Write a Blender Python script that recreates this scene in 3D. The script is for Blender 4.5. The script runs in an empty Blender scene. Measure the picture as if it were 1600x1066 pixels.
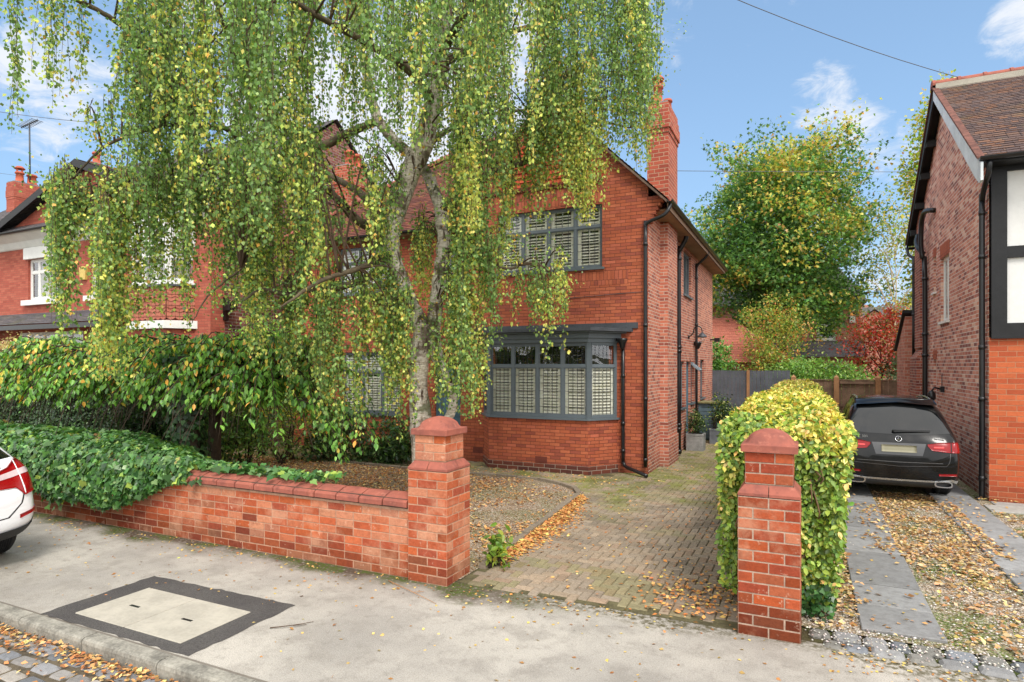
# Weeping birch in front of an orange brick house
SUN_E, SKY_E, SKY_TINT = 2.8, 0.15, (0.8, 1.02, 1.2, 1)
import bpy, bmesh, math, random
import numpy as np
from mathutils import Vector, Matrix
from mathutils.bvhtree import BVHTree
PI = math.pi
rnd = random.Random(7)
rs = np.random.RandomState(11)
SC = bpy.context.scene
COL = SC.collection

# ------------------------------------------------------------------ colour / nodes
def L(c):
    c = c / 255.0
    return c / 12.92 if c <= 0.04045 else ((c + 0.055) / 1.055) ** 2.4
def S(r, g, b): return (L(r), L(g), L(b), 1.0)

class NT:
    def __init__(self, tree): self.t = tree
    def new(self, typ, **kw):
        n = self.t.nodes.new(typ)
        for k, v in kw.items(): setattr(n, k, v)
        return n
    def put(self, sock, v):
        if v is None: return
        if isinstance(v, bpy.types.NodeSocket): self.t.links.new(v, sock)
        else:
            if hasattr(sock, 'default_value'):
                dv = sock.default_value
                if hasattr(dv, '__len__') and not hasattr(v, '__len__'): v = [v] * len(dv)
                if hasattr(dv, '__len__') and len(dv) == 3 and len(v) == 4: v = v[:3]
                sock.default_value = v
    def m(self, op, a, b=None, c=None, clamp=False):
        n = self.new('ShaderNodeMath', operation=op); n.use_clamp = clamp
        self.put(n.inputs[0], a); self.put(n.inputs[1], b)
        if c is not None: self.put(n.inputs[2], c)
        return n.outputs[0]
    def vm(self, op, a, b=None, scale=None):
        n = self.new('ShaderNodeVectorMath', operation=op)
        self.put(n.inputs[0], a); self.put(n.inputs[1], b)
        if scale is not None: self.put(n.inputs['Scale'], scale)
        return n.outputs['Value'] if op in ('DOT_PRODUCT', 'LENGTH', 'DISTANCE') else n.outputs[0]
    def coord(self, kind='Object'): return self.new('ShaderNodeTexCoord').outputs[kind]
    def pos(self): return self.new('ShaderNodeNewGeometry').outputs['Position']
    def sep(self, v):
        n = self.new('ShaderNodeSeparateXYZ'); self.put(n.inputs[0], v); return n.outputs
    def comb(self, x, y, z=0.0):
        n = self.new('ShaderNodeCombineXYZ'); self.put(n.inputs[0], x); self.put(n.inputs[1], y); self.put(n.inputs[2], z); return n.outputs[0]
    def noise(self, scale, detail=3, rough=0.55, vec=None, dist=0.0, col=False):
        n = self.new('ShaderNodeTexNoise'); self.put(n.inputs['Vector'], vec if vec is not None else self.pos())
        self.put(n.inputs['Scale'], scale); n.inputs['Detail'].default_value = detail
        n.inputs['Roughness'].default_value = rough; n.inputs['Distortion'].default_value = dist
        return n.outputs['Color' if col else 'Fac']
    def vor(self, scale, vec=None, feature='F1', out='Distance', rand=1.0):
        n = self.new('ShaderNodeTexVoronoi', feature=feature); self.put(n.inputs['Vector'], vec if vec is not None else self.pos())
        n.inputs['Scale'].default_value = scale; n.inputs['Randomness'].default_value = rand
        return n.outputs[out]
    def white(self, vec):
        n = self.new('ShaderNodeTexWhiteNoise', noise_dimensions='3D'); self.put(n.inputs['Vector'], vec); return n.outputs['Value']
    def ramp(self, fac, stops, interp='LINEAR'):
        n = self.new('ShaderNodeValToRGB'); self.put(n.inputs[0], fac)
        cr = n.color_ramp; cr.interpolation = interp
        while len(cr.elements) > 1: cr.elements.remove(cr.elements[-1])
        cr.elements[0].position = stops[0][0]; cr.elements[0].color = c4(stops[0][1])
        for p, c in stops[1:]:
            e = cr.elements.new(p); e.color = c4(c)
        return n.outputs[0]
    def ss(self, x, a, b, lo=0.0, hi=1.0):
        n = self.new('ShaderNodeMapRange', interpolation_type='SMOOTHSTEP')
        self.put(n.inputs['Value'], x); self.put(n.inputs['From Min'], a); self.put(n.inputs['From Max'], b)
        n.inputs['To Min'].default_value = lo; n.inputs['To Max'].default_value = hi
        return n.outputs[0]
    def mix(self, f, a, b, blend='MIX'):
        n = self.new('ShaderNodeMix', data_type='RGBA', blend_type=blend)
        self.put(n.inputs[0], f); self.put(n.inputs[6], c4(a)); self.put(n.inputs[7], c4(b)); return n.outputs[2]
    def bump(self, h, dist=0.01, strength=1.0, nrm=None):
        n = self.new('ShaderNodeBump'); self.put(n.inputs['Height'], h); n.inputs['Distance'].default_value = dist
        n.inputs['Strength'].default_value = strength
        if nrm is not None: self.put(n.inputs['Normal'], nrm)
        return n.outputs[0]
def c4(c):
    if isinstance(c, bpy.types.NodeSocket): return c
    if not hasattr(c, '__len__'): return (c, c, c, 1)
    return tuple(c) if len(c) == 4 else tuple(c) + (1.0,)

def newmat(name):
    m = bpy.data.materials.new(name); m.use_nodes = True
    t = m.node_tree; t.nodes.clear()
    out = t.nodes.new('ShaderNodeOutputMaterial')
    return m, NT(t), out
def principled(b, out, color, rough=0.7, normal=None, metal=0.0, spec=0.4, coat=0.0, emis=None, es=0.0):
    p = b.new('ShaderNodeBsdfPrincipled')
    b.put(p.inputs['Base Color'], c4(color)); b.put(p.inputs['Roughness'], rough)
    b.put(p.inputs['Metallic'], metal); b.put(p.inputs['Specular IOR Level'], spec); b.put(p.inputs['Coat Weight'], coat)
    p.inputs['Coat Roughness'].default_value = 0.03
    if emis is not None: b.put(p.inputs['Emission Color'], c4(emis)); p.inputs['Emission Strength'].default_value = es
    if normal is not None: b.put(p.inputs['Normal'], normal)
    b.t.links.new(p.outputs[0], out.inputs[0]); return p

def plain(name, color, rough=0.5, var=0.15, scale=6.0, metal=0.0, spec=0.4, coat=0.0, bump=0.0, bscale=60.0):
    """a painted / plastic / stone surface with soft dirt variation"""
    m, b, out = newmat(name)
    P = b.pos()
    n1 = b.noise(scale, 4, 0.6, P); n2 = b.noise(scale * 9, 3, 0.6, P)
    f = b.m('ADD', b.m('MULTIPLY', n1, 0.65), b.m('MULTIPLY', n2, 0.35))
    dark = tuple(c * (1 - var * 1.6) for c in color[:3]); lite = tuple(min(1, c * (1 + var)) for c in color[:3])
    c = b.mix(b.ss(f, 0.32, 0.68), dark, lite)
    nrm = b.bump(b.noise(bscale, 4, 0.6, P), 0.004, bump) if bump else None
    r = b.m('ADD', rough - 0.06, b.m('MULTIPLY', n1, 0.14))
    principled(b, out, c, r, nrm, metal, spec, coat)
    return m

def brick_mat(name, cols, mortar, bw=0.235, rh=0.085, mw=0.010, stain=0.35, soot=S(70, 40, 34), rough=0.85, mortar_var=0.2, bumpd=0.006):
    m, b, out = newmat(name)
    uv = b.coord('UV')
    wob = b.vm('SCALE', b.vm('SUBTRACT', b.noise(7.0, 2, 0.5, uv, col=True), (0.5, 0.5, 0.5)), scale=0.006)
    wob2 = b.vm('SCALE', b.vm('SUBTRACT', b.noise(60.0, 2, 0.5, uv, col=True), (0.5, 0.5, 0.5)), scale=0.004)
    u, v, _ = b.sep(b.vm('ADD', b.vm('ADD', uv, wob), wob2))
    vr = b.m('DIVIDE', v, rh); row = b.m('FLOOR', vr); fv = b.m('FRACT', vr)
    off = b.m('MULTIPLY', b.m('FLOORED_MODULO', row, 2.0), 0.5)
    jit = b.m('MULTIPLY', b.white(b.comb(row, 3.3)), 0.12)
    ur = b.m('ADD', b.m('ADD', b.m('DIVIDE', u, bw), off), jit); colm = b.m('FLOOR', ur); fu = b.m('FRACT', ur)
    du = b.m('MULTIPLY', b.m('MINIMUM', fu, b.m('SUBTRACT', 1.0, fu)), bw)
    dv = b.m('MULTIPLY', b.m('MINIMUM', fv, b.m('SUBTRACT', 1.0, fv)), rh)
    d = b.m('MINIMUM', du, dv)
    brick = b.ss(d, mw * 0.5 - 0.0012, mw * 0.5 + 0.0022)
    rid = b.white(b.comb(colm, row, 1.7)); rid2 = b.white(b.comb(colm, row, 9.1))
    n = len(cols)
    c = b.ramp(rid, [(i / n, cols[i]) for i in range(n)], 'CONSTANT')
    c = b.mix(b.m('MULTIPLY', rid2, 0.35), c, b.mix(1.0, c, (0.55, 0.5, 0.5, 1), 'MULTIPLY'))
    blot = b.ss(b.noise(30.0, 4, 0.65, uv), 0.42, 0.66)
    c = b.mix(b.m('MULTIPLY', blot, 0.22), c, b.mix(1.0, c, (0.5, 0.42, 0.4, 1), 'MULTIPLY'))
    st = b.ss(b.noise(0.9, 5, 0.6, b.pos()), 0.50, 0.72)
    c = b.mix(b.m('MULTIPLY', st, stain), c, soot)
    sk = b.noise(1.0, 4, .6, b.comb(b.m('MULTIPLY', u, 5.0), b.m('MULTIPLY', v, .45)))
    c = b.mix(b.m('MULTIPLY', b.ss(sk, .55, .72), stain), c, b.mix(1.0, c, (.52, .46, .45, 1), 'MULTIPLY'))
    z = b.sep(b.pos())[2]
    damp = b.m('MULTIPLY', b.ss(b.m('ADD', z, b.m('MULTIPLY', b.noise(3.0, 3, 0.6, b.pos()), 0.35)), 0.55, 0.12), 0.45)
    c = b.mix(damp, c, S(66, 44, 38))
    mc = b.mix(b.noise(18.0, 3, 0.6, uv), mortar, tuple(x * (1 - mortar_var * 2) for x in mortar[:3]))
    c = b.mix(brick, mc, c)
    h = b.m('ADD', b.m('MULTIPLY', brick, 1.0), b.m('MULTIPLY', b.noise(120.0, 3, 0.6, uv), 0.25))
    h = b.m('ADD', h, b.m('MULTIPLY', rid2, 0.25))
    principled(b, out, c, rough, b.bump(h, bumpd, 0.9), 0, 0.25)
    return m

def tile_mat(name, cols, tw=0.17, mossy=0.3, moss=S(96, 98, 60), rough=0.85):
    """roof tiles: the course steps are real geometry; this colours each tile and cuts the vertical joints"""
    m, b, out = newmat(name)
    uv = b.coord('UV'); u, v, _ = b.sep(uv)
    row = b.m('FLOOR', b.m('DIVIDE', v, 0.1)); off = b.m('MULTIPLY', b.m('FLOORED_MODULO', row, 2.0), 0.5)
    ur = b.m('ADD', b.m('DIVIDE', u, tw), off); c_ = b.m('FLOOR', ur); fu = b.m('FRACT', ur)
    jo = b.ss(b.m('MINIMUM', fu, b.m('SUBTRACT', 1.0, fu)), 0.012, 0.04)
    rid = b.white(b.comb(c_, row, 4.0)); n = len(cols)
    c = b.ramp(rid, [(i / n, cols[i]) for i in range(n)], 'CONSTANT')
    c = b.mix(b.m('MULTIPLY', b.noise(25, 4, 0.6), 0.35), c, b.mix(1.0, c, (0.4, 0.38, 0.38, 1), 'MULTIPLY'))
    c = b.mix(b.m('MULTIPLY', b.ss(b.noise(1.3, 5, 0.65), 0.52, 0.7), mossy), c, moss)
    c = b.mix(jo, b.mix(1.0, c, (0.25, 0.25, 0.25, 1), 'MULTIPLY'), c)
    principled(b, out, c, rough, b.bump(b.m('ADD', jo, b.m('MULTIPLY', rid, 0.6)), 0.006, 0.8), 0, 0.25)
    return m

def leaf_mat(name, trans=0.35, rough=0.45, spec=0.35, tint=(1.25, 1.2, 0.55), gain=1.0):
    m, b, out = newmat(name)
    a = b.new('ShaderNodeAttribute', attribute_name='Col').outputs['Color']
    a = b.mix(b.m('MULTIPLY', b.noise(35, 2), 0.35), a, b.mix(1.0, a, (0.62, 0.66, 0.6, 1), 'MULTIPLY'))
    a = b.vm('SCALE', a, scale=gain)
    p = b.new('ShaderNodeBsdfPrincipled'); b.put(p.inputs['Base Color'], a); p.inputs['Roughness'].default_value = rough
    p.inputs['Specular IOR Level'].default_value = spec
    t = b.new('ShaderNodeBsdfTranslucent'); b.put(t.inputs['Color'], b.mix(1.0, a, tint + (1,), 'MULTIPLY'))
    ms = b.new('ShaderNodeMixShader'); ms.inputs[0].default_value = trans
    b.t.links.new(p.outputs[0], ms.inputs[1]); b.t.links.new(t.outputs[0], ms.inputs[2]); b.t.links.new(ms.outputs[0], out.inputs[0])
    return m
def attr_mat(name, rough=0.8, spec=0.25, grain=0.3, gscale=45.0, bump=0.5, bd=0.004, lime=0.0):
    m, b, out = newmat(name)
    a = b.new('ShaderNodeAttribute', attribute_name='Col').outputs['Color']
    n = b.noise(gscale, 4, 0.65)
    a = b.mix(b.m('MULTIPLY', b.ss(n, 0.35, 0.7), grain), a, b.mix(1.0, a, (0.45, 0.42, 0.4, 1), 'MULTIPLY'))
    if lime:
        w_ = b.m('MULTIPLY', b.ss(b.noise(1.7, 6, .7), .5, .68), lime)
        a = b.mix(w_, a, S(206, 158, 128)); a = b.mix(b.m('MULTIPLY', b.ss(b.noise(2.6, 5, .7, b.vm('ADD', b.pos(), (3, 1, 5))), .56, .7), .5), a, S(112, 60, 46))
        a = b.mix(b.m('MULTIPLY', b.ss(b.noise(14, 4, .7, b.vm('ADD', b.pos(), (1, 6, 2))), .6, .72), .5), a, S(214, 182, 158))
    principled(b, out, a, rough, b.bump(b.noise(gscale * 2, 4, 0.7), bd, bump), 0, spec)
    return m

# ------------------------------------------------------------------ meshes
ORG = {}
def org(o): return ORG.get(o.name, Vector((0, 0, 0))) if o is not None else Vector((0, 0, 0))
def link(o, parent, w):
    COL.objects.link(o)
    if parent is not None: o.parent = parent
    o.location = w - org(parent)
    ORG[o.name] = w.copy()
def tag(o, label=None, cat=None, group=None, kind=None):
    if label: o['label'] = label
    if cat: o['category'] = cat
    if group: o['group'] = group
    if kind: o['kind'] = kind
    return o
def empty(name, loc, label=None, cat=None, group=None, rz=0.0):
    o = bpy.data.objects.new(name, None); o.empty_display_size = 0.3
    link(o, None, Vector(loc)); o.rotation_euler = (0, 0, rz)
    return tag(o, label, cat, group)
def children(o): return [c for c in COL.objects if c.parent == o]
def copy_tree(o, parent=None, loc=None):
    c = o.copy(); COL.objects.link(c); c.parent = parent
    if loc is not None: c.location = loc; ORG[c.name] = Vector(loc)
    for ch in children(o): copy_tree(ch, c)
    return c

def fast_mesh(name, V, loops, totals, cols=None, smooth=False):
    me = bpy.data.meshes.new(name)
    V = np.asarray(V, dtype=np.float32); loops = np.asarray(loops, dtype=np.int32); totals = np.asarray(totals, dtype=np.int32)
    me.vertices.add(len(V)); me.vertices.foreach_set('co', V.ravel())
    me.loops.add(len(loops)); me.loops.foreach_set('vertex_index', loops)
    me.polygons.add(len(totals))
    starts = np.concatenate(([0], np.cumsum(totals)[:-1])).astype(np.int32)
    me.polygons.foreach_set('loop_start', starts); me.polygons.foreach_set('loop_total', totals)
    if smooth: me.polygons.foreach_set('use_smooth', np.ones(len(totals), dtype=bool))
    me.update(calc_edges=True)
    if cols is not None:
        ca = me.color_attributes.new(name='Col', type='FLOAT_COLOR', domain='POINT')
        cc = np.ones((len(V), 4), dtype=np.float32); cc[:, :3] = cols
        ca.data.foreach_set('color', cc.ravel())
    me.validate()
    return me

class MB:
    def __init__(self): self.v = []; self.f = []; self.c = []; self.sm = []
    def add(self, verts, faces, col=None, smooth=False):
        n = len(self.v); self.v += [tuple(p) for p in verts]
        self.f += [tuple(i + n for i in f) for f in faces]
        self.sm += [smooth] * len(faces)
        if isinstance(col, list): self.c += col
        else: self.c += [col if col else (1, 1, 1)] * len(verts)
        return self
    def quad(self, a, b, c, d, col=None): return self.add([a, b, c, d], [(0, 1, 2, 3)], col)
    def poly(self, pts, col=None): return self.add(pts, [tuple(range(len(pts)))], col)
    def box(self, x0, y0, z0, x1, y1, z1, col=None, M=None):
        if x0 > x1: x0, x1 = x1, x0
        if y0 > y1: y0, y1 = y1, y0
        if z0 > z1: z0, z1 = z1, z0
        p = [(x0, y0, z0), (x1, y0, z0), (x1, y1, z0), (x0, y1, z0), (x0, y0, z1), (x1, y0, z1), (x1, y1, z1), (x0, y1, z1)]
        if M is not None: p = [tuple(M @ Vector(q)) for q in p]
        return self.add(p, [(0, 3, 2, 1), (4, 5, 6, 7), (0, 1, 5, 4), (1, 2, 6, 5), (2, 3, 7, 6), (3, 0, 4, 7)], col)
    def cbox(self, x0, y0, z0, x1, y1, z1, e=0.004, col=None, M=None):
        """box with chamfered top and vertical edges: octagonal plan, inset top"""
        def ring(x0, y0, x1, y1, z, e): return [(x0 + e, y0, z), (x1 - e, y0, z), (x1, y0 + e, z), (x1, y1 - e, z), (x1 - e, y1, z), (x0 + e, y1, z), (x0, y1 - e, z), (x0, y0 + e, z)]
        r = ring(x0, y0, x1, y1, z0, e) + ring(x0, y0, x1, y1, z1 - e, e) + ring(x0 + e, y0 + e, x1 - e, y1 - e, z1, e * 0.6)
        if M is not None: r = [tuple(M @ Vector(q)) for q in r]
        fs = [tuple(range(16, 24)), tuple(range(7, -1, -1))]
        for k in (0, 8):
            for i in range(8): j = (i + 1) % 8; fs.append((k + i, k + j, k + 8 + j, k + 8 + i))
        return self.add(r, fs, col)
    def prism(self, pts, d, col=None):
        """extrude a planar polygon (3D pts) by vector d"""
        n = len(pts); p2 = [tuple(Vector(p) + Vector(d)) for p in pts]
        fs = [tuple(range(n - 1, -1, -1)), tuple(range(n, 2 * n))] + [(i, (i + 1) % n, n + (i + 1) % n, n + i) for i in range(n)]
        return self.add(list(pts) + p2, fs, col)
    def tube(self, pts, rad, n=8, col=None, caps=True, smooth=True):
        pts = [Vector(p) for p in pts]
        if not hasattr(rad, '__len__'): rad = [rad] * len(pts)
        vs = []; prev = None
        for i, p in enumerate(pts):
            a = pts[max(i - 1, 0)]; c = pts[min(i + 1, len(pts) - 1)]; t = (c - a).normalized()
            if prev is None:
                x = t.orthogonal().normalized()
            else:
                x = prev - t * prev.dot(t)
                x = x.normalized() if x.length > 1e-6 else t.orthogonal().normalized()
            prev = x; y = t.cross(x)
            for k in range(n):
                an = 2 * PI * k / n; vs.append(p + x * (math.cos(an) * rad[i]) + y * (math.sin(an) * rad[i]))
        fs = []
        for i in range(len(pts) - 1):
            for k in range(n):
                k2 = (k + 1) % n; fs.append((i * n + k, i * n + k2, (i + 1) * n + k2, (i + 1) * n + k))
        if caps: fs += [tuple(range(n - 1, -1, -1)), tuple((len(pts) - 1) * n + k for k in range(n))]
        return self.add(vs, fs, col, smooth)
    def lathe(self, prof, c, axis='z', n=20, col=None, M=None, smooth=True):
        vs = []
        for r, h in prof:
            for k in range(n):
                a = 2 * PI * k / n; x, y = r * math.cos(a), r * math.sin(a)
                p = {'z': (x, y, h), 'y': (x, h, y), 'x': (h, x, y)}[axis]
                vs.append((p[0] + c[0], p[1] + c[1], p[2] + c[2]))
        if M is not None: vs = [tuple(M @ Vector(q)) for q in vs]
        fs = []
        for i in range(len(prof) - 1):
            for k in range(n):
                k2 = (k + 1) % n; fs.append((i * n + k, i * n + k2, (i + 1) * n + k2, (i + 1) * n + k))
        fs += [tuple(range(n - 1, -1, -1)), tuple((len(prof) - 1) * n + k for k in range(n))]
        return self.add(vs, fs, col, smooth)
    def build(self, name, mat, parent=None, origin=None, uv=True, attr=False, kind=None, label=None, cat=None, group=None, vrow=None):
        me = bpy.data.meshes.new(name)
        if origin is None: origin = org(parent) if parent is not None else Vector((0, 0, 0))
        o3 = Vector(origin)
        V = np.array(self.v, dtype=np.float64)
        me.from_pydata((V - np.array(o3)).tolist(), [], self.f)
        me.polygons.foreach_set('use_smooth', self.sm)
        if uv:
            lay = me.uv_layers.new(name='UVMap'); data = np.zeros((len(me.loops), 2))
            Z = Vector((0, 0, 1))
            for p in me.polygons:
                nrm = p.normal
                if abs(nrm.z) > 0.97 or nrm.length < .5: t = Vector((1, 0, 0)); bt = Vector((0, 1, 0))
                else: t = Z.cross(nrm).normalized(); bt = nrm.cross(t)
                for li in p.loop_indices:
                    w = V[me.loops[li].vertex_index]
                    data[li, 0] = w[0] * t.x + w[1] * t.y + w[2] * t.z + 50; data[li, 1] = w[0] * bt.x + w[1] * bt.y + w[2] * bt.z + 0.0
            lay.data.foreach_set('uv', data.ravel().astype(np.float32))
        if attr:
            ca = me.color_attributes.new(name='Col', type='FLOAT_COLOR', domain='POINT')
            cc = np.ones((len(V), 4), dtype=np.float32); cc[:, :3] = np.array([c[:3] for c in self.c])
            ca.data.foreach_set('color', cc.ravel())
        for m in (mat if isinstance(mat, list) else [mat]): me.materials.append(m)
        o = bpy.data.objects.new(name, me); link(o, parent, o3)
        tag(o, label, cat, group, kind)
        return o
def mesh_obj(name, me, mat, parent=None, origin=None, **kw):
    me.materials.append(mat)
    o = bpy.data.objects.new(name, me); link(o, parent, Vector(origin) if origin is not None else org(parent))
    tag(o, **kw); return o

# ------------------------------------------------------------------ leaves
T_RHOMB = (np.array([(0, 0, 0), (-.5, .42, .06), (0, 1, -.05), (.5, .42, .06)]), [(0, 3, 2), (0, 2, 1)])
T_LEAF = (np.array([(0, 0, 0), (0, .5, -.05), (0, 1, -.16), (-.4, .22, .03), (-.47, .58, .02), (.4, .22, .03), (.47, .58, .02)]),
          [(0, 5, 6, 2, 1), (0, 1, 2, 4, 3)])
T_IVY = (np.array([(0, 0, 0), (0, .45, -.04), (0, 1, -.1), (-.32, -.12, 0), (-.6, .28, .04), (-.3, .5, 0), (.32, -.12, 0), (.6, .28, .04), (.3, .5, 0)]),
         [(0, 6, 7, 8, 1), (1, 8, 2, 5), (0, 1, 5, 4, 3)])
T_CLUMP = (np.array([(0, 0, 0), (-.45, .3, .1), (-.15, .45, -.05), (-.3, .9, .1), (0, .6, 0), (.25, 1, -.1), (.2, .45, .05), (.5, .35, .1), (.15, .1, 0)]),
           [(0, 8, 6, 2, 1), (8, 7, 6), (2, 6, 4), (2, 4, 3), (4, 6, 5)])
def unit(a): return a / np.maximum(np.linalg.norm(a, axis=1, keepdims=True), 1e-9)
def leaves(name, P, D, N, Ln, Wd, C, tmpl, mat, parent=None, origin=None, **kw):
    P = np.asarray(P, float); D = unit(np.asarray(D, float)); N = np.asarray(N, float)
    X = unit(np.cross(D, N)); Zv = np.cross(X, D)
    tv, tf = tmpl; k = len(tv); n = len(P)
    Ln = np.broadcast_to(Ln, (n,)); Wd = np.broadcast_to(Wd, (n,))
    V = (P[:, None, :] + X[:, None, :] * (tv[None, :, 0, None] * Wd[:, None, None]) + D[:, None, :] * (tv[None, :, 1, None] * Ln[:, None, None])
         + Zv[:, None, :] * (tv[None, :, 2, None] * Ln[:, None, None]))
    fl = np.concatenate([np.array(f) for f in tf]); tt = np.array([len(f) for f in tf])
    loops = (np.arange(n)[:, None] * k + fl[None, :]).ravel(); totals = np.tile(tt, n)
    if origin is None: origin = org(parent)
    V = V.reshape(-1, 3) - np.array(Vector(origin))
    me = fast_mesh(name, V, loops, totals, np.repeat(np.asarray(C), k, axis=0))
    return mesh_obj(name, me, mat, parent, origin, **kw)
def palette(n, cols, w, jit=0.25):
    cols = np.array([c[:3] for c in cols]); w = np.array(w, float); w /= w.sum()
    i = rs.choice(len(cols), n, p=w); c = cols[i]
    return np.clip(c * np.exp(rs.normal(0, jit, (n, 1))) * np.exp(rs.normal(0, jit * 0.35, (n, 3))), 0.002, 0.9)
def rnd_unit(n): return unit(rs.normal(size=(n, 3)))
def strand_tubes(name, paths, rad, col, mat, parent):
    """many thin 3-sided tubes; paths (n,K,3); mostly vertical"""
    n, K, _ = paths.shape
    ang = np.array([0, 2.1, 4.2]); ring = np.stack([np.cos(ang), np.sin(ang), 0 * ang], 1)
    taper = np.linspace(1, 0.45, K)
    V = paths[:, :, None, :] + ring[None, None] * (rad * taper)[None, :, None, None]
    V = V.reshape(-1, 3)
    base = (np.arange(n) * K * 3)[:, None, None]
    seg = (np.arange(K - 1) * 3)[None, :, None]
    q = np.array([[0, 1, 4, 3], [1, 2, 5, 4], [2, 0, 3, 5]]).reshape(1, 1, 12)
    loops = (base + seg + q).ravel(); totals = np.full(n * (K - 1) * 3, 4)
    me = fast_mesh(name, V - np.array(org(parent)), loops, totals, np.tile(np.array(col[:3]), (len(V), 1)))
    return mesh_obj(name, me, mat, parent)

# camera geometry (used to convert measured picture positions to places in the world)
FOC, CX, CY, H = 963.0, 800.0, 572.0, 2.15
_q = math.hypot(458, 963); SN, CS = 458 / _q, 963 / _q
def at(u, v, d):
    r = (u - CX) / FOC * d
    return Vector((-SN * d + CS * r, CS * d + SN * r, H - (v - CY) / FOC * d))
def atY(u, v, Y):
    a = (u - CX) / FOC; t = Y / (CS + a * SN); return at(u, v, t)
def smooth_path(pts, k=4):
    pts = [Vector(p) for p in pts]; out = []
    for i in range(len(pts) - 1):
        p0 = pts[max(i - 1, 0)]; p1 = pts[i]; p2 = pts[i + 1]; p3 = pts[min(i + 2, len(pts) - 1)]
        for j in range(k):
            t = j / k
            out.append(0.5 * ((2 * p1) + (p2 - p0) * t + (2 * p0 - 5 * p1 + 4 * p2 - p3) * t * t + (3 * p1 - p0 - 3 * p2 + p3) * t ** 3))
    out.append(pts[-1]); return out
def lerp_list(a, n):
    a = np.array(a, float); return np.interp(np.linspace(0, len(a) - 1, n), np.arange(len(a)), a).tolist()
# ------------------------------------------------------------------ camera, world, light
cam = bpy.data.cameras.new('camera'); co = bpy.data.objects.new('camera', cam); COL.objects.link(co)
cam.sensor_width = 36; cam.lens = 36 * FOC / 1600; cam.shift_y = 39 / 1600.0; cam.clip_end = 3000; cam.clip_start = 0.05
co.location = (0, 0, H); co.rotation_euler = (PI / 2, 0, math.atan2(SN, CS)); SC.camera = co
SUN_EL, SUN_AZ = math.radians(52), math.radians(138)      # azimuth clockwise from +Y (depth): behind the camera, to the right
sdir = Vector((math.sin(SUN_AZ) * math.cos(SUN_EL), math.cos(SUN_AZ) * math.cos(SUN_EL), math.sin(SUN_EL)))
sun = bpy.data.lights.new('sun', 'SUN'); sun.energy = SUN_E; sun.angle = math.radians(18); sun.color = (1.0, 0.95, 0.88)
so = bpy.data.objects.new('sun', sun); COL.objects.link(so); so.rotation_euler = sdir.to_track_quat('Z', 'Y').to_euler()
W = bpy.data.worlds.new('World'); SC.world = W; W.use_nodes = True; W.node_tree.nodes.clear()
b = NT(W.node_tree)
wo = b.new('ShaderNodeOutputWorld'); bg = b.new('ShaderNodeBackground')
sky = b.new('ShaderNodeTexSky', sky_type='NISHITA'); sky.sun_disc = False; sky.sun_elevation = SUN_EL; sky.sun_rotation = SUN_AZ
sky.altitude = 50; sky.air_density = 1.0; sky.dust_density = 0.6; sky.ozone_density = 1.5
dirv = b.coord('Generated')
dx, dy, dz = b.sep(dirv)
pz = b.m('ADD', b.m('MAXIMUM', dz, 0.0), 0.22)
pl = b.comb(b.m('DIVIDE', dx, pz), b.m('DIVIDE', dy, pz), 0.0)
cn = b.noise(2.3, 7, 0.62, pl, 0.4); cn2 = b.noise(9.0, 7, 0.68, pl, 1.0)
wisp = b.m('ADD', b.m('MULTIPLY', cn, 0.55), b.m('MULTIPLY', cn2, 0.45))
def blob(u, v, r0, r1):
    a = at(u, v, 1.0) - Vector((0, 0, H)); a.normalize()
    return b.ss(b.vm('DOT_PRODUCT', dirv, tuple(a)), math.cos(math.radians(r1)), math.cos(math.radians(r0)))
bl = None
for (u, v, r0, r1, k) in [(90, 135, .5, 6.5, .8), (230, 250, 1, 10, .42), (560, 240, 4, 17, 1.0), (720, 90, 2, 13, .8), (860, 150, 0, 6, .5), (1290, 150, .2, 4.2, .66), (1345, 200, .2, 4.0, .74), (1395, 235, .2, 4.0, .72), (1340, 260, .2, 3, .5), (1385, 470, 1, 9, .6), (1600, 40, 0, 4, .8), (1600, 560, 1, 25, .5), (1200, 560, 3, 20, .35), (60, 215, 0, 6, .4), (980, -250, 5, 25, .5), (400, -400, 5, 30, .7)]:
    x = b.m('MULTIPLY', blob(u, v, r0, r1), k); bl = x if bl is None else b.m('MAXIMUM', bl, x)
cov = b.m('ADD', wisp, b.m('MULTIPLY', b.m('SUBTRACT', bl, 0.55), 0.42))
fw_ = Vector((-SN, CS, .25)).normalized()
fill_cloud = b.ss(b.vm('DOT_PRODUCT', dirv, tuple(fw_)), .66, .30)  # unseen bright cloud behind and overhead, added to lift the ambient light
cloud = b.m('MAXIMUM', b.ss(cov, 0.46, 0.66), b.m('MULTIPLY', fill_cloud, b.ss(wisp, .30, .52, .45, 1.0)))
skyc = b.mix(1.0, sky.outputs[0], SKY_TINT, 'MULTIPLY')
skyc = b.mix(b.ss(dz, 0.55, 0.0, .45, .8), skyc, (3.1, 4.8, 6.9, 1))
cc = b.mix(b.m('MULTIPLY', cn2, .5), (6.9, 7.0, 7.2, 1), (5.2, 5.6, 6.3, 1))
cc = b.mix(fill_cloud, cc, (15.0, 14.7, 14.2, 1))
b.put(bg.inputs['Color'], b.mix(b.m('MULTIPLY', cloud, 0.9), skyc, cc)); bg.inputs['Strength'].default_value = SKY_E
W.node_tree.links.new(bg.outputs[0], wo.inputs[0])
SC.view_settings.view_transform = 'Standard'; SC.view_settings.look = 'None'; SC.view_settings.exposure = 0

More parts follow.
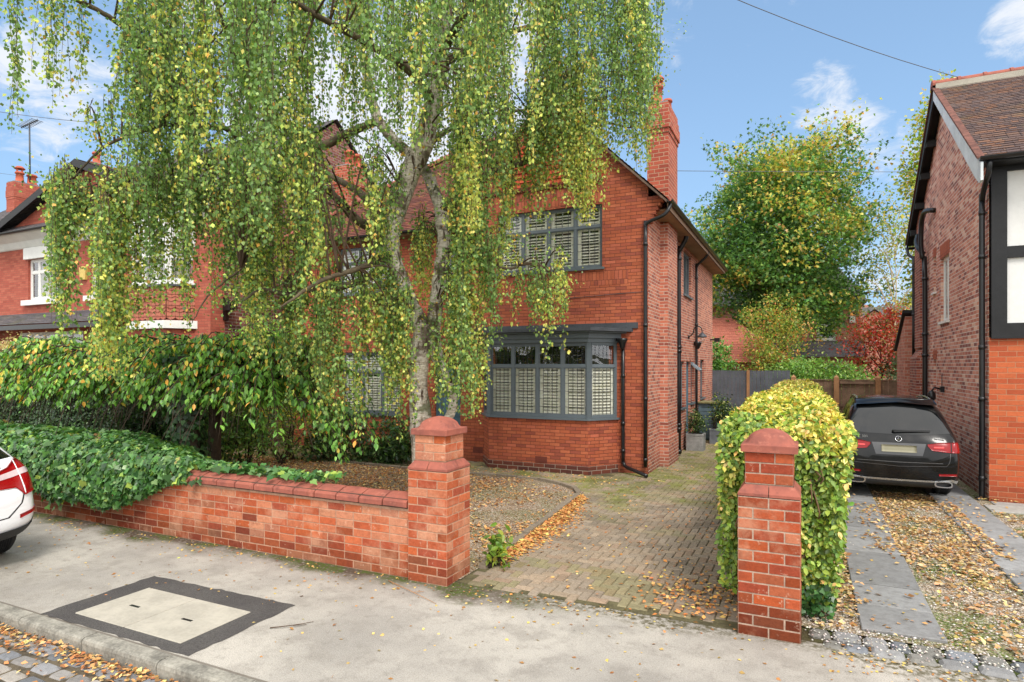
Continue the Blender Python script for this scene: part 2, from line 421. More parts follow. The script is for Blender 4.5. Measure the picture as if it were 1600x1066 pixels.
# ------------------------------------------------------------------ materials
ORANGE = [S(186, 102, 72), S(180, 96, 66), S(192, 108, 76), S(172, 90, 66), S(184, 99, 68), S(158, 84, 66), S(190, 104, 78)]
M_FRONT = brick_mat('smooth orange brick', ORANGE, S(112, 66, 50), bw=.215, rh=.067, mw=0.0075, stain=0.35, soot=S(122, 68, 52), bumpd=0.004, rough=.75)
M_SIDE = brick_mat('side brick', [S(204, 126, 100), S(192, 114, 92), S(212, 136, 110), S(180, 104, 86), S(200, 122, 98), S(160, 92, 78)], S(226, 208, 190), bw=.22, rh=.068, mw=0.011, stain=.2, soot=S(120, 66, 50))
M_CHIM = brick_mat('chimney brick', [S(184, 94, 72), S(176, 86, 68), S(190, 100, 78), S(168, 84, 68)], S(206, 168, 140), bw=.22, rh=.085, mw=0.014, stain=0.25)
M_NBRICK = brick_mat('mottled neighbour brick', [S(212, 146, 126), S(198, 128, 110), S(224, 166, 146), S(180, 112, 98), S(216, 150, 128), S(152, 98, 90), S(232, 192, 170), S(204, 134, 112)], S(236, 222, 210), bw=.215, rh=.069, mw=0.0125, stain=.12)
M_NDARK = brick_mat('dark neighbour brick', [S(150, 84, 72), S(164, 96, 78), S(130, 72, 66), S(178, 106, 86)], S(196, 180, 166), bw=.215, rh=.069, mw=0.012, stain=.12)
M_NFRONT = brick_mat('neighbour orange front brick', [S(192, 98, 60), S(186, 90, 55), S(198, 104, 64), S(176, 84, 52)], S(190, 136, 104), mw=0.009, stain=.15, bumpd=0.004, rough=.7)
M_LFRONT = brick_mat('left neighbour red brick', [S(182, 98, 80), S(174, 90, 74), S(188, 106, 86)], S(150, 96, 82), bw=.215, rh=.07, mw=0.007, stain=.15, bumpd=0.003)
M_LSIDE = brick_mat('left neighbour side brick', [S(120, 72, 64), S(136, 84, 74), S(100, 62, 60), S(150, 98, 84)], S(176, 160, 150), mw=0.012, stain=.1)
M_PINK = brick_mat('far pink brick', [S(196, 126, 104), S(184, 112, 92), S(204, 138, 116)], S(200, 178, 160), mw=0.012, stain=.1)
M_NEARB = attr_mat('near wall brick', 0.88, 0.2, 0.4, 30, 1.0, 0.005, lime=.5)
M_TERRA = None
def terra():
    m, b, out = newmat('terracotta'); P = b.pos()
    c = b.mix(b.ss(b.noise(5, 5, .65, P), .35, .7), S(160, 92, 76), S(130, 76, 66))
    c = b.mix(b.m('MULTIPLY', b.ss(b.noise(14, 5, .7, P), .54, .7), .4), c, S(196, 128, 106))
    c = b.mix(b.m('MULTIPLY', b.ss(b.noise(9, 4, .6, b.vm('ADD', P, (9, 3, 1))), .58, .75), .6), c, S(96, 60, 50))
    principled(b, out, c, .75, b.bump(b.noise(90, 4, .65, P), .003, .6), 0, .3); return m
M_TERRA = terra()
M_MORTAR = plain('lime mortar', S(184, 146, 122), .95, .18, 12, spec=.1, bump=.6, bscale=90)
M_ROOF = tile_mat('red brown roof tile', [S(120, 70, 56), S(104, 62, 54), S(132, 80, 62), S(96, 60, 54), S(112, 74, 62)], mossy=.4)
M_ROOFN = tile_mat('weathered plain tile', [S(104, 84, 78), S(92, 76, 74), S(116, 90, 78), S(84, 70, 70), S(108, 92, 88), S(126, 92, 74)], mossy=.25, moss=S(120, 116, 70))
M_SLATE = tile_mat('slate', [S(104, 100, 104), S(90, 88, 94), S(114, 108, 108), S(96, 90, 88)], tw=.28, mossy=.3)
M_PANTILE = tile_mat('pinkish tile', [S(186, 112, 92), S(170, 98, 82), S(176, 108, 90)], mossy=.2, moss=S(150, 130, 100))
M_TILEHUNG = tile_mat('hung tile', [S(190, 84, 54), S(180, 76, 50), S(198, 92, 60), S(166, 70, 48)], mossy=.1, moss=S(110, 60, 44))
M_GREY = plain('anthracite paint', S(98, 107, 113), .4, .06, 3)
M_LEADG = plain('lead grey', S(66, 70, 76), .5, .2, 3, spec=.5)
M_CREAM = plain('cream shutter paint', S(240, 236, 220), .45, .05, 3)
M_WHITE = plain('white paint', S(226, 226, 222), .45, .06, 2.5)
M_BLACK = plain('black gutter paint', S(26, 27, 30), .3, .25, 5, spec=.5)
M_BLACKW = plain('black beam', S(24, 25, 28), .55, .3, 6, bump=.4, bscale=30)
M_BARGE = plain('pale barge board', S(212, 220, 224), .5, .12, 2)
M_RENDER = plain('white render panel', S(222, 222, 220), .8, .04, 1.5, bump=.5, bscale=40)
M_DOORB = plain('blue grey door', S(88, 118, 134), .35, .05, 2)
M_SOFFIT = plain('soffit', S(150, 120, 96), .7, .15, 3)
M_LEAD = plain('lead came', S(50, 52, 54), .5, .1, 9)
M_DARK = plain('dark interior', S(34, 33, 34), .9, .2, 2)  # near-black: darkness of unlit rooms put into the colour; planter soil too
M_CONC = plain('concrete planter', S(142, 142, 140), .85, .22, 5, bump=.6, bscale=50)
M_CONCW = plain('pale concrete', S(172, 166, 153), .9, .1, 4, bump=.7, bscale=140)
M_POT = plain('clay pot', S(186, 92, 66), .7, .2, 5)
M_WOODG = plain('grey fence board', S(88, 94, 102), .7, .18, 3, bump=.5, bscale=25)
M_WOODB = plain('brown fence board', S(128, 104, 84), .8, .22, 4, bump=.5, bscale=25)
M_POST = plain('timber post', S(166, 124, 86), .8, .15, 4, bump=.4, bscale=30)
M_WIRE = plain('wire', S(96, 98, 104), .6, .1)
M_CHROME = plain('chrome', S(200, 202, 205), .15, .03, 3, metal=1.0)
M_CURT = plain('net curtain', S(196, 192, 176), .9, .12, 8)
def glass(name, fac=0.5, tint=(.035, .04, .045, 1), rough=.02):
    m, b, out = newmat(name)
    ge = b.new('ShaderNodeNewGeometry'); cs = b.m('ABSOLUTE', b.vm('DOT_PRODUCT', ge.outputs['Normal'], ge.outputs['Incoming']))
    fr5 = b.m('POWER', b.m('SUBTRACT', 1.0, cs), 4.0)
    nz = b.noise(1.6, 2, .5, b.pos()); nr = b.bump(nz, .05, .25)
    gl = b.new('ShaderNodeBsdfGlossy'); gl.inputs['Roughness'].default_value = rough; b.put(gl.inputs['Color'], (.95, .97, 1, 1)); b.put(gl.inputs['Normal'], nr)
    tr = b.new('ShaderNodeBsdfTransparent'); b.put(tr.inputs['Color'], (.95, .97, .97, 1))
    ms = b.new('ShaderNodeMixShader'); b.put(ms.inputs[0], b.m('ADD', b.m('MULTIPLY', fr5, .9), fac, clamp=True))
    b.t.links.new(tr.outputs[0], ms.inputs[1]); b.t.links.new(gl.outputs[0], ms.inputs[2]); b.t.links.new(ms.outputs[0], out.inputs[0]); return m
M_GLASS = glass('window glass', .12)
M_LEAF = leaf_mat('leaf', .44, .42, .5, (1.15, 1.12, .72), gain=1.5)
M_GLEAF = leaf_mat('glossy leaf', .3, .35, .5, gain=1.55)
M_LITTER = leaf_mat('fallen leaf', .1, .8, .15, (1.1, 1, .8))
M_TWIG = plain('twig', S(84, 66, 52), .9, .2, 8)
M_BARK = plain('dark bark', S(74, 62, 50), .95, .3, 5, bump=1, bscale=25)

# ------------------------------------------------------------------ ground sheets
def tarmac():
    m, b, out = newmat('pavement tarmac'); P = b.pos(); x, y, z = b.sep(P)
    big = b.noise(.55, 5, .6, P); mid = b.noise(3.2, 5, .65, P); fine = b.noise(95, 3, .7, P); grit = b.vor(140, P)
    c = b.mix(b.ss(big, .35, .66), S(150, 145, 138), S(184, 178, 168))
    c = b.mix(b.m('MULTIPLY', b.ss(mid, .46, .66), .55), c, S(136, 130, 122))
    c = b.mix(b.m('MULTIPLY', b.ss(b.noise(9, 5, .7, P), .52, .68), .35), c, S(120, 114, 106))
    c = b.mix(b.m('MULTIPLY', b.m('MULTIPLY', b.ss(y, 5.0, 3.4), b.ss(x, -3.5, -.5)), .28), c, S(128, 124, 120))
    c = b.mix(b.m('MULTIPLY', b.ss(fine, .46, .62), .4), c, S(116, 112, 106))
    c = b.mix(b.m('MULTIPLY', b.ss(grit, .28, .1), .4), c, S(220, 214, 204)); c = b.mix(b.m('MULTIPLY', b.ss(b.vor(75, b.vm('ADD', P, (3, 3, 3))), .22, .08), .45), c, S(92, 88, 84))
    # worn edge along the wall foot: grit, silt and moss
    wob = b.m('MULTIPLY', b.m('SUBTRACT', b.noise(1.1, 4, .6, P), .5), 1.0)
    e = b.ss(b.m('ADD', y, wob), 4.78, 5.1)
    e = b.m('MULTIPLY', e, b.ss(x, -1.6, -3.0))
    c = b.mix(b.m('MULTIPLY', e, b.ss(b.noise(22, 4, .7, P), .28, .5)), c, S(82, 70, 58))
    mo = b.m('MULTIPLY', b.m('MULTIPLY', e, b.ss(b.noise(2.4, 4, .6, b.vm('ADD', P, (4, 8, 1))), .44, .54)), b.ss(b.noise(30, 3, .7, P), .38, .55))
    c = b.mix(mo, c, S(72, 86, 34))
    d1 = b.m('MULTIPLY', b.ss(b.m('ADD', y, b.m('MULTIPLY', wob, .7)), 5.0, 5.27), b.ss(x, -3.2, -2.2))
    c = b.mix(b.m('MULTIPLY', d1, b.ss(b.noise(17, 4, .7, P), .4, .6)), c, S(88, 82, 60))
    gum = b.vor(7.0, P); c = b.mix(b.ss(gum, .07, .045, 0, .35), c, S(98, 94, 90))
    c = b.mix(b.ss(b.m('ABSOLUTE', b.m('SUBTRACT', y, b.m('ADD', 3.058, b.m('MULTIPLY', b.noise(3, 3, .6, P), .012)))), .018, .008, 0, .75), c, S(92, 84, 74))
    # thin hairline cracks
    cr = b.vor(.55, b.vm('ADD', P, b.vm('SCALE', b.noise(3, 3, .6, P, col=True), scale=.25)), 'DISTANCE_TO_EDGE')
    c = b.mix(b.ss(cr, .004, .001, 0, .08), c, S(80, 76, 70))
    h = b.m('ADD', b.m('MULTIPLY', fine, .6), b.m('MULTIPLY', grit, .5))
    principled(b, out, c, .9, b.bump(h, .005, .7), 0, .2); return m
def asphalt(name, c0, c1):
    m, b, out = newmat(name); P = b.pos(); g = b.vor(110, P); f = b.noise(60, 4, .7, P)
    c = b.mix(b.ss(b.noise(1.3, 4, .6, P), .3, .7), c0, c1); c = b.mix(b.m('MULTIPLY', b.ss(g, .3, .05), .5), c, S(150, 148, 146))
    c = b.mix(b.m('MULTIPLY', b.ss(f, .45, .65), .5), c, tuple(k * .5 for k in c0[:3]))
    principled(b, out, c, .9, b.bump(b.m('ADD', g, f), .006, .9), 0, .25); return m
def soil():
    m, b, out = newmat('soil and grass'); P = b.pos()
    c = b.mix(b.ss(b.noise(.8, 5, .6, P), .4, .6), S(92, 80, 62), S(82, 96, 48)); c = b.mix(b.m('MULTIPLY', b.noise(40, 3, .7, P), .5), c, S(50, 44, 34))
    principled(b, out, c, .95, b.bump(b.noise(30, 4, .7, P), .03, .8), 0, .1); return m
def gravel(name, warm, moss):
    m, b, out = newmat(name); P = b.pos()
    v = b.vor(55, P, out='Color'); d = b.vor(55, P); v1, v2, v3 = b.sep(v)
    c = b.ramp(v1, [(0, S(190, 176, 158)), (.25, S(150, 136, 118)), (.45, S(212, 202, 188)), (.6, S(168, 140, 110)), (.8, S(132, 118, 100)), (.9, S(226, 218, 206))], 'CONSTANT')
    c = b.mix(warm, c, b.ramp(v2, [(0, S(150, 106, 62)), (.3, S(112, 78, 48)), (.6, S(172, 130, 82)), (.85, S(92, 66, 44))], 'CONSTANT'))
    mm = b.m('MULTIPLY', b.ss(b.noise(.9, 5, .65, P), .44, .58), b.ss(b.noise(26, 4, .7, P), .35, .6))
    c = b.mix(b.m('MULTIPLY', mm, moss), c, S(92, 112, 44))
    c = b.mix(b.ss(d, .4, .8, 0, .7), c, S(66, 58, 46))
    principled(b, out, c, .9, b.bump(d, -.012, .9), 0, .2); return m
MAT_TARMAC = tarmac()
def sheet(name, x0, y0, x1, y1, z, mat, kind='structure'):
    return MB().quad((x0, y0, z), (x1, y0, z), (x1, y1, z), (x0, y1, z)).build(name, mat, origin=(0, 0, z), kind=kind)
sheet('ground', -900, -700, 900, 1300, -0.14, soil())
sheet('terrain', -260, 5.2, 260, 420, -0.012, bpy.data.materials['soil and grass'])
sheet('road', -120, -6, 120, 2.93, -0.11, asphalt('road asphalt', S(112, 110, 108), S(130, 128, 124)))
sheet('far_pavement', -120, -8.5, 120, -6, -0.03, MAT_TARMAC)
sheet('pavement', -120, 3.0, 120, 5.34, 0.0, MAT_TARMAC)
gm = gravel('garden gravel', .35, .5)
sheet('garden_gravel', -22, 5.36, -3.12, 10.62, 0.012, gm)
sheet('driveway_gravel', -0.60, 5.62, 12, 24, 0.006, gravel('neighbour gravel', .12, 1.0))
sheet('driveway_bed', -13.5, 5.3, -0.45, 21.6, 0.002, plain('joint sand and moss', S(92, 86, 60), .95, .35, 5, bump=.6))

# kerb stones
kb = MB(); x = -24.0; r_ = random.Random(4)
M_KERB = plain('weathered kerb stone', S(142, 138, 128), .9, .32, 5, bump=.9, bscale=45)
while x < 14:
    l_ = .88 + r_.uniform(-.04, .06); j = r_.uniform(-.006, .006)
    prof = [(2.925 + j, -.115), (2.925 + j, -.03 + j), (2.933 + j, -.008), (2.95, .004 + j * .5), (3.048, .006 + j * .5), (3.05, -.115)]
    kb.prism([(x, a, c) for a, c in prof], (l_ - .012, 0, 0)); x += l_
kb.build('kerb', M_KERB, origin=(-5, 3, -.11), kind='structure')

def stones(name, x0, x1, rows, z, depth, lng, col, mat, skip=0.0, kind='structure', ragged=0):
    mb = MB(); rr = random.Random(hash(name) % 1000 if False else len(name))
    for i, (ya, yb) in enumerate(rows):
        x = x0 + rr.uniform(0, .1)
        while x < x1:
            w = lng * rr.uniform(.75, 1.3); 
            if rr.random() > skip:
                c = Vector((x + w / 2, (ya + yb) / 2, z)); M = Matrix.Translation(c) @ Matrix.Rotation(rr.uniform(-.05, .05), 4, 'Z') @ Matrix.Rotation(rr.uniform(-.03, .03), 4, 'X') @ Matrix.Translation(-c)
                k = rr.uniform(.7, 1.15); cc = tuple(q * k for q in col[rr.randrange(len(col))][:3])
                e = .022; h = rr.uniform(-.006, .008)
                mb.cbox(x + .008, ya + .008 + rr.uniform(0, .01), z - .03, x + w - .010, yb - .008, z + depth + h, e, cc, M)
            x += w
    return mb.build(name, mat, origin=(x0, rows[0][0], z), attr=True, kind=kind)
M_STONE = attr_mat('sett stone', .8, .3, .35, 30, .8, .006)
GR = [S(150, 146, 142), S(134, 134, 136), S(160, 154, 146), S(122, 124, 128)]
sheet('gutter_channel', -24, 2.36, 14, 2.925, -0.104, plain('gutter silt', S(92, 82, 66), .95, .3, 6, bump=.8))
stones('gutter_setts', -14, 6, [(2.40, 2.56), (2.57, 2.72), (2.73, 2.91)], -.105, .014, .21, GR, M_STONE)
stones('threshold_setts', .02, 9, [(5.26, 5.42), (5.43, 5.6)], .006, .016, .19, [S(150, 150, 150), S(128, 132, 138), S(140, 138, 132)], M_STONE, .03)

# block paved driveway in 90 degree herringbone
def drive_left(y):
    if y < 9.6: return -3.06 - .075 * (y - 5.4)
    if y < 10.66: return -3.38 - 1.1 * ((y - 9.6) / 1.06) ** 2.2
    return -13.2
def in_drive(x, y):
    if y < 5.30 + .06 * (x + 3) or y > 21.4 or x > -.5: return False
    if y < 10.62: return x > drive_left(y) + .07
    if y < 12.1:
        return x > -13.2 and not (y > 11.5 and -6.3 < x < -3.4 and y - 11.5 > 0)
    return x > -2.78
pv = MB(); pr = random.Random(3)
PC = [S(160, 144, 124), S(154, 139, 121), S(165, 147, 126), S(150, 136, 119), S(161, 139, 118), S(157, 143, 126)]
def fbm(x, y, s):
    import mathutils
    return mathutils.noise.fractal(Vector((x * s, y * s, 3.1)), 1.0, 2.0, 4)
def paver(x0, y0, x1, y1):
    cx, cy = (x0 + x1) / 2, (y0 + y1) / 2
    if not in_drive(cx, cy): return
    c = np.array(PC[pr.randrange(6)][:3]) * pr.uniform(.88, 1.1)
    g = .95 * max(0, min(1, (cy - 8.6) / 2.6 + fbm(cx, cy, .9) * 1.5)) * max(0, min(1, .62 + fbm(cx, cy, 2.7)))
    if cy > 13: g *= .8
    if cy < 6.3 and fbm(cx + 4, cy, 1.4) > .12: g = max(g, .35)
    c = c * (1 - g) + np.array(S(126, 130, 66)[:3]) * g * pr.uniform(.75, 1.15)
    if fbm(cx + 9, cy + 2, .8) > .18: c *= .82
    z1 = .014 + pr.uniform(-.0015, .0015); e = .006; t1, t2 = pr.uniform(-.0015, .0015), pr.uniform(-.0015, .0015)
    a = .003
    vs = [(x0 + a, y0 + a, .001), (x1 - a, y0 + a, .001), (x1 - a, y1 - a, .001), (x0 + a, y1 - a, .001),
          (x0 + a + e, y0 + a + e, z1 + t1), (x1 - a - e, y0 + a + e, z1 + t2), (x1 - a - e, y1 - a - e, z1 - t1), (x0 + a + e, y1 - a - e, z1 - t2)]
    pv.add(vs, [(4, 5, 6, 7), (0, 1, 5, 4), (1, 2, 6, 5), (2, 3, 7, 6), (3, 0, 4, 7)], tuple(c))
U_ = .0925
for i in range(-75, 150):
    for j in range(-10, 205):
        gx, gy = -8 + i * U_, 5.1 + j * U_
        k = (i - j) % 4
        if k == 0: paver(gx, gy, gx + 2 * U_, gy + U_)
        elif k == 3: paver(gx, gy, gx + U_, gy + 2 * U_) if False else None
        if k == 2: paver(gx, gy - U_, gx + U_, gy + U_)
pv.build('block_paved_driveway', attr_mat('paver', .9, .2, .45, 40, .9, .004), origin=(-2, 8, 0), attr=True, kind='structure')

# curved concrete edging between gravel and drive
eg = MB(); y = 5.75; pts = []
while y < 10.6: pts.append((drive_left(y), y)); y += .02
pts += [(x_, 10.64) for x_ in np.arange(-4.5, -9.2, -.05)]
seg = 0; acc = 0; start = 0
for i in range(1, len(pts)):
    acc += math.dist(pts[i], pts[i - 1])
    if acc > .44:
        a, c = Vector(pts[start] + (0,)), Vector(pts[i] + (0,)); t = (c - a).normalized(); n = Vector((-t.y, t.x, 0)) * .045
        a2 = a + t * .006; c2 = c - t * .006; zt = .055 + pr.uniform(-.008, .008)
        P_ = [a2 + n, c2 + n, c2 - n, a2 - n]
        k = pr.uniform(.8, 1.15); eg.add([(*p[:2], -.01) for p in P_] + [(*(p + (Vector(((a2 + c2) / 2)) - p).normalized() * .012)[:2], zt) for p in P_],
               [(4, 5, 6, 7), (0, 1, 5, 4), (1, 2, 6, 5), (2, 3, 7, 6), (3, 0, 4, 7)], tuple(q * k for q in S(140, 128, 112)[:3]))
        start = i; acc = 0
eg.build('garden_edging', attr_mat('edging stone', .9, .2, .5, 25, .9, .006), origin=(-3.4, 9, 0), attr=True, label='low stone edging curving between the leaf strewn gravel and block driveway', cat='edging')

# neighbour's slab strips
sl = MB(); sr = random.Random(8)
def slab(x0, y0, x1, y1, c, z=.03):
    k = sr.uniform(.78, 1.1); ctr = Vector(((x0 + x1) / 2, (y0 + y1) / 2, z)); M = Matrix.Translation(ctr) @ Matrix.Rotation(sr.uniform(-.012, .012), 4, 'Z') @ Matrix.Rotation(sr.uniform(-.008, .008), 4, 'Y') @ Matrix.Translation(-ctr)
    sl.cbox(x0 + .009, y0 + .011, -.02, x1 - .009, y1 - .011, z + sr.uniform(-.005, .005), .008, tuple(q * k for q in c[:3]), M)
DG = S(146, 146, 146)
y = 5.72
while y < 19: l_ = .6; slab(.40, y, 1.0, y + l_, DG); slab(1.84, y - .1, 2.44, y + l_ - .1, DG); y += l_
for i in range(12): slab(2.46 + i * .62, 11.18, 3.06 + i * .62, 11.66, S(164, 162, 156)); 
for i in range(12): slab(2.62 + i * .62, 11.68, 3.22 + i * .62, 12.0, S(156, 154, 150))
sl.build('paving_slabs', attr_mat('slab stone', .85, .25, .4, 14, .6, .004), origin=(1.4, 9, 0), attr=True, kind='structure')

# service cover let into the pavement
pm = MB(); pp = [(-5.98, 3.07), (-4.12, 3.09), (-4.13, 4.17), (-4.7, 4.15), (-6.02, 4.12)]
pq = []
for i_ in range(5):
    a_, c_ = Vector(pp[i_]), Vector(pp[(i_ + 1) % 5]); n_ = max(2, int((c_ - a_).length / .07)); nr_ = Vector(((c_ - a_).y, -(c_ - a_).x)).normalized()
    pq += [a_.lerp(c_, k_ / n_) + nr_ * random.Random(i_ * 99 + k_).uniform(-.012, .012) for k_ in range(n_)]
pm.add([(p_.x, p_.y, .004) for p_ in pq], [tuple(range(len(pq)))]); pm.build('pavement_patch', asphalt('dark asphalt patch', S(76, 73, 72), S(92, 89, 86)), origin=(-5, 3.6, 0), kind='structure')
cv = empty('service_cover', (-5.05, 3.53, 0), 'pale concrete two slab service cover with lifting slots, set in a dark asphalt patch', 'cover')
for (x0, x1) in ((-5.72, -5.055), (-5.045, -4.36)):
    s_ = MB().cbox(x0, 3.20, .001, x1, 3.87, .011, .004).build('cover_slab', M_CONCW, cv)
    cx_ = (x0 + x1) / 2; MB().box(cx_ - .06, 3.50, .0105, cx_ + .06, 3.525, .0135).build('lifting_slot', M_BLACK, s_)

# ------------------------------------------------------------------ modelled brickwork for the near wall and pillars
BC = [S(196, 98, 62), S(190, 92, 58), S(202, 106, 68), S(180, 84, 56), S(194, 96, 56), S(172, 82, 58), S(198, 112, 78), S(192, 94, 60)]
def one_brick(mb, o, u, n, w, h, col, dep=.03, ch=.0025):
    """brick face: o = lower-left corner on the face plane, u along, n outwards"""
    o, u, n = Vector(o), Vector(u), Vector(n); z = Vector((0, 0, 1))
    b0 = o - n * dep
    q = [b0, b0 + u * w, b0 + u * w + z * h, b0 + z * h]
    f1 = [p + n * (dep - ch) for p in q]
    f2 = [o + u * ch + z * ch, o + u * (w - ch) + z * ch, o + u * (w - ch) + z * (h - ch), o + u * ch + z * (h - ch)]
    vs = q + f1 + f2; fs = [(8, 9, 10, 11)]
    for i in range(4):
        j = (i + 1) % 4; fs += [(i, j, 4 + j, 4 + i), (4 + i, 4 + j, 8 + j, 8 + i)]
    mb.add([tuple(p) for p in vs], fs, col)
def brick_col(z, r, x=0.0, eff=0.5):
    c = np.array(BC[r.randrange(len(BC))][:3]) * r.uniform(.9, 1.1) * np.array((.88, .94, .96))
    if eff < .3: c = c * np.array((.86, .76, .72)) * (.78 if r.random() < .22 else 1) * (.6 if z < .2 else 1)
    f = fbm(x * 1.0, z * 2.0, 1.3)
    if r.random() < eff * max(0, .35 + f): k_ = r.uniform(.25, .5); c = c * (1 - k_) + np.array(S(212, 164, 132)[:3]) * k_
    if r.random() < .07: c *= .68
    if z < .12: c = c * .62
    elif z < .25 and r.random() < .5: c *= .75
    return tuple(c)
def courses(mb, o, u, n, width, z0, nrow, pattern, r, eff=.5, rh=.085, mj=.0115):
    o, u = Vector(o), Vector(u)
    for k in range(nrow):
        x = 0; pat = pattern(k)
        for w in pat:
            if x >= width - .02: break
            ww = min(w, width - x)
            jit = r.uniform(-.0035, .0035)
            p = o + u * (x + mj / 2) + Vector((0, 0, z0 + k * rh + mj / 2)) + Vector(n) * r.uniform(-.002, .003)
            one_brick(mb, p, u, n, ww - mj + (0 if ww < w else jit * .5), rh - mj + r.uniform(-.001, .001), brick_col(z0 + k * rh, r, (o + u * x).x, eff))
            x += ww
def pillar(x0, y0, nlow, label, seed, eff):
    r = random.Random(seed); e = empty('gate_pillar', (x0 + .23, y0 + .23, 0), label, 'gate pillar', 'brick gate pillars at the driveway entrance')
    s = .46; rh = .085
    mb = MB(); ct = MB(); IN_M = .0035
    def faces(a0, b0, w, z0, nr):
        for fi, (o, u, n) in enumerate([((a0, b0, 0), (1, 0, 0), (0, -1, 0)), ((a0 + w, b0, 0), (0, 1, 0), (1, 0, 0)), ((a0 + w, b0 + w, 0), (-1, 0, 0), (0, 1, 0)), ((a0, b0 + w, 0), (0, -1, 0), (-1, 0, 0))]):
            odd = fi % 2
            def pat(k, odd=odd, w=w):
                if (k + odd) % 2 == 0: return [w * .5, w * .5 + .001] if w > .4 else [w * .62, w * .38 + .001]
                return [.115, w - .23, .116] if w > .4 else [.115, w - .115 + .001]
            courses(mb, o, u, n, w, z0, nr, pat, r, eff)
        ct.box(a0 + IN_M, b0 + IN_M, z0 - .0, a0 + w - IN_M, b0 + w - IN_M, z0 + nr * rh + .001)
    faces(x0, y0, s, 0, nlow); zc = nlow * rh
    # chamfered course
    i = .05; mt = MB()
    for sgn, (o, u, n) in enumerate([((x0, y0), (1, 0), (0, -1)), ((x0 + s, y0), (0, 1), (1, 0)), ((x0 + s, y0 + s), (-1, 0), (0, 1)), ((x0, y0 + s), (0, -1), (-1, 0))]):
        for a, c in ((0, .5), (.5, 1)):
            def P(t, zz, ins):
                tt = t * s; tt = min(max(tt, ins), s - ins); g = .003 if t in (.5,) else 0
                tt += (g if a == .5 else -g) if t == .5 else 0
                return (o[0] + u[0] * tt - n[0] * ins, o[1] + u[1] * tt - n[1] * ins, zz)
            mt.add([P(a, zc + .008, -.004 if False else 0), P(c, zc + .008, 0), P(c, zc + .03, 0), P(a, zc + .03, 0), P(c, zc + .095, i), P(a, zc + .095, i)], [(0, 1, 2, 3), (3, 2, 4, 5)])
    ct.box(x0 + i + .01, y0 + i + .01, zc, x0 + s - i - .01, y0 + s - i - .01, zc + .1)
    mt.build('chamfer_course', M_TERRA, e)
    w2 = s - 2 * i; faces(x0 + i, y0 + i, w2, zc + .1, 3); zt = zc + .1 + 3 * rh
    mb.build('brick_shaft', M_NEARB, e, attr=True); ct.build('mortar_core', M_MORTAR if eff > .3 else plain('grey mortar', S(176, 152, 134), .95, .2, 12, bump=.6, bscale=90), e)
    # domed terracotta cap
    cp = MB(); c0 = (x0 + .23, y0 + .23); hw = w2 / 2 + .03
    cp.cbox(c0[0] - hw, c0[1] - hw, zt + .002, c0[0] + hw, c0[1] + hw, zt + .062, .006)
    N_ = 24; g = []
    for a in range(N_ + 1):
        for c in range(N_ + 1):
            px, py = (a / N_ * 2 - 1), (c / N_ * 2 - 1); m_ = max(abs(px), abs(py)); rr_ = math.hypot(px, py) * .75
            m2 = .5 * m_ + .5 * math.hypot(px, py) * .86
            q_ = m2 / .82; hh = .10 * math.sqrt(max(0, 1 - q_ * q_)) + .020 * (1 - m_) ** .7 if q_ < 1 else .020 * (1 - m_) ** .7
            g.append((c0[0] + px * (hw - .008), c0[1] + py * (hw - .008), zt + .060 + hh))
    cp.add(g, [(a * (N_ + 1) + c, (a + 1) * (N_ + 1) + c, (a + 1) * (N_ + 1) + c + 1, a * (N_ + 1) + c + 1) for a in range(N_) for c in range(N_)], smooth=True)
    cp.build('cap', M_TERRA, e)
    return e
pillar(-3.605, 5.14, 13, 'brick gate pillar with domed terracotta cap joined to the long front wall', 5, .75)
pillar(-.49, 5.25, 13, 'freestanding brick gate pillar with domed cap in front of the clipped hedge', 9, .12)

fw = empty('garden_wall', (-8, 5.3, 0), 'low weathered orange brick garden wall with rounded terracotta coping along the pavement', 'wall')
mb = MB(); r = random.Random(2)
def wpat(k):
    a = [.235] * 60
    if k % 3 == 2: a = [.1175] * 120 if False else ([.12] + [.235] * 60)
    return ([.1175] if k % 2 else []) + a
courses(mb, (-13.5, 5.185, 0), (1, 0, 0), (0, -1, 0), 9.88, 0, 8, wpat, r, .8)
mb.build('brick_face', M_NEARB, fw, attr=True)
MB().box(-22, 5.1885, -.05, -3.62, 5.42, .712).box(-22, 5.19, -.05, -13.5, 5.3, .70).build('wall_core', M_MORTAR, fw)
cp = MB(); x = -3.62; cr = random.Random(6)
while x > -13.2:
    l_ = .305; d = cr.uniform(-.004, .004); tl = cr.uniform(-.004, .004)
    prof = [(5.140 + d, .722), (5.140 + d, .768 + d), (5.150 + d, .782), (5.21, .810 + d), (5.27, .832 + d), (5.31, .838 + d), (5.35, .832), (5.42, .808), (5.472, .782), (5.48, .768), (5.48, .722)]
    cp.add([(x - .004, a, c) for a, c in prof] + [(x - l_ * .5, a, c + tl + (.004 if c > .8 else 0)) for a, c in prof] + [(x - l_ + .013, a, c + tl) for a, c in prof],
           [tuple(range(10, -1, -1)), tuple(range(22, 33))] + [(k, (k + 1) % 11, 11 + (k + 1) % 11, 11 + k) for k in range(11)] + [(11 + k, 11 + (k + 1) % 11, 22 + (k + 1) % 11, 22 + k) for k in range(11)])
    x -= l_
cp.build('coping', M_TERRA, fw)
MB().box(-13.2, 5.17, .705, -3.63, 5.45, .80).build('coping_mortar', plain('dark mortar', S(92, 70, 60), .95, .2, 8), fw)
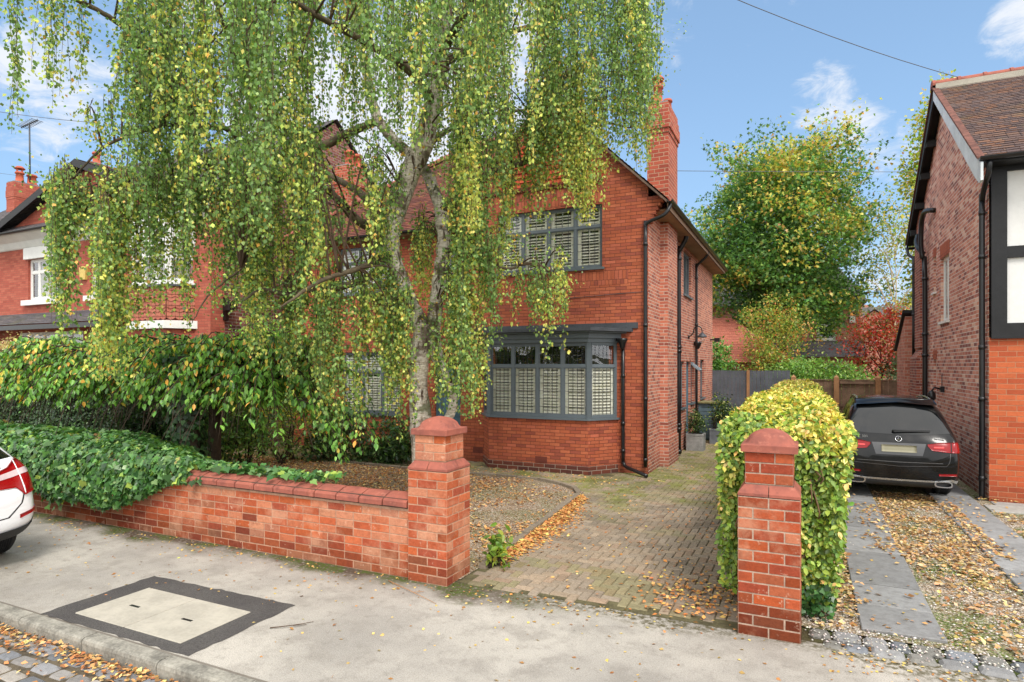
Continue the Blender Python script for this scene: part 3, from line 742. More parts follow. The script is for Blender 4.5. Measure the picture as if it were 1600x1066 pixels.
# ------------------------------------------------------------------ building kit
UZ = Vector((0, 0, 1))
def fpt(o, u, n, a, z, d=0.0):
    """point on a facade: a along u, z up, d outwards"""
    return Vector(o) + Vector(u) * a + UZ * z + Vector(n) * d
def facade(mb, o, u, n, w, h, opens=(), reveal=.11, z0=0.0):
    us = sorted({0.0, w, *[x for op in opens for x in op[:2]]}); zs = sorted({z0, h, *[x for op in opens for x in op[2:4]]})
    for i in range(len(us) - 1):
        for j in range(len(zs) - 1):
            cu, cz = (us[i] + us[i + 1]) / 2, (zs[j] + zs[j + 1]) / 2
            if any(op[0] < cu < op[1] and op[2] < cz < op[3] for op in opens): continue
            mb.quad(*[fpt(o, u, n, a, z) for a, z in ((us[i], zs[j]), (us[i + 1], zs[j]), (us[i + 1], zs[j + 1]), (us[i], zs[j + 1]))])
    for a0, a1, b0, b1 in opens:
        q = [(a0, b0), (a1, b0), (a1, b1), (a0, b1)]
        for k in range(4):
            p, s = q[k], q[(k + 1) % 4]
            mb.quad(fpt(o, u, n, *p), fpt(o, u, n, *p, -reveal), fpt(o, u, n, *s, -reveal), fpt(o, u, n, *s))
def bar(mb, o, u, n, a0, a1, z0, z1, d0, d1):
    """box on a facade frame"""
    P = [fpt(o, u, n, a, z, d) for d in (d0, d1) for a, z in ((a0, z0), (a1, z0), (a1, z1), (a0, z1))]
    mb.add(P, [(4, 5, 6, 7), (3, 2, 1, 0), (0, 1, 5, 4), (1, 2, 6, 5), (2, 3, 7, 6), (3, 0, 4, 7)])
def window(parent, o, u, n, w, h, cols, trans=(), fmat=None, fw=.05, lead=None, shutter=False, curtain=False, sill=True, recess=.06, open_top=None, name='window'):
    """o = lower left corner of the opening on the wall face; cols = fractions of the mullions; trans = heights (m) of transoms"""
    fmat = fmat or M_GREY; R0 = -recess
    fr = MB(); gl = MB(); ld = MB(); sh = MB()
    xs = [0] + [c * w for c in cols] + [w]; zs = [0] + list(trans) + [h]
    bar(fr, o, u, n, 0, fw, 0, h, R0 - .05, R0); bar(fr, o, u, n, w - fw, w, 0, h, R0 - .05, R0)
    bar(fr, o, u, n, fw, w - fw, 0, fw, R0 - .049, R0 - .001); bar(fr, o, u, n, fw, w - fw, h - fw, h, R0 - .049, R0 - .001)
    for c in xs[1:-1]: bar(fr, o, u, n, c - fw * .55, c + fw * .55, fw, h - fw, R0 - .047, R0 + .002)
    for t in zs[1:-1]: bar(fr, o, u, n, fw, w - fw, t - fw * .5, t + fw * .5, R0 - .045, R0 + .004)
    for i in range(len(xs) - 1):
        for j in range(len(zs) - 1):
            a0 = xs[i] + (fw if i == 0 else fw * .55); a1 = xs[i + 1] - (fw if i == len(xs) - 2 else fw * .55)
            b0 = zs[j] + (fw if j == 0 else fw * .5); b1 = zs[j + 1] - (fw if j == len(zs) - 2 else fw * .5)
            t = .018   # casement sash inside each light
            for q in ((a0, a0 + t, b0, b1), (a1 - t, a1, b0, b1), (a0 + t, a1 - t, b0, b0 + t), (a0 + t, a1 - t, b1 - t, b1)):
                bar(fr, o, u, n, *q, R0 - .036, R0 - .008)
            if open_top is not None and (i, j) == open_top: continue
            gl.quad(*[fpt(o, u, n, a, z, R0 - .02) for a, z in ((a0, b0), (a1, b0), (a1, b1), (a0, b1))])
            if lead:
                nx, nz = max(1, round((a1 - a0) / lead[0])), max(1, round((b1 - b0) / lead[1]))
                for k in range(1, nx): c = a0 + (a1 - a0) * k / nx; bar(ld, o, u, n, c - .0042, c + .0042, b0, b1, R0 - .023, R0 - .0165)
                for k in range(1, nz): c = b0 + (b1 - b0) * k / nz; bar(ld, o, u, n, a0, a1, c - .004, c + .004, R0 - .0225, R0 - .017)
    if sill: bar(fr, o, u, n, -.05, w + .05, -.045, 0, -.1, .05)
    W_ = fr.build(name, fmat, parent)
    gl.build('pane', M_GLASS, W_)
    if ld.v: ld.build('glazing_lead', M_LEAD, W_)
    if shutter:
        D = R0 - .055
        zz = [0] + [t for t in trans] + [h] if shutter == 'full' else ([0, trans[0]] if trans else [0, h])
        zz = [0, h] if shutter == 'one' else zz
        for i in range(len(xs) - 1):
            for j in range(len(zz) - 1):
                a0, a1, b0, b1 = xs[i] + .03, xs[i + 1] - .03, zz[j] + .02, zz[j + 1] - .01
                st = .082
                for q in ((a0, a0 + st, b0, b1), (a1 - st, a1, b0, b1), (a0 + st, a1 - st, b0, b0 + .07), (a0 + st, a1 - st, b1 - .06, b1)): bar(sh, o, u, n, *q, D - .03, D)
                nl = int((b1 - b0 - .13) / .062)
                for k in range(nl):
                    zc = b0 + .085 + k * .062; lw = .037; ta = .62
                    p = [fpt(o, u, n, a, zc + s * lw * math.sin(ta), D - .015 - s * lw * math.cos(ta)) for s in (-1, 1) for a in (a0 + st, a1 - st)]
                    q = [x_ + UZ * .007 for x_ in p]
                    sh.add([*p, *q], [(0, 2, 3, 1), (4, 5, 7, 6), (0, 1, 5, 4), (2, 6, 7, 3)])
                sh_mid = (a0 + a1) / 2; bar(sh, o, u, n, sh_mid - .005, sh_mid + .005, b0 + .07, b1 - .06, D + .012, D + .02)
        sh.build('shutter', M_CREAM, W_)
    if curtain:
        cu = MB(); nn = 40
        pts = [(w * k / nn, .03 * math.sin(k * 1.9) + .012 * math.sin(k * 5.3)) for k in range(nn + 1)]
        for k in range(nn):
            if .42 < k / nn < .55 and curtain == 'parted': continue
            cu.quad(*[fpt(o, u, n, a, z, R0 - .2 + d) for (a, d), z in ((pts[k], 0), (pts[k + 1], 0), (pts[k + 1], h), (pts[k], h))])
        cu.build('curtain', M_CURT, W_)
    # dark panel, the unlit room's darkness put into its colour
    dk = MB(); bar(dk, o, u, n, -.1, w + .1, -.1, h + .1, R0 - .95, R0 - .9); dk.build('room_back', M_DARK, W_)
    return W_
def slope(mb, eL, eR, rR, rL, step=.1, lift=.014, wob=.004, seed=1):
    """tiled roof slope as stepped courses, from eave (L,R) up to ridge (R,L)"""
    eL, eR, rR, rL = map(Vector, (eL, eR, rR, rL)); n = (eR - eL).cross(rL - eL)
    n = n.normalized()
    if n.z < 0: n = -n
    Ls = max((rL - eL).length, (rR - eR).length)
    # true slope length perpendicular to the eave
    ud = (eR - eL).normalized(); dv = (rL - eL) - ud * (rL - eL).dot(ud); Ls = dv.length
    N_ = max(1, int(Ls / step)); r = random.Random(seed); M_ = max(2, int((eR - eL).length / .34))
    for k in range(N_):
        t0, t1 = k / N_, (k + 1) / N_ + .15 / N_
        a, c = eL.lerp(rL, t0), eR.lerp(rR, t0); d, e = eL.lerp(rL, min(t1, 1)), eR.lerp(rR, min(t1, 1))
        m_ = max(1, int((c - a).length / .34)) if (c - a).length > .05 else 1
        lows, lowb, ups = [], [], []
        for i in range(m_ + 1):
            s_ = i / m_; o_ = r.uniform(-wob, wob)
            lows.append(a.lerp(c, s_) + n * (lift + o_)); lowb.append(a.lerp(c, s_) - n * .004); ups.append(d.lerp(e, s_) + n * .001)
        for i in range(m_):
            mb.quad(lows[i], lows[i + 1], ups[i + 1], ups[i]); mb.quad(lowb[i], lowb[i + 1], lows[i + 1], lows[i])
def pipe_on(parent, pts, rad, name='downpipe', collars=(), mat=None, brk=None):
    mb = MB(); mb.tube(smooth_path(pts, 3) if len(pts) > 2 else pts, rad, 10)
    for (x, y, z) in collars:
        mb.tube([(x, y, z - .035), (x, y, z + .035)], rad * 1.22, 10); 
        if brk: mb.box(x - .012 - abs(brk[0]) * 0, y - .012, z - .012, x + brk[0] + .012, y + brk[1] + .012, z + .012)
    return mb.build(name, mat or M_BLACK, parent)
def gutter(mb, p0, p1, r=.06):
    p0, p1 = Vector(p0), Vector(p1); t = (p1 - p0).normalized(); s = UZ.cross(t)
    prof = [s * r * math.cos(a) + UZ * (-r * math.sin(a)) for a in np.linspace(0, PI, 9)]
    prof += [p * .86 + UZ * .002 for p in reversed(prof)]
    k = len(prof); mb.add([p0 + q for q in prof] + [p1 + q for q in prof], [tuple(range(k)), tuple(range(2 * k - 1, k - 1, -1))] + [(i, (i + 1) % k, k + (i + 1) % k, k + i) for i in range(k)])
def ridge(mb, p0, p1, r=.11, l_=.33):
    p0, p1 = Vector(p0), Vector(p1); n_ = max(1, int((p1 - p0).length / l_)); t = (p1 - p0).normalized(); s = UZ.cross(t).normalized(); up = t.cross(s)
    for i in range(n_):
        a, c = p0.lerp(p1, i / n_), p0.lerp(p1, (i + 1) / n_)
        def ring(p, rr): return [p + s * rr * math.cos(x) + up * (rr * .8 * math.sin(x)) for x in np.linspace(-.25, PI + .25, 9)]
        vs = ring(a, r * 1.16) + ring(a.lerp(c, .13), r * 1.16) + ring(a.lerp(c, .14), r) + ring(c, r)
        mb.add(vs, [(q * 9 + k, q * 9 + k + 1, q * 9 + 10 + k, q * 9 + 9 + k) for q in range(3) for k in range(8)] + [tuple(range(8, -1, -1)), tuple(range(27, 36))])
def chimney_pot(mb, x, y, z, r=.12, h=.5, cowl=False):
    mb.lathe([(r * 1.25, z), (r * 1.25, z + .06), (r, z + .09), (r * .88, z + h * .8), (r * 1.15, z + h * .82), (r * 1.15, z + h * .9), (r * .95, z + h), (r * .7, z + h), (r * .7, z + h * .6), (.01, z + h * .6)], (x, y, 0), n=16)
    if cowl:
        for k in range(4): a = k * PI / 2 + .4; mb.box(x + r * .8 * math.cos(a) - .02, y + r * .8 * math.sin(a) - .02, z + h, x + r * .8 * math.cos(a) + .02, y + r * .8 * math.sin(a) + .02, z + h + .1)
        mb.lathe([(r * 1.3, z + h + .1), (r * 1.3, z + h + .13), (r * .7, z + h + .2), (.01, z + h + .22)], (x, y, 0), n=16)

# ------------------------------------------------------------------ the main house
X, Y, Z_ = (1, 0, 0), (0, 1, 0), (0, 0, 1)
hs = empty('brick_house', (-5, 12.15, 0), 'orange brick house with grey framed shuttered windows, a bay and a tall side chimney', 'house')
FY = 12.15; WX0, WX1 = -7.08, -2.8; GX = -4.94; EZ = 5.45; APZ = 7.86
wl = MB()
UW = (-6.14, -3.74, 4.17, 5.47)
facade(wl, (WX0, FY, 0), X, (0, -1, 0), WX1 - WX0, 5.5, [(UW[0] - WX0, UW[1] - WX0, UW[2], UW[3]), (-6.2 - WX0, -3.6 - WX0, 1.0, 2.75)], .12)
sl_ = (APZ - 5.3) / (WX1 + .0 - GX)
wl.poly([(WX0, FY, 5.5), (WX1, FY, 5.5), (WX1, FY, 5.72), (GX, FY, APZ - .04), (WX0, FY, 5.72)])
# left part, set back, with the door
LY = 12.6; LX0 = -12.6
facade(wl, (LX0, LY, 0), X, (0, -1, 0), WX0 - LX0, 5.4, [(-10.9 - LX0, -9.05 - LX0, .95, 2.5), (-8.05 - LX0, -7.1 - LX0, .05, 2.2), (-11.0 - LX0, -9.1 - LX0, 4.0, 5.2), (-8.0 - LX0, -7.35 - LX0, 4.1, 5.2)], .12)
wl.quad((WX0, LY, 0), (WX0, FY, 0), (WX0, FY, 5.4), (WX0, LY, 5.4))
wl.build('front_wall', M_FRONT, hs)
sw = MB()
SO = (-2.8, 12.15, 0)
side_op = [(15.72 - 12.15, 16.2 - 12.15, 1.1, 2.27), (16.46 - 12.15, 17.12 - 12.15, .1, 2.27), (17.16 - 12.15, 17.66 - 12.15, 1.15, 2.27), (18.83 - 12.15, 19.6 - 12.15, 1.2, 2.34), (16.07 - 12.15, 17.24 - 12.15, 3.99, 5.12)]
facade(sw, SO, Y, X, 9.35, 5.3, side_op, .1)
sw.box(-2.95, 13.27, 0, -2.64, 14.34, 5.32)                                  # chimney breast
sw.box(-2.96, 13.24, 0, -2.615, 14.37, .62)                                   # its plinth
sw.build('side_wall', M_SIDE, hs)
bk = MB(); bk.quad((WX1, 21.5, 0), (LX0, 21.5, 0), (LX0, 21.5, 5.4), (WX1, 21.5, 5.4)); bk.quad((LX0, 21.5, 0), (LX0, LY, 0), (LX0, LY, 5.4), (LX0, 21.5, 5.4))
bk.build('rear_wall', M_SIDE, hs)
MB().quad((LX0, LY + .3, 2.7), (WX1 - .2, LY + .3, 2.7), (WX1 - .2, 21.3, 2.7), (LX0, 21.3, 2.7)).build('upper_floor', M_DARK, hs)
MB().quad((LX0 + .02, LY + .02, .05), (WX1 - .02, FY + .02, .05), (WX1 - .02, 21.4, .05), (LX0 + .02, 21.4, .05)).build('ground_floor', M_DARK, hs)
# stringcourse, soldier bricks, corbels
M_SOLD = brick_mat('soldier brick', ORANGE, S(112, 64, 50), bw=.078, rh=.30, mw=.007, stain=.3, soot=S(110, 50, 38), bumpd=.003, rough=.7)
MB().box(-6.3, FY - .004, 5.52, -3.72, FY + .05, 5.86).build('window_arch', M_SOLD, hs)
MB().box(-6.3, FY - .004, 3.80, -3.2, FY + .05, 4.08).build('soldier_course', M_SOLD, hs)
st = MB()
for k in range(46):
    x = -6.5 + k * .06
    if x < -3.72: st.box(x, FY - (.05 if k % 2 else .03), 5.90, x + .058, FY + .02, 5.955)
st.box(-6.5, FY - .058, 5.957, -3.72, FY + .02, 5.985); st.build('string_course', plain('dark red stringcourse', S(120, 50, 40), .7, .25, 8), hs)
th = MB()
for k in range(13):
    z0 = 6.0 + k * .105; xr = min(-3.72, -4.94 + (APZ - .25 - z0 - .1) / 1.12)
    if xr < -4.9: break
    xl = -9.88 - xr; th.prism([(xl, FY - .035, z0), (xl, FY - .004, z0 + .115), (xl, FY + .01, z0 + .115), (xl, FY + .01, z0)], (xr - xl, 0, 0))
th.build('gable_tiles', M_TILEHUNG, hs)
cb = MB()
for k in range(6): cb.box(-2.80 - .06, FY - .002 - .001 * k, 4.98 + k * .078, -2.74 + k * .045, FY + .16, 5.05 + k * .078)
cb.box(-2.86, FY + .001, 5.4, -2.5, FY + .155, 5.5)
cb.build('corbel', M_FRONT, hs)
# canted bay
BY = 11.58
bw_ = MB(); BP = [(-6.48, FY), (-6.05, BY), (-3.85, BY), (-3.42, FY)]
def bay_ring(mb, z0, z1, off=0.0, cap=False):
    o = off
    P = [(-6.48 - o * 1.2, FY + .01), (-6.05 - o * .5, BY - o), (-3.85 + o * .5, BY - o), (-3.42 + o * 1.2, FY + .01)]
    for i in range(3): mb.quad((*P[i], z0), (*P[i + 1], z0), (*P[i + 1], z1), (*P[i], z1))
    mb.poly([(*p, z1) for p in P])
    if cap: mb.poly([(*p, z0) for p in reversed(P)])
bay_ring(bw_, .17, 1.07); bw_.build('bay_wall', M_FRONT, hs)
pb = MB(); bay_ring(pb, 0, .168, .018); pb.build('bay_plinth', brick_mat('plinth brick', [S(120, 66, 52), S(104, 58, 50), S(134, 72, 54)], S(172, 156, 140), mw=.011, stain=.2), hs)
sb = MB(); bay_ring(sb, 1.072, 1.112, .05, True); sb.build('bay_sill', M_GREY, hs)
ZS, ZH = 1.115, 2.62
fl = (Vector((-6.05, BY + .03, ZS)), Vector((-3.85, BY + .03, ZS)))
bwf = window(hs, fl[0], X, (0, -1, 0), 2.2, ZH - ZS, [.25, .5, .75], [1.03], fw=.055, lead=(.1, .17), shutter='low', sill=False, recess=0.0)
for (a, c) in (((-3.83, BY + .04), (-3.43, FY - .01)), ((-6.47, FY - .01), (-6.07, BY + .04))):
    a, c = Vector((*a, ZS)), Vector((*c, ZS)); u_ = (c - a).normalized(); n_ = u_.cross(UZ)
    window(hs, a, u_, n_, (c - a).length, ZH - ZS, [], [1.03], fw=.045, lead=(.1, .17), shutter='low', sill=False, recess=0.0)
for x_ in (-6.06, -3.84): MB().box(x_ - .045, BY + .005, ZS - .002, x_ + .045, BY + .085, ZH).build('corner_post', M_GREY, hs)
hd = MB(); bay_ring(hd, ZH, 2.70, .03, True); bay_ring(hd, 2.702, 2.80, .07, True); bay_ring(hd, 2.802, 2.83, .16, True); hd.build('bay_fascia', M_GREY, hs)
br = MB(); bay_ring(br, 2.833, 2.90, .27, True)
o = .27; P = [(-6.48 - o * 1.2, FY + .01), (-6.05 - o * .5, BY - o), (-3.85 + o * .5, BY - o), (-3.42 + o * 1.2, FY + .01)]
br.box(-6.9, FY - .03, 2.9, -3.0, FY + .01, 3.02); br.build('bay_roof', M_LEADG, hs)
ab = MB(); ab.box(-4.98, BY - .006, .18, -4.72, BY + .01, .31)
for k in range(7): ab.box(-4.97 + k * .035, BY - .012, .19, -4.955 + k * .035, BY - .004, .30)
ab.build('air_brick', plain('dark air brick', S(112, 56, 44), .8), hs)
a2 = MB(); a2.box(-6.75, FY - .006, .2, -6.5, FY + .01, .33); a2.build('air_brick', bpy.data.materials['dark air brick'], hs)
# upper front window and the rest
window(hs, (UW[0], FY, UW[2]), X, (0, -1, 0), 2.4, 1.3, [.25, .5, .75], [.86], lead=(.14, .15), shutter='full')
window(hs, (-10.9, LY, .95), X, (0, -1, 0), 1.85, 1.55, [.34, .67], [1.05], lead=(.14, .16), shutter='full')
window(hs, (-11.0, LY, 4.0), X, (0, -1, 0), 1.9, 1.2, [.34, .67], [.8], lead=(.14, .16), shutter='full')
window(hs, (-8.0, LY, 4.1), X, (0, -1, 0), .65, 1.1, [], [.75], lead=(.14, .16))
window(hs, (-2.8, 16.07, 3.99), Y, X, 1.17, 1.13, [.33, .66], [], lead=(.14, .16), curtain=True)
window(hs, (-2.8, 15.72, 1.1), Y, X, .48, 1.17, [], [.8])
vw = window(hs, (-2.8, 17.16, 1.15), Y, X, .5, 1.12, [], [.76], open_top=(0, 1))
window(hs, (-2.8, 18.83, 1.2), Y, X, .77, 1.14, [], [.8])
vt = MB(); Mv = Matrix.Translation((-2.84, 17.41, 2.24)) @ Matrix.Rotation(-math.radians(52), 4, 'Y')
for q in ((-.02, -.22, -.34, .02, -.18, 0), (-.02, .18, -.34, .02, .22, 0), (-.02, -.18, -.34, .02, .18, -.30), (-.02, -.18, -.04, .02, .18, 0)): vt.box(*q, M=Mv)
vt.build('open_vent', plain('pale grey vent frame', S(150, 162, 170), .4), vw)
MB().box(-.004, -.18, -.30, .004, .18, -.04, M=Mv).build('pane', M_GLASS, vw)
def door(parent, o, u, n, w, h, mat, glazed=False, recess=.08):
    d = MB(); R0 = -recess
    bar(d, o, u, n, 0, .05, 0, h, R0 - .05, R0 + .02); bar(d, o, u, n, w - .05, w, 0, h, R0 - .05, R0 + .02); bar(d, o, u, n, .05, w - .05, h - .05, h, R0 - .05, R0 + .018)
    for a, c in ((.052, .15), (w - .15, w - .052)): bar(d, o, u, n, a, c, 0, h - .052, R0 - .04, R0)
    for a, c in ((0, .2), (.9, 1.02), (h - .2, h - .052)): bar(d, o, u, n, .15, w - .15, a, c, R0 - .039, R0 - .001)
    bar(d, o, u, n, .15, w - .15, .2, .9, R0 - .035, R0 - .014)
    if not glazed: bar(d, o, u, n, .15, w - .15, 1.02, h - .2, R0 - .035, R0 - .014); bar(d, o, u, n, w / 2 - .02, w / 2 + .02, .2, h - .2, R0 - .034, R0 - .004)
    D = d.build('door', mat, parent)
    if glazed: g = MB(); g.quad(*[fpt(o, u, n, a, z, R0 - .02) for a, z in ((.15, 1.02), (w - .15, 1.02), (w - .15, h - .2), (.15, h - .2))]); g.build('pane', M_GLASS, D)
    hn = MB(); p = fpt(o, u, n, .11, 1.02, R0 + .03); hn.tube([p - Vector(n) * .03, p, p + Vector(u) * .1], .012, 8); hn.build('handle', M_CHROME, D)
    dk = MB(); bar(dk, o, u, n, 0, w, 0, h, R0 - .5, R0 - .45); dk.build('hall_back', M_DARK, D)
    return D
door(hs, (-8.05, LY, .05), X, (0, -1, 0), .95, 2.15, M_DOORB)
door(hs, (-2.8, 16.46, .1), Y, X, .66, 2.17, M_DOORB, True)
MB().box(-2.79, 16.4, .0, -2.5, 17.2, .1).build('door_step', M_CONC, hs); MB().box(-8.2, LY - .35, 0, -7.1, LY - .01, .05).build('door_step', M_CONC, hs)
# roofs
rf = MB(); ex = -2.42
slope(rf, (ex, 21.6, EZ - .05), (ex, FY - .12, EZ - .05), (GX, FY - .12, APZ), (GX, 17.5, APZ), seed=3)
slope(rf, (-7.46, FY - .12, EZ - .05), (-7.46, 17.5, EZ - .05), (GX, 17.5, APZ), (GX, FY - .12, APZ), seed=4)
RZ = 9.1; Lx = -13.0
slope(rf, (Lx, LY - .3, EZ - .04), (-4.9, LY - .3, EZ - .04), (-6.4, 16.95, RZ), (-9.2, 16.95, RZ), seed=5)
slope(rf, (Lx, 21.7, EZ - .04), (Lx, LY - .3, EZ - .04), (-9.2, 16.95, RZ), (-9.2, 16.95, RZ), seed=6)
slope(rf, (ex - .02, LY - .1, EZ - .10), (ex - .02, 21.7, EZ - .10), (-6.4, 16.95, RZ), (-6.4, 16.95, RZ), seed=7) if False else None
slope(rf, (ex - .03, 21.7, EZ - .12), (ex - .03, LY, EZ - .12), (-6.4, 16.95, RZ), (-6.4, 16.95, RZ), seed=7)
slope(rf, (ex, 21.7, EZ - .1), (Lx, 21.7, EZ - .04), (-9.2, 16.95, RZ), (-6.4, 16.95, RZ), seed=8)
RF = rf.build('roof', M_ROOF, hs)
for g_ in (((GX, FY - .12, APZ + .01), (GX, 15.6, APZ + .01)), ((-9.2, 16.95, RZ), (-6.4, 16.95, RZ)), ((Lx, LY - .3, EZ), (-9.25, 16.9, RZ))): rg = MB(); ridge(rg, *g_); rg.build('ridge_tiles', M_TERRA, RF)
vg = MB()
for sx in (1, -1):
    a = Vector((GX, FY - .13, APZ - .02)); c = Vector((GX + sx * 2.52, FY - .13, EZ - .08))
    vg.prism([a, c, c - UZ * .05, a - UZ * .06], (0, .14, 0))
vg.build('verge', plain('verge mortar', S(112, 92, 80), .9, .3, 8), RF)
sf = MB(); sf.box(-2.82, FY + .16, 5.22, ex + .01, 21.6, 5.26); sf.box(ex - .01, FY + .0, 5.22, ex + .012, 21.6, 5.37); sf.box(Lx, LY - .28, 5.3, WX0 - .01, LY, 5.34)
sf.build('soffit', M_SOFFIT, RF)
for g_ in (((ex + .05, FY - .1, 5.38), (ex + .05, 21.65, 5.36)), ((-7.5, LY - .36, 5.38), (Lx, LY - .36, 5.38))): gt = MB(); gutter(gt, *g_); gt.build('gutter', M_BLACK, RF)
# chimneys
def chimney(parent, x0, x1, y0, y1, z0, z1, mat, pots, cor=.05):
    c = MB(); c.box(x0, y0, z0, x1, y1, z1 - .55)
    c.box(x0 - cor, y0 - cor, z1 - .548, x1 + cor, y1 + cor, z1 - .30); c.box(x0 - cor * .4, y0 - cor * .4, z1 - .64, x1 + cor * .4, y1 + cor * .4, z1 - .549)
    c.box(x0 - cor * .6, y0 - cor * .6, z1 - .298, x1 + cor * .6, y1 + cor * .6, z1 - .16); c.box(x0 - cor * .1, y0 - cor * .1, z1 - .158, x1 + cor * .1, y1 + cor * .1, z1)
    C = c.build('chimney', mat, parent)
    MB().box(x0 + .02, y0 + .02, z1, x1 - .02, y1 - .02, z1 + .04).build('flaunching', M_CONC, C)
    for (px, py, r, h, cw) in pots: p = MB(); chimney_pot(p, px, py, z1 + .03, r, h, cw); p.build('chimney_pot', M_POT, C)
    return C
chimney(hs, -3.08, -2.63, 13.27, 14.32, 5.2, 7.78, M_CHIM, [(-2.90, 13.5, .105, .46, True), (-2.80, 14.05, .095, .34, False)], .045)
chimney(hs, -12.9, -12.4, 14.6, 15.4, 5.0, 8.2, M_CHIM, [(-12.6, 14.9, .13, .5, False), (-12.6, 15.3, .13, .5, False)])
# pipes
pipe_on(hs, [(ex + .04, FY + .05, 5.33), (ex + .02, FY - .02, 5.2), (-2.5, FY - .05, 5.08), (-2.78, FY - .06, 4.98), (-2.84, FY - .06, 4.88), (-2.84, FY - .06, 4.6), (-2.84, FY - .06, .16)], .036, collars=[(-2.84, FY - .06, z) for z in (4.55, 2.95, 1.5, .3)], brk=(0, .05))
pipe_on(hs, [(-3.29, FY - .06, 2.55), (-3.29, FY - .06, .42), (-3.28, FY - .07, .22), (-3.2, FY - .12, .14), (-2.95, FY - .3, .10), (-2.72, FY - .46, .055)], .036, collars=[(-3.29, FY - .06, z) for z in (1.95, 1.0, .45)], brk=(0, .05))
hp = MB(); hp.lathe([(.03, 2.48), (.05, 2.52), (.07, 2.6), (.1, 2.66), (.1, 2.70), (.09, 2.70), (.06, 2.62), (.01, 2.6)], (-3.29, FY - .1, 0), n=14); hp.tube([(-3.42, FY - .12, 2.68), (-3.3, FY - .1, 2.66)], .03, 8); hp.build('hopper', M_BLACK, hs)
pipe_on(hs, [(-2.52, 14.96, 5.62), (-2.54, 14.96, 5.3), (-2.56, 14.97, 5.15), (-2.66, 14.98, 4.98), (-2.72, 14.98, 4.85), (-2.72, 14.98, 4.6), (-2.72, 14.98, .05)], .056, name='soil_pipe', collars=[(-2.72, 14.98, z) for z in (4.7, 2.6, 2.5, .75, .65, .12)], brk=(-.06, 0))
pipe_on(hs, [(ex, 17.69, 5.33), (-2.46, 17.69, 5.18), (-2.68, 17.69, 4.98), (-2.73, 17.69, 4.85), (-2.73, 17.69, 4.6), (-2.73, 17.69, .1)], .036, collars=[(-2.73, 17.69, z) for z in (4.6, 3.3, .8)], brk=(-.05, 0))
hp = MB(); hp.lathe([(.04, 2.62), (.06, 2.66), (.11, 2.78), (.11, 2.83), (.02, 2.83)], (-2.70, 17.69, 0), n=14); hp.build('hopper', M_BLACK, hs)
# swan neck wall lamp
wlp = empty('wall_lamp', (-2.78, 16.75, 2.9), 'black swan neck wall lamp with glass shade above the side door', 'lamp')
l_ = MB(); l_.lathe([(.05, 0), (.05, .015), (.02, .03)], (-2.79, 16.75, 2.92), 'x', 12)
l_.tube(smooth_path([(-2.78, 16.75, 2.92), (-2.68, 16.75, 3.0), (-2.64, 16.75, 3.14), (-2.55, 16.75, 3.2), (-2.46, 16.75, 3.14), (-2.44, 16.75, 3.02)], 5), .014, 8); l_.build('arm', M_BLACK, wlp)
MB().lathe([(.03, 3.03), (.06, 2.99), (.12, 2.93), (.125, 2.9), (.10, 2.9), (.03, 2.98)], (-2.44, 16.75, 0), n=16).build('lamp_shade', M_LEADG, wlp)
MB().lathe([(.045, 2.92), (.06, 2.86), (.05, 2.78), (.02, 2.74), (.005, 2.74)], (-2.44, 16.75, 0), n=14).build('globe', M_GLASS, wlp)
cc_ = empty('security_light', (-2.75, 21.0, 3.0), 'small black security light near the far corner of the orange house', 'light')
MB().box(-2.80, 20.95, 2.98, -2.62, 21.0, 3.03).build('bracket', M_BLACK, cc_); MB().box(-2.66, 20.86, 2.93, -2.5, 21.0, 3.06).build('lamp_head', M_BLACK, cc_)
# alarm line / cable along front
cbl = MB(); cbl.tube([(-2.9, FY - .012, 3.62), (-3.3, FY - .012, 3.61), (-4.6, FY - .012, 3.56)], .006, 5); cbl.build('cable', M_LEADG, hs)

# ------------------------------------------------------------------ half timbered neighbour on the right
nb = empty('half_timbered_house', (3, 12.06, 0), 'mottled brick gable house with black and white timbered front at the right edge', 'house')
NX, NY0, NY1, RY, RZ2, EZ2 = 2.63, 12.06, 18.95, 15.5, 8.0, 5.42
nw = MB()
ops = [(15.05, 15.9, 3.08, 4.44), (16.42, 16.72, 3.8, 4.6), (16.38, 16.72, 1.1, 2.3), (15.9, 16.1, 1.75, 2.1)]
facade(nw, (NX, NY1, 0), (0, -1, 0), (-1, 0, 0), NY1 - NY0, 5.3, [(NY1 - b_, NY1 - a_, c_, d_) for a_, b_, c_, d_ in ops], .09)
nw.poly([(NX, NY1, 5.3), (NX, NY0, 5.3), (NX, NY0, 5.5), (NX, RY, RZ2 - .1), (NX, NY1, 5.5)])
nw.quad((9.5, NY1, 0), (NX, NY1, 0), (NX, NY1, 5.4), (9.5, NY1, 5.4)); nw.quad((9.5, NY0, 0), (9.5, NY1, 0), (9.5, NY1, 5.4), (9.5, NY0, 5.4))
nw.poly([(9.5, NY0, 5.4), (9.5, NY1, 5.4), (9.5, RY, RZ2 - .1)])
nw.build('side_wall', M_NBRICK, nb)
pr_ = MB(); pr_.box(NX - .16, 17.95, 0, NX + .05, 19.0, 2.35); pr_.add([(NX - .16, 17.95, 2.352), (NX - .16, 19.0, 2.352), (NX + .02, 19.0, 2.6), (NX + .02, 17.95, 2.6), (NX + .02, 17.95, 2.352), (NX + .02, 19, 2.352)], [(0, 3, 2, 1), (0, 4, 3), (1, 2, 5), (0, 1, 5, 4)])
pr_.box(NX - .06, 18.1, 2.6, NX + .03, 18.95, 6.0); pr_.build('chimney_breast', M_NDARK, nb)
nf = MB(); nf.quad((NX, NY0, 0), (9.5, NY0, 0), (9.5, NY0, 2.6), (NX, NY0, 2.6)); nf.build('front_wall', M_NFRONT, nb)
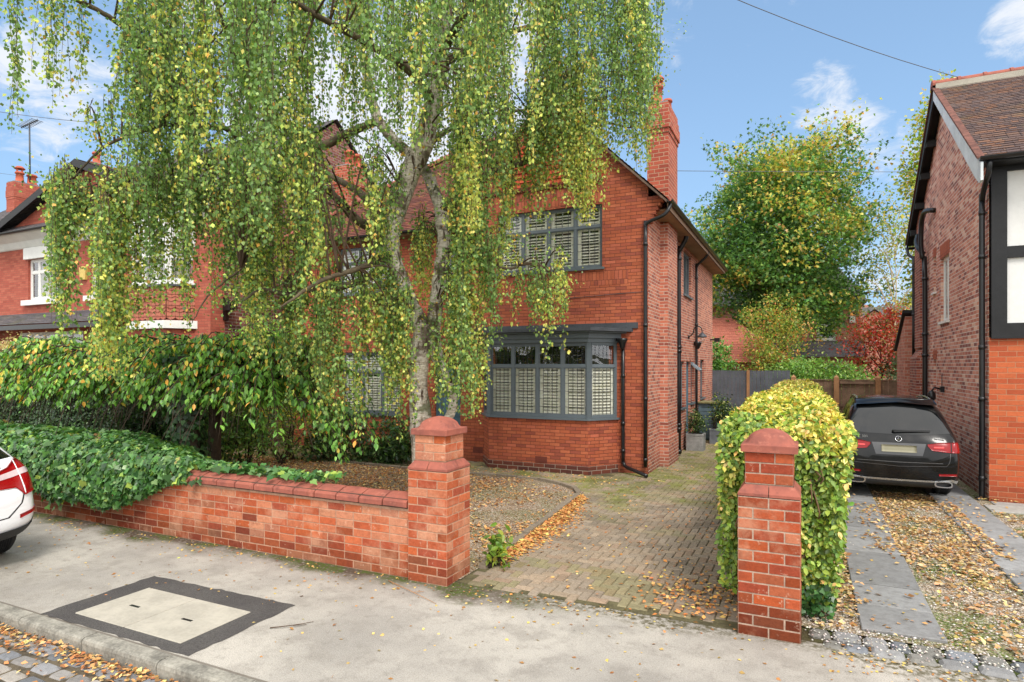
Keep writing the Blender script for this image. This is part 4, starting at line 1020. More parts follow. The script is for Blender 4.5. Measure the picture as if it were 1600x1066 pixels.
MB().quad((NX + .1, NY0 - .0, 2.6), (9.5, NY0, 2.6), (9.5, NY0, 5.45), (NX + .1, NY0, 5.45)).build('render_panel', M_RENDER, nb)
bm_ = MB()
bm_.box(NX + .02, NY0 - .06, 2.58, 9.5, NY0 + .02, 2.82); bm_.box(NX + .02, NY0 - .055, 2.82, NX + .22, NY0 + .02, 5.42); bm_.box(NX + .22, NY0 - .045, 3.84, 9.5, NY0 + .02, 4.02)
for k in range(5): bm_.box(NX + 1.1 + k * 1.2, NY0 - .05, 2.82, NX + 1.26 + k * 1.2, NY0 + .02, 5.42)
bm_.box(NX + .22, NY0 - .05, 5.2, 9.5, NY0 + .02, 5.45); bm_.build('timber_beam', M_BLACKW, nb)
nr = MB(); slope(nr, (2.44, 11.7, 5.36), (9.8, 11.7, 5.36), (9.8, RY, RZ2), (2.44, RY, RZ2), seed=12); slope(nr, (9.8, 19.3, 5.36), (2.44, 19.3, 5.36), (2.44, RY, RZ2), (9.8, RY, RZ2), seed=13)
NR = nr.build('roof', M_ROOFN, nb)
rg = MB(); ridge(rg, (2.4, RY, RZ2 + .02), (9.8, RY, RZ2 + .02), .13, .42); rg.build('ridge_tiles', M_TERRA, NR)
mo = MB(); mo.box(2.45, RY - .17, RZ2 - .12, 9.8, RY - .13, RZ2 + .01); mo.build('ridge_mortar', M_CONCW, NR)
bg_ = MB(); bg_.prism([(2.43, 11.62, 5.22), (2.43, 11.62, 5.27), (2.43, RY, RZ2 - .03), (2.43, RY, RZ2 - .27), (2.43, 11.98, 5.14), (2.43, 11.72, 4.98), (2.43, 11.62, 5.0)], (.035, 0, 0)); bg_.build('barge_board', M_BARGE, NR)
bg2 = MB(); bg2.prism([(2.43, 19.38, 5.20), (2.43, 19.38, 5.27), (2.43, RY + .002, RZ2 - .03), (2.43, RY + .002, RZ2 - .27)], (.035, 0, 0)); bg2.build('barge_board', M_BLACKW, NR)  # far rake's board: its shaded underside put into the colour as black
so_ = MB()
for (y0, y1) in ((11.75, RY), (19.25, RY)): so_.quad((2.47, y0, 5.32), (2.63, y0, 5.32), (2.63, y1, RZ2 - .06), (2.47, y1, RZ2 - .06))
for k in range(4):
    y_ = 16.4 + k * .75; so_.box(2.44, y_, RZ2 - .2 - (y_ - RY) * .69 - .14, 2.64, y_ + .1, RZ2 - .16 - (y_ - RY) * .69 - .04)
so_.box(2.47, 11.68, 5.28, 9.8, NY0 - .06, 5.31); so_.build('soffit', M_BLACKW, NR)
for g_ in (((2.42, 11.64, 5.36), (9.8, 11.64, 5.36)), ((9.8, 19.36, 5.3), (2.42, 19.36, 5.3))): gt = MB(); gutter(gt, *g_); gt.build('gutter', M_BLACK, NR)
vl = MB()
k = 0
for y0, y1 in ((11.7, RY), (19.3, RY)): vl.prism([(2.40, y0, 5.35), (2.40, y1, RZ2 - .008), (2.40, y1, RZ2 + .03), (2.40, y0, 5.39)], (.10, 0, 0))
vl.build('verge', plain('tile verge', S(112, 74, 64), .9, .3, 8), NR)
BR = (.06, 0)
pipe_on(nb, [(2.56, 11.68, 5.3), (2.55, 11.72, 5.12), (2.55, 11.98, 4.95), (2.56, 12.14, 4.8), (2.56, 12.16, 4.5), (2.56, 12.16, .12), (2.5, 12.12, .05)], .04, collars=[(2.56, 12.16, z) for z in (4.6, 3.9, 2.45, 1.62, .35)], brk=BR)
pipe_on(nb, [(2.60, 16.45, 5.62), (2.48, 16.75, 5.68), (2.47, 17.1, 5.6), (2.47, 17.25, 5.4), (2.47, 17.3, 5.0), (2.50, 17.3, 4.7), (2.55, 17.3, 4.3), (2.55, 17.3, .1)], .055, name='soil_pipe', collars=[(2.55, 17.3, z) for z in (4.2, 2.9, 2.4, 1.2)], brk=BR)
pipe_on(nb, [(2.50, 17.95, 5.35), (2.44, 17.75, 5.15), (2.45, 17.45, 4.95), (2.53, 17.36, 4.8)], .055, name='soil_pipe')
pipe_on(nb, [(2.45, 19.3, 5.28), (2.47, 19.25, 5.1), (2.56, 19.15, 4.98), (2.57, 19.13, 4.8), (2.57, 19.13, 2.4)], .036, collars=[(2.57, 19.13, z) for z in (4.7, 3.5)], brk=BR)
nx_ = (-1, 0, 0)
for (y0, y1, z0, z1), cols in zip(ops, ([.5], [], [], [])):
    window(nb, (NX, y1, z0), (0, -1, 0), nx_, y1 - y0, z1 - z0, cols, [], fmat=M_WHITE, fw=.05 if y1 - y0 > .25 else .03, sill=y1 - y0 > .25, recess=.05)
for q_ in ((15.0, 4.45, 15.95, 4.72), (16.38, 4.61, 16.76, 4.80), (16.34, 2.31, 16.76, 2.50)): MB().box(NX - .006, q_[0], q_[1], NX + .02, q_[2], q_[3]).build('lintel', M_SOLD, nb)
wb = empty('wall_bracket_lamp', (2.6, 15.6, 1.7), 'black bracket lamp low on the mottled brick side wall behind the black car', 'lamp')
l_ = MB(); l_.box(2.56, 15.5, 1.6, 2.63, 15.62, 1.72); l_.tube([(2.58, 15.56, 1.66), (2.45, 15.5, 1.7), (2.4, 15.48, 1.62)], .02, 8); l_.tube([(2.60, 15.6, 1.72), (2.60, 15.6, 1.95)], .008, 6); l_.build('bracket', M_BLACK, wb)
MB().lathe([(.03, 1.63), (.07, 1.58), (.08, 1.47), (.05, 1.43), (.01, 1.43)], (2.4, 15.48, 0), n=12).build('lamp_shade', M_BLACK, wb)
# rear addition of the neighbour
ra = empty('rear_addition', (3, 20, 0), 'pale brick lean to building behind the half timbered house, beside the timber fence', 'building')
r_ = MB(); r_.poly([(2.45, 19.7, 0), (2.45, 19.7, 3.5), (2.45, 21.3, 2.62), (2.45, 21.3, 0)]); r_.quad((2.45, 19.7, 0), (7, 19.7, 0), (7, 19.7, 3.5), (2.45, 19.7, 3.5)); r_.quad((7, 21.3, 0), (2.45, 21.3, 0), (2.45, 21.3, 2.62), (7, 21.3, 2.62)); r_.build('wall', M_PINK, ra)
MB().prism([(2.38, 19.6, 3.58), (2.38, 21.4, 2.58), (2.38, 21.4, 2.66), (2.38, 19.6, 3.66)], (4.7, 0, 0)).build('roof', M_BLACKW, ra)
# ------------------------------------------------------------------ left neighbour
ln = empty('red_brick_house', (-17, 11, 0), 'red brick house with white framed windows and slate roof at the left edge', 'house')
LFY = 11.0; LXR = -13.7; LXL = -27.0; LEZ = 6.3
def lx(u): return atY(u, 500, LFY).x
def lz(u, v): return atY(u, v, LFY).z
lw = MB()
w1 = (lx(44), lx(44) + 1.7, lz(44, 470), lz(44, 406)); w2 = (lx(141), lx(141) + 1.1, lz(147, 462), lz(147, 400))
bx0, bx1 = lx(222), lx(312)
g1 = (lx(28), lx(130), lz(28, 545), lz(28, 512))
facade(lw, (LXL, LFY, 0), X, (0, -1, 0), LXR - LXL, LEZ - .5, [(w1[0] - LXL, w1[1] - LXL, w1[2], w1[3]), (w2[0] - LXL, w2[1] - LXL, w2[2], w2[3]), (g1[0] - LXL, g1[1] - LXL, 1.0, 3.2)], .15)
lw.quad((LXL, LFY, LEZ - .5), (LXR, LFY, LEZ - .5), (LXR, LFY, LEZ), (LXL, LFY, LEZ)); lw.box(lx(303), LFY - .12, 0, LXR + .02, LFY + .3, LEZ)
lw.build('front_wall', M_LFRONT, ln)
sd = MB(); sd.quad((LXR, LFY, 0), (LXR, 20, 0), (LXR, 20, LEZ), (LXR, LFY, LEZ)); sd.poly([(LXR, LFY, LEZ), (LXR, 20, LEZ), (LXR, 15.5, 10.0)]); sd.quad((LXL, 20, 0), (LXL, LFY, 0), (LXL, LFY, LEZ), (LXL, 20, LEZ)); sd.quad((LXR, 20, 0), (LXL, 20, 0), (LXL, 20, LEZ), (LXR, 20, LEZ)); sd.build('side_wall', M_LSIDE, ln)
window(ln, (w1[0], LFY, w1[2]), X, (0, -1, 0), w1[1] - w1[0], w1[3] - w1[2], [.28, .72], [(w1[3] - w1[2]) * .68], fmat=M_WHITE, fw=.08, curtain='parted', recess=.07)
window(ln, (w2[0], LFY, w2[2]), X, (0, -1, 0), w2[1] - w2[0], w2[3] - w2[2], [.5], [(w2[3] - w2[2]) * .68], fmat=M_WHITE, fw=.08, curtain=True, recess=.07)
window(ln, (g1[0], LFY, 1.0), X, (0, -1, 0), g1[1] - g1[0], 2.2, [.2, .4, .6, .8], [1.5], fmat=M_WHITE, fw=.07, curtain=True, recess=.05)
tr = MB(); tr.box(w1[0] - .12, LFY - .08, w1[3], w1[1] + .12, LFY + .01, w1[3] + .35); tr.box(w1[0] - .18, LFY - .12, w1[2] - .16, w1[1] + .15, LFY + .01, w1[2] - .002)
tr.box(w2[0] - .15, LFY - .12, w2[2] - .16, w2[1] + .15, LFY + .01, w2[2] - .002)
tr.prism([(LXL, LFY - .02, LEZ - .45), (LXL, LFY - .06, LEZ - .42), (LXL, LFY - .16, LEZ - .25), (LXL, LFY - .42, LEZ - .08), (LXL, LFY - .44, LEZ), (LXL, LFY - .02, LEZ)], (LXR - LXL, 0, 0)); tr.build('white_trim', M_WHITE, ln)
# canted upper bay with tile hanging
bz0, bz1 = lz(270, 447), lz(270, 392)
by = MB(); BQ = [(bx0 - .05, LFY), (bx0 + .45, LFY - .6), (bx1 - .45, LFY - .6), (bx1 + .05, LFY)]
th = MB(); zt0 = lz(270, 503)
for i in range(3):
    a, c = Vector((*BQ[i], 0)), Vector((*BQ[i + 1], 0)); n_ = (c - a).normalized().cross(UZ); r0 = 9
    for k in range(r0):
        z0 = zt0 + (bz0 - zt0 - .12) * k / r0; z1 = z0 + (bz0 - zt0 - .12) / r0; nn = max(1, int((c - a).length / .19))
        for j in range(nn):
            p, q = a.lerp(c, j / nn), a.lerp(c, (j + 1) / nn - .004); mid = (p + q) / 2
            o_ = n_ * .03; o2 = n_ * .008; dz_ = .045 if k % 3 != 1 else 0
            th.add([p + o_ + UZ * (z0 + dz_), mid + o_ + UZ * z0, q + o_ + UZ * (z0 + dz_), q + o2 + UZ * (z1 + .04), p + o2 + UZ * (z1 + .04), p + UZ * (z0 + dz_), mid + UZ * z0, q + UZ * (z0 + dz_)], [(0, 1, 2, 3, 4), (5, 6, 1, 0), (6, 7, 2, 1)])
    window(ln, a + UZ * bz0 - n_ * .02, (c - a).normalized(), n_, (c - a).length, bz1 - bz0, [.33, .66] if i == 1 else [], [(bz1 - bz0) * .7], fmat=M_WHITE, fw=.09, curtain=True, recess=0, sill=True)
th.build('hung_tiles', M_PANTILE, ln)
for z0, z1, of, nm, mt in ((bz0 - .1, bz0 - .05, .08, 'bay_flashing', M_LEADG), (bz1, LEZ - .3, .05, 'bay_head', M_WHITE), (zt0 - .22, zt0 - .02, .12, 'bay_base', M_WHITE)):
    q = MB(); P = [(BQ[0][0] - of, LFY + .01), (BQ[1][0] - of * .4, BQ[1][1] - of), (BQ[2][0] + of * .4, BQ[2][1] - of), (BQ[3][0] + of, LFY + .01)]
    for i in range(3): q.quad((*P[i], z0), (*P[i + 1], z0), (*P[i + 1], z1), (*P[i], z1))
    q.poly([(*p, z1) for p in P]); q.poly([(*p, z0) for p in reversed(P)]); q.build(nm, mt, ln)
q = MB()
for i in range(3): q.quad((*BQ[i], 0), (*BQ[i + 1], 0), (*BQ[i + 1], zt0), (*BQ[i], zt0))
q.build('bay_wall', M_LFRONT, ln)
# slate pent roof over the ground floor
pz = lz(80, 488); pe = lz(80, 510)
pr0 = MB(); slope(pr0, (LXL, LFY - .9, pe), (bx0 - .3, LFY - .9, pe), (bx0 - .3, LFY, pz), (LXL, LFY, pz), seed=21); PR = pr0.build('pent_roof', M_SLATE, ln)
MB().box(LXL, LFY - .95, pe - .16, bx0 - .3, LFY - .88, pe - .03).build('gutter', M_BLACK, PR)
GR = 1.75
lr = MB(); slope(lr, (LXL - .3, LFY - .45, LEZ), (LXR + .1, LFY - .45, LEZ), (LXR + .1, 15.5, 10.1), (LXL - .3, 15.5, 10.1), seed=22, step=.16); slope(lr, (LXR + .1, 20.4, LEZ), (LXL - .3, 20.4, LEZ), (LXL - .3, 15.5, 10.1), (LXR + .1, 15.5, 10.1), seed=23, step=.16)
ga = lx(16); gw = (lx(146) - lx(16))
slope(lr, (ga + 2 * gw + .3, LFY - .5, LEZ + .1), (ga + 2 * gw + .3, 14.5, LEZ + .1), (ga + gw, 14.5, LEZ + GR), (ga + gw, LFY - .5, LEZ + GR), seed=24); slope(lr, (ga - .3, 14.5, LEZ + .1), (ga - .3, LFY - .5, LEZ + .1), (ga + gw, LFY - .5, LEZ + GR), (ga + gw, 14.5, LEZ + GR), seed=25)
LR = lr.build('roof', M_SLATE, ln)
q = MB(); q.prism([(ga + .1, LFY - .2, LEZ), (ga + 2 * gw - .1, LFY - .2, LEZ), (ga + gw, LFY - .2, LEZ + GR - .2)], (0, .1, 0)); q.build('gable_wall', M_LFRONT, ln)
q = MB()
for s in (-1, 1): q.prism([(ga + gw, LFY - .52, LEZ + GR), (ga + gw + s * (gw + .35), LFY - .52, LEZ + .05), (ga + gw + s * (gw + .35), LFY - .52, LEZ - .17), (ga + gw, LFY - .52, LEZ + GR - .22)], (0, .05, 0))
q.build('barge_board', M_BLACKW, LR)
gt = MB(); gutter(gt, (LXL, LFY - .5, LEZ - .02), (LXR + .1, LFY - .5, LEZ - .02)); gt.build('gutter', M_BLACK, LR)
c1 = atY(10, 283, 12.5); c2 = atY(22, 283, 12.5)
chimney(ln, c1.x, c2.x, 12.5, 13.5, 6.8, c2.z, M_LFRONT, [(c2.x - .25, 12.8, .13, .42, True), (c2.x - .25, 13.2, .15, .42, False)], .02)
c1 = atY(100, 300, 15); c2 = atY(150, 255, 15)
chimney(ln, c1.x, c2.x, 14.8, 15.6, 8.0, c2.z, plain('sooty red brick', S(140, 74, 60), .85, .3, 5), [(c2.x - .3, 15.2, .14, .5, False)], .08)
al = MB(); p = atY(133, 427, LFY); al.prism([(p.x - .12, LFY - .002, p.z - .2), (p.x + .12, LFY - .002, p.z - .2), (p.x + .16, LFY - .002, p.z + .16), (p.x, LFY - .002, p.z + .2), (p.x - .16, LFY - .002, p.z + .16)], (0, -.08, 0)); ab_ = al.build('alarm_box', plain('alarm box', S(206, 178, 96), .5), origin=tuple(p)); tag(ab_, 'yellowed burglar alarm box on the red brick front of the left house', 'alarm box')
ae = empty('tv_aerial', tuple(atY(46, 270, 13.0)), 'thin television aerial on a mast above the left house chimney', 'aerial')
t0, t1 = atY(47, 285, 13.0), atY(46, 193, 13.0); MB().tube([t0, t1], .028, 6).build('mast', M_LEADG, ae)
q = MB(); q.tube([t1 + Vector((-.55, 0, -.06)), t1 + Vector((.55, 0, .03))], .02, 5)
for k in range(9): c = t1 + Vector((-.5 + k * .125, 0, -.05 + k * .01)); q.tube([c + Vector((0, -.2, -.0)), c + Vector((0, .2, 0.0))], .012, 4); q.tube([c + Vector((0, 0, -.06)), c + Vector((0, 0, .06))], .012, 4)
q.build('antenna', M_LEADG, ae)
sp = empty('side_lamp', (-13.5, 12.0, 4.3), 'black flood light on the dark brick flank of the left house', 'light')
q = MB(); p = atY(345, 492, 11.3); q.box(LXR, p.y - .05, p.z - .15, LXR + .12, p.y + .05, p.z + .45); q.box(LXR + .1, p.y - .12, p.z + .1, LXR + .35, p.y + .12, p.z + .35); q.build('lamp_head', M_BLACK, sp)

# ------------------------------------------------------------------ far buildings
fh = empty('far_brick_house', (-2, 37, 0), 'distant pink brick house with white sash window, seen beneath the maple', 'house')
q = MB(); facade(q, (-7.5, 36.7, 0), X, (0, -1, 0), 10.1, 5.5, [(atY(1276, 500, 36.7).x + 7.5, atY(1306, 500, 36.7).x + 7.5, 3.5, 5.15)], .15)
q.quad((2.6, 36.7, 0), (2.6, 44, 0), (2.6, 44, 5.5), (2.6, 36.7, 5.5)); q.quad((-7.5, 44, 0), (-7.5, 36.7, 0), (-7.5, 36.7, 5.5), (-7.5, 44, 5.5)); q.build('wall', M_PINK, fh)
wx = atY(1276, 500, 36.7).x; window(fh, (wx, 36.7, 3.5), X, (0, -1, 0), atY(1306, 500, 36.7).x - wx, 1.65, [], [.8], fmat=M_WHITE, fw=.12, curtain=False, recess=.05)
MB().box(wx - .3, 36.6, 3.2, wx + 1.7, 36.72, 3.48).build('sill', M_BLACKW, fh)
q = MB(); slope(q, (-8, 36.3, 5.5), (2.9, 36.3, 5.5), (1.2, 40.3, 8.6), (-6, 40.3, 8.6), step=.2, seed=31); slope(q, (2.9, 36.3, 5.5), (2.9, 44.3, 5.5), (1.2, 40.3, 8.6), (1.2, 40.3, 8.6), step=.2, seed=32)
slope(q, (-4, 34.4, 2.6), (2.75, 34.4, 2.6), (2.75, 36.7, 3.5), (-4, 36.7, 3.5), step=.2, seed=33); q.build('roof', M_SLATE, fh)
MB().box(-4, 34.8, 0, 2.6, 36.69, 2.6).build('lean_to_wall', M_PINK, fh)
MB().box(2.1, 36.62, 4.4, 2.35, 36.72, 4.75).build('vent', M_WHITE, fh); MB().box(2.2, 36.6, 5.0, 2.5, 36.7, 5.2).build('vent', M_WHITE, fh)
f2 = empty('far_gabled_house', (5, 52, 0), 'distant small gabled brick house with grey roof and chimneys behind the red leaved tree', 'house')
a0 = at(1366, 485, 50); gx = a0.x; gy = a0.y
q = MB(); q.poly([(gx - 1.3, gy, 0), (gx + 1.3, gy, 0), (gx + 1.3, gy, a0.z - 1.0), (gx, gy, a0.z), (gx - 1.3, gy, a0.z - 1.0)]); q.box(gx - .5, gy + .2, 0, gx + 6, gy + 6, a0.z - 1.2); q.box(gx - .6, gy + 5.0, a0.z - .5, gx + .2, gy + 5.6, a0.z + .9); q.box(gx + 3.6, gy + 3, a0.z - .5, gx + 4.3, gy + 3.6, a0.z + 1.5); q.build('wall', M_PINK, f2)
q = MB(); slope(q, (gx + 1.5, gy - .2, a0.z - 1.1), (gx + 1.5, gy + 3, a0.z - 1.1), (gx, gy + 3, a0.z + .1), (gx, gy - .2, a0.z + .1), step=.3); slope(q, (gx - 1.5, gy + 3, a0.z - 1.1), (gx - 1.5, gy - .2, a0.z - 1.1), (gx, gy - .2, a0.z + .1), (gx, gy + 3, a0.z + .1), step=.3); slope(q, (gx - .6, gy + .4, a0.z - 1.25), (gx + 6.2, gy + .4, a0.z - 1.25), (gx + 6.2, gy + 4, a0.z + .6), (gx - .6, gy + 4, a0.z + .6), step=.3); q.build('roof', M_SLATE, f2)
MB().box(gx - .25, gy - .05, a0.z - 2.6, gx + .25, gy + .02, a0.z - 1.5).build('window', M_WHITE, f2); MB().box(gx + 2, gy + .1, a0.z - 3, gx + 2.8, gy + .22, a0.z - 1.7).build('window', M_WHITE, f2)
gr = empty('garage', (-3.5, 29, 0), 'garage with pinkish tiled hipped roof rising behind the grey fence', 'garage')
MB().box(-6.8, 27.2, 0, -.6, 33, 2.35).build('wall', M_PINK, gr)
q = MB(); ap = atY(1135, 497, 30.1)
e = [(-7.1, 26.9, 2.3), (-.3, 26.9, 2.3), (-.3, 33.3, 2.3), (-7.1, 33.3, 2.3)]; rl, rr2 = (ap.x - .5, 30.1, ap.z), (ap.x + .2, 30.1, ap.z)
slope(q, e[0], e[1], rr2, rl, seed=41, step=.14); slope(q, e[1], e[2], rr2, rr2, seed=42, step=.14); slope(q, e[2], e[3], rl, rr2, seed=43, step=.14); slope(q, e[3], e[0], rl, rl, seed=44, step=.14); q.build('roof', M_PANTILE, gr)

# ------------------------------------------------------------------ fences, cupboard, planters
fe = empty('grey_fence', (-1.6, 21.5, 0), 'tall blue grey painted board fence across the end of the block driveway', 'fence')
q = MB(); x = -2.8; fr_ = random.Random(5)
while x < -.5: q.box(x, 21.47 + fr_.uniform(-.006, .006), .05, x + .118, 21.5, 2.0 + fr_.uniform(-.008, .008)); x += .125
for z in (.35, 1.0, 1.7): q.box(-2.8, 21.501, z, -.48, 21.55, z + .07)
q.build('board_panel', M_WOODG, fe)
px = atY(1169, 560, 21.45).x; MB().box(px - .045, 21.42, 0, px + .045, 21.465, 2.01).build('post', M_POST, fe)
f3 = empty('timber_fence', (1, 21.6, 0), 'weathered brown close boarded fence with pointed posts behind the black car', 'fence')
q = MB(); x = -.47
while x < 4.0: q.box(x, 21.57 + fr_.uniform(-.008, .008), .03, x + .118, 21.6, 1.70 + fr_.uniform(-.01, .01)); x += .124
q.box(-.47, 21.54, 1.705, 4.0, 21.64, 1.735); q.build('board_panel', M_WOODB, f3)
for u_ in (1307, 1372, 1240):
    px = atY(u_, 560, 21.5).x; q = MB(); q.box(px - .07, 21.46, 0, px + .07, 21.60, 1.80); q.add([(px - .07, 21.46, 1.80), (px + .07, 21.46, 1.80), (px + .07, 21.6, 1.80), (px - .07, 21.6, 1.80), (px, 21.53, 1.88)], [(0, 1, 4), (1, 2, 4), (2, 3, 4), (3, 0, 4)]); q.build('post', M_POST, f3)
q = MB(); a_, b_ = atY(1307, 500, 21.5).x + .09, atY(1372, 500, 21.5).x - .09
for z in (.9, 1.6): MB().box(a_, 21.50, z, b_, 21.56, z + .08).build('rail', M_WOODB, f3)
bxx = empty('storage_cupboard', (-2.4, 18.4, 0), 'low slatted blue grey storage cupboard with flat top against the house side wall', 'cupboard')
q = MB()
for k in range(9): q.box(-2.76, 18.45, .06 + k * .112, -2.10, 18.48, .06 + k * .112 + .1); q.box(-2.13, 18.5, .06 + k * .112, -2.10 + .004, 19.1, .06 + k * .112 + .1)
q.box(-2.16, 18.44, 0, -2.08, 18.52, 1.07); q.box(-2.79, 18.44, 0, -2.72, 18.52, 1.07); q.box(-2.76, 18.5, .02, -2.14, 19.08, 1.04); q.build('slatted_body', plain('teal grey paint', S(92, 114, 124), .6, .12, 4), bxx)
MB().box(-2.8, 18.38, 1.075, -2.02, 19.2, 1.115).build('lid', plain('mossy lid', S(128, 122, 84), .9, .25, 5), bxx)
def planter(name, x0, y0, s, h, label, mat):
    e = empty(name, (x0 + s / 2, y0 + s / 2, 0), label, 'planter', 'square stone planters beside the house wall')
    q = MB(); i = .03
    q.cbox(x0, y0, .0, x0 + s, y0 + s, h - .05, .008); q.cbox(x0 - .006, y0 - .006, h - .05, x0 + s + .006, y0 + s + .006, h, .008); q.build('pot', mat, e)
    MB().box(x0 + .04, y0 + .04, h - .02, x0 + s - .04, y0 + s - .04, h + .004).build('soil', M_DARK, e)
planter('stone_planter', -2.72, 15.95, .42, .44, 'square pale grey stone planter nearest the front, beside the soil pipe', M_CONC)
planter('stone_planter', -2.38, 17.65, .46, .42, 'square dark grey stone planter with ribbed sides in front of the storage cupboard', plain('dark planter', S(112, 116, 122), .8, .2, 6))

# ------------------------------------------------------------------ overhead wires
def wire(name, a, c, sag, label, r=.007):
    a, c = Vector(a), Vector(c); pts = [a.lerp(c, t) - UZ * sag * 4 * t * (1 - t) for t in np.linspace(0, 1, 14)]
    o = MB().tube(pts, r, 5).build(name, M_WIRE, origin=tuple(a)); tag(o, label, 'wire', 'overhead wires')
wire('overhead_wire', at(1110, -18, 10), at(1720, 165, 15), .3, 'thin overhead cable crossing the sky above the right hand roof', .007)
wire('telephone_wire', at(1040, 267, 14.5), at(1600, 268, 18), .02, 'pale thin horizontal wire from the tall chimney across to the right house', .007)
wire('telephone_wire', at(-60, 165, 18), at(150, 192, 17), .05, 'pale thin wire at upper left beside the television aerial', .008)
wire('telephone_wire', at(-60, 262, 24), at(110, 282, 24), .05, 'faint lower wire just above the left house chimneys', .006)

# ------------------------------------------------------------------ cars
def paint(name, col, rough=.18, spec=.5, coat=1.0, metal=0.0):
    m, b, out = newmat(name)
    dirt = b.ss(b.noise(4, 5, .6), .4, .8)
    principled(b, out, b.mix(b.m('MULTIPLY', dirt, .05), col, S(120, 112, 100)), b.m('ADD', rough, b.m('MULTIPLY', dirt, .08)), None, metal, spec, coat); return m
M_PBLACK = paint('black car paint', (.004, .0045, .0055, 1), .16, .25, .3)
M_PWHITE = paint('white car paint', S(228, 230, 232), .3)
M_CARGL = paint('dark car glass', (.004, .005, .006, 1), .03, .5, .3)
M_TYRE = plain('tyre rubber', S(34, 34, 35), .8, .2, 20, bump=.3, bscale=70)
M_TRIM = plain('black plastic trim', S(40, 41, 43), .6, .1, 10)
M_ALLOY = plain('alloy', S(150, 152, 156), .3, .05, 5, metal=.9)
M_RED = plain('red lamp lens', S(140, 6, 14), .2, .1, 20, spec=.3, coat=.3)
M_REDL = plain('bright red lamp strip', S(236, 60, 58), .2, .05, 20, coat=1)
M_CLEARL = plain('clear lamp strip', S(196, 176, 178), .15, .05, 20, coat=1)
M_PLATE = plain('blank number plate', S(138, 134, 112), .5, .05, 4)
M_SILVER = plain('satin silver trim', S(176, 178, 180), .25, .04, 6, metal=.85)
def bake(name, o):
    dg = bpy.context.evaluated_depsgraph_get(); dg.update(); ev = o.evaluated_get(dg); me = bpy.data.meshes.new_from_object(ev); me.name = name; return me
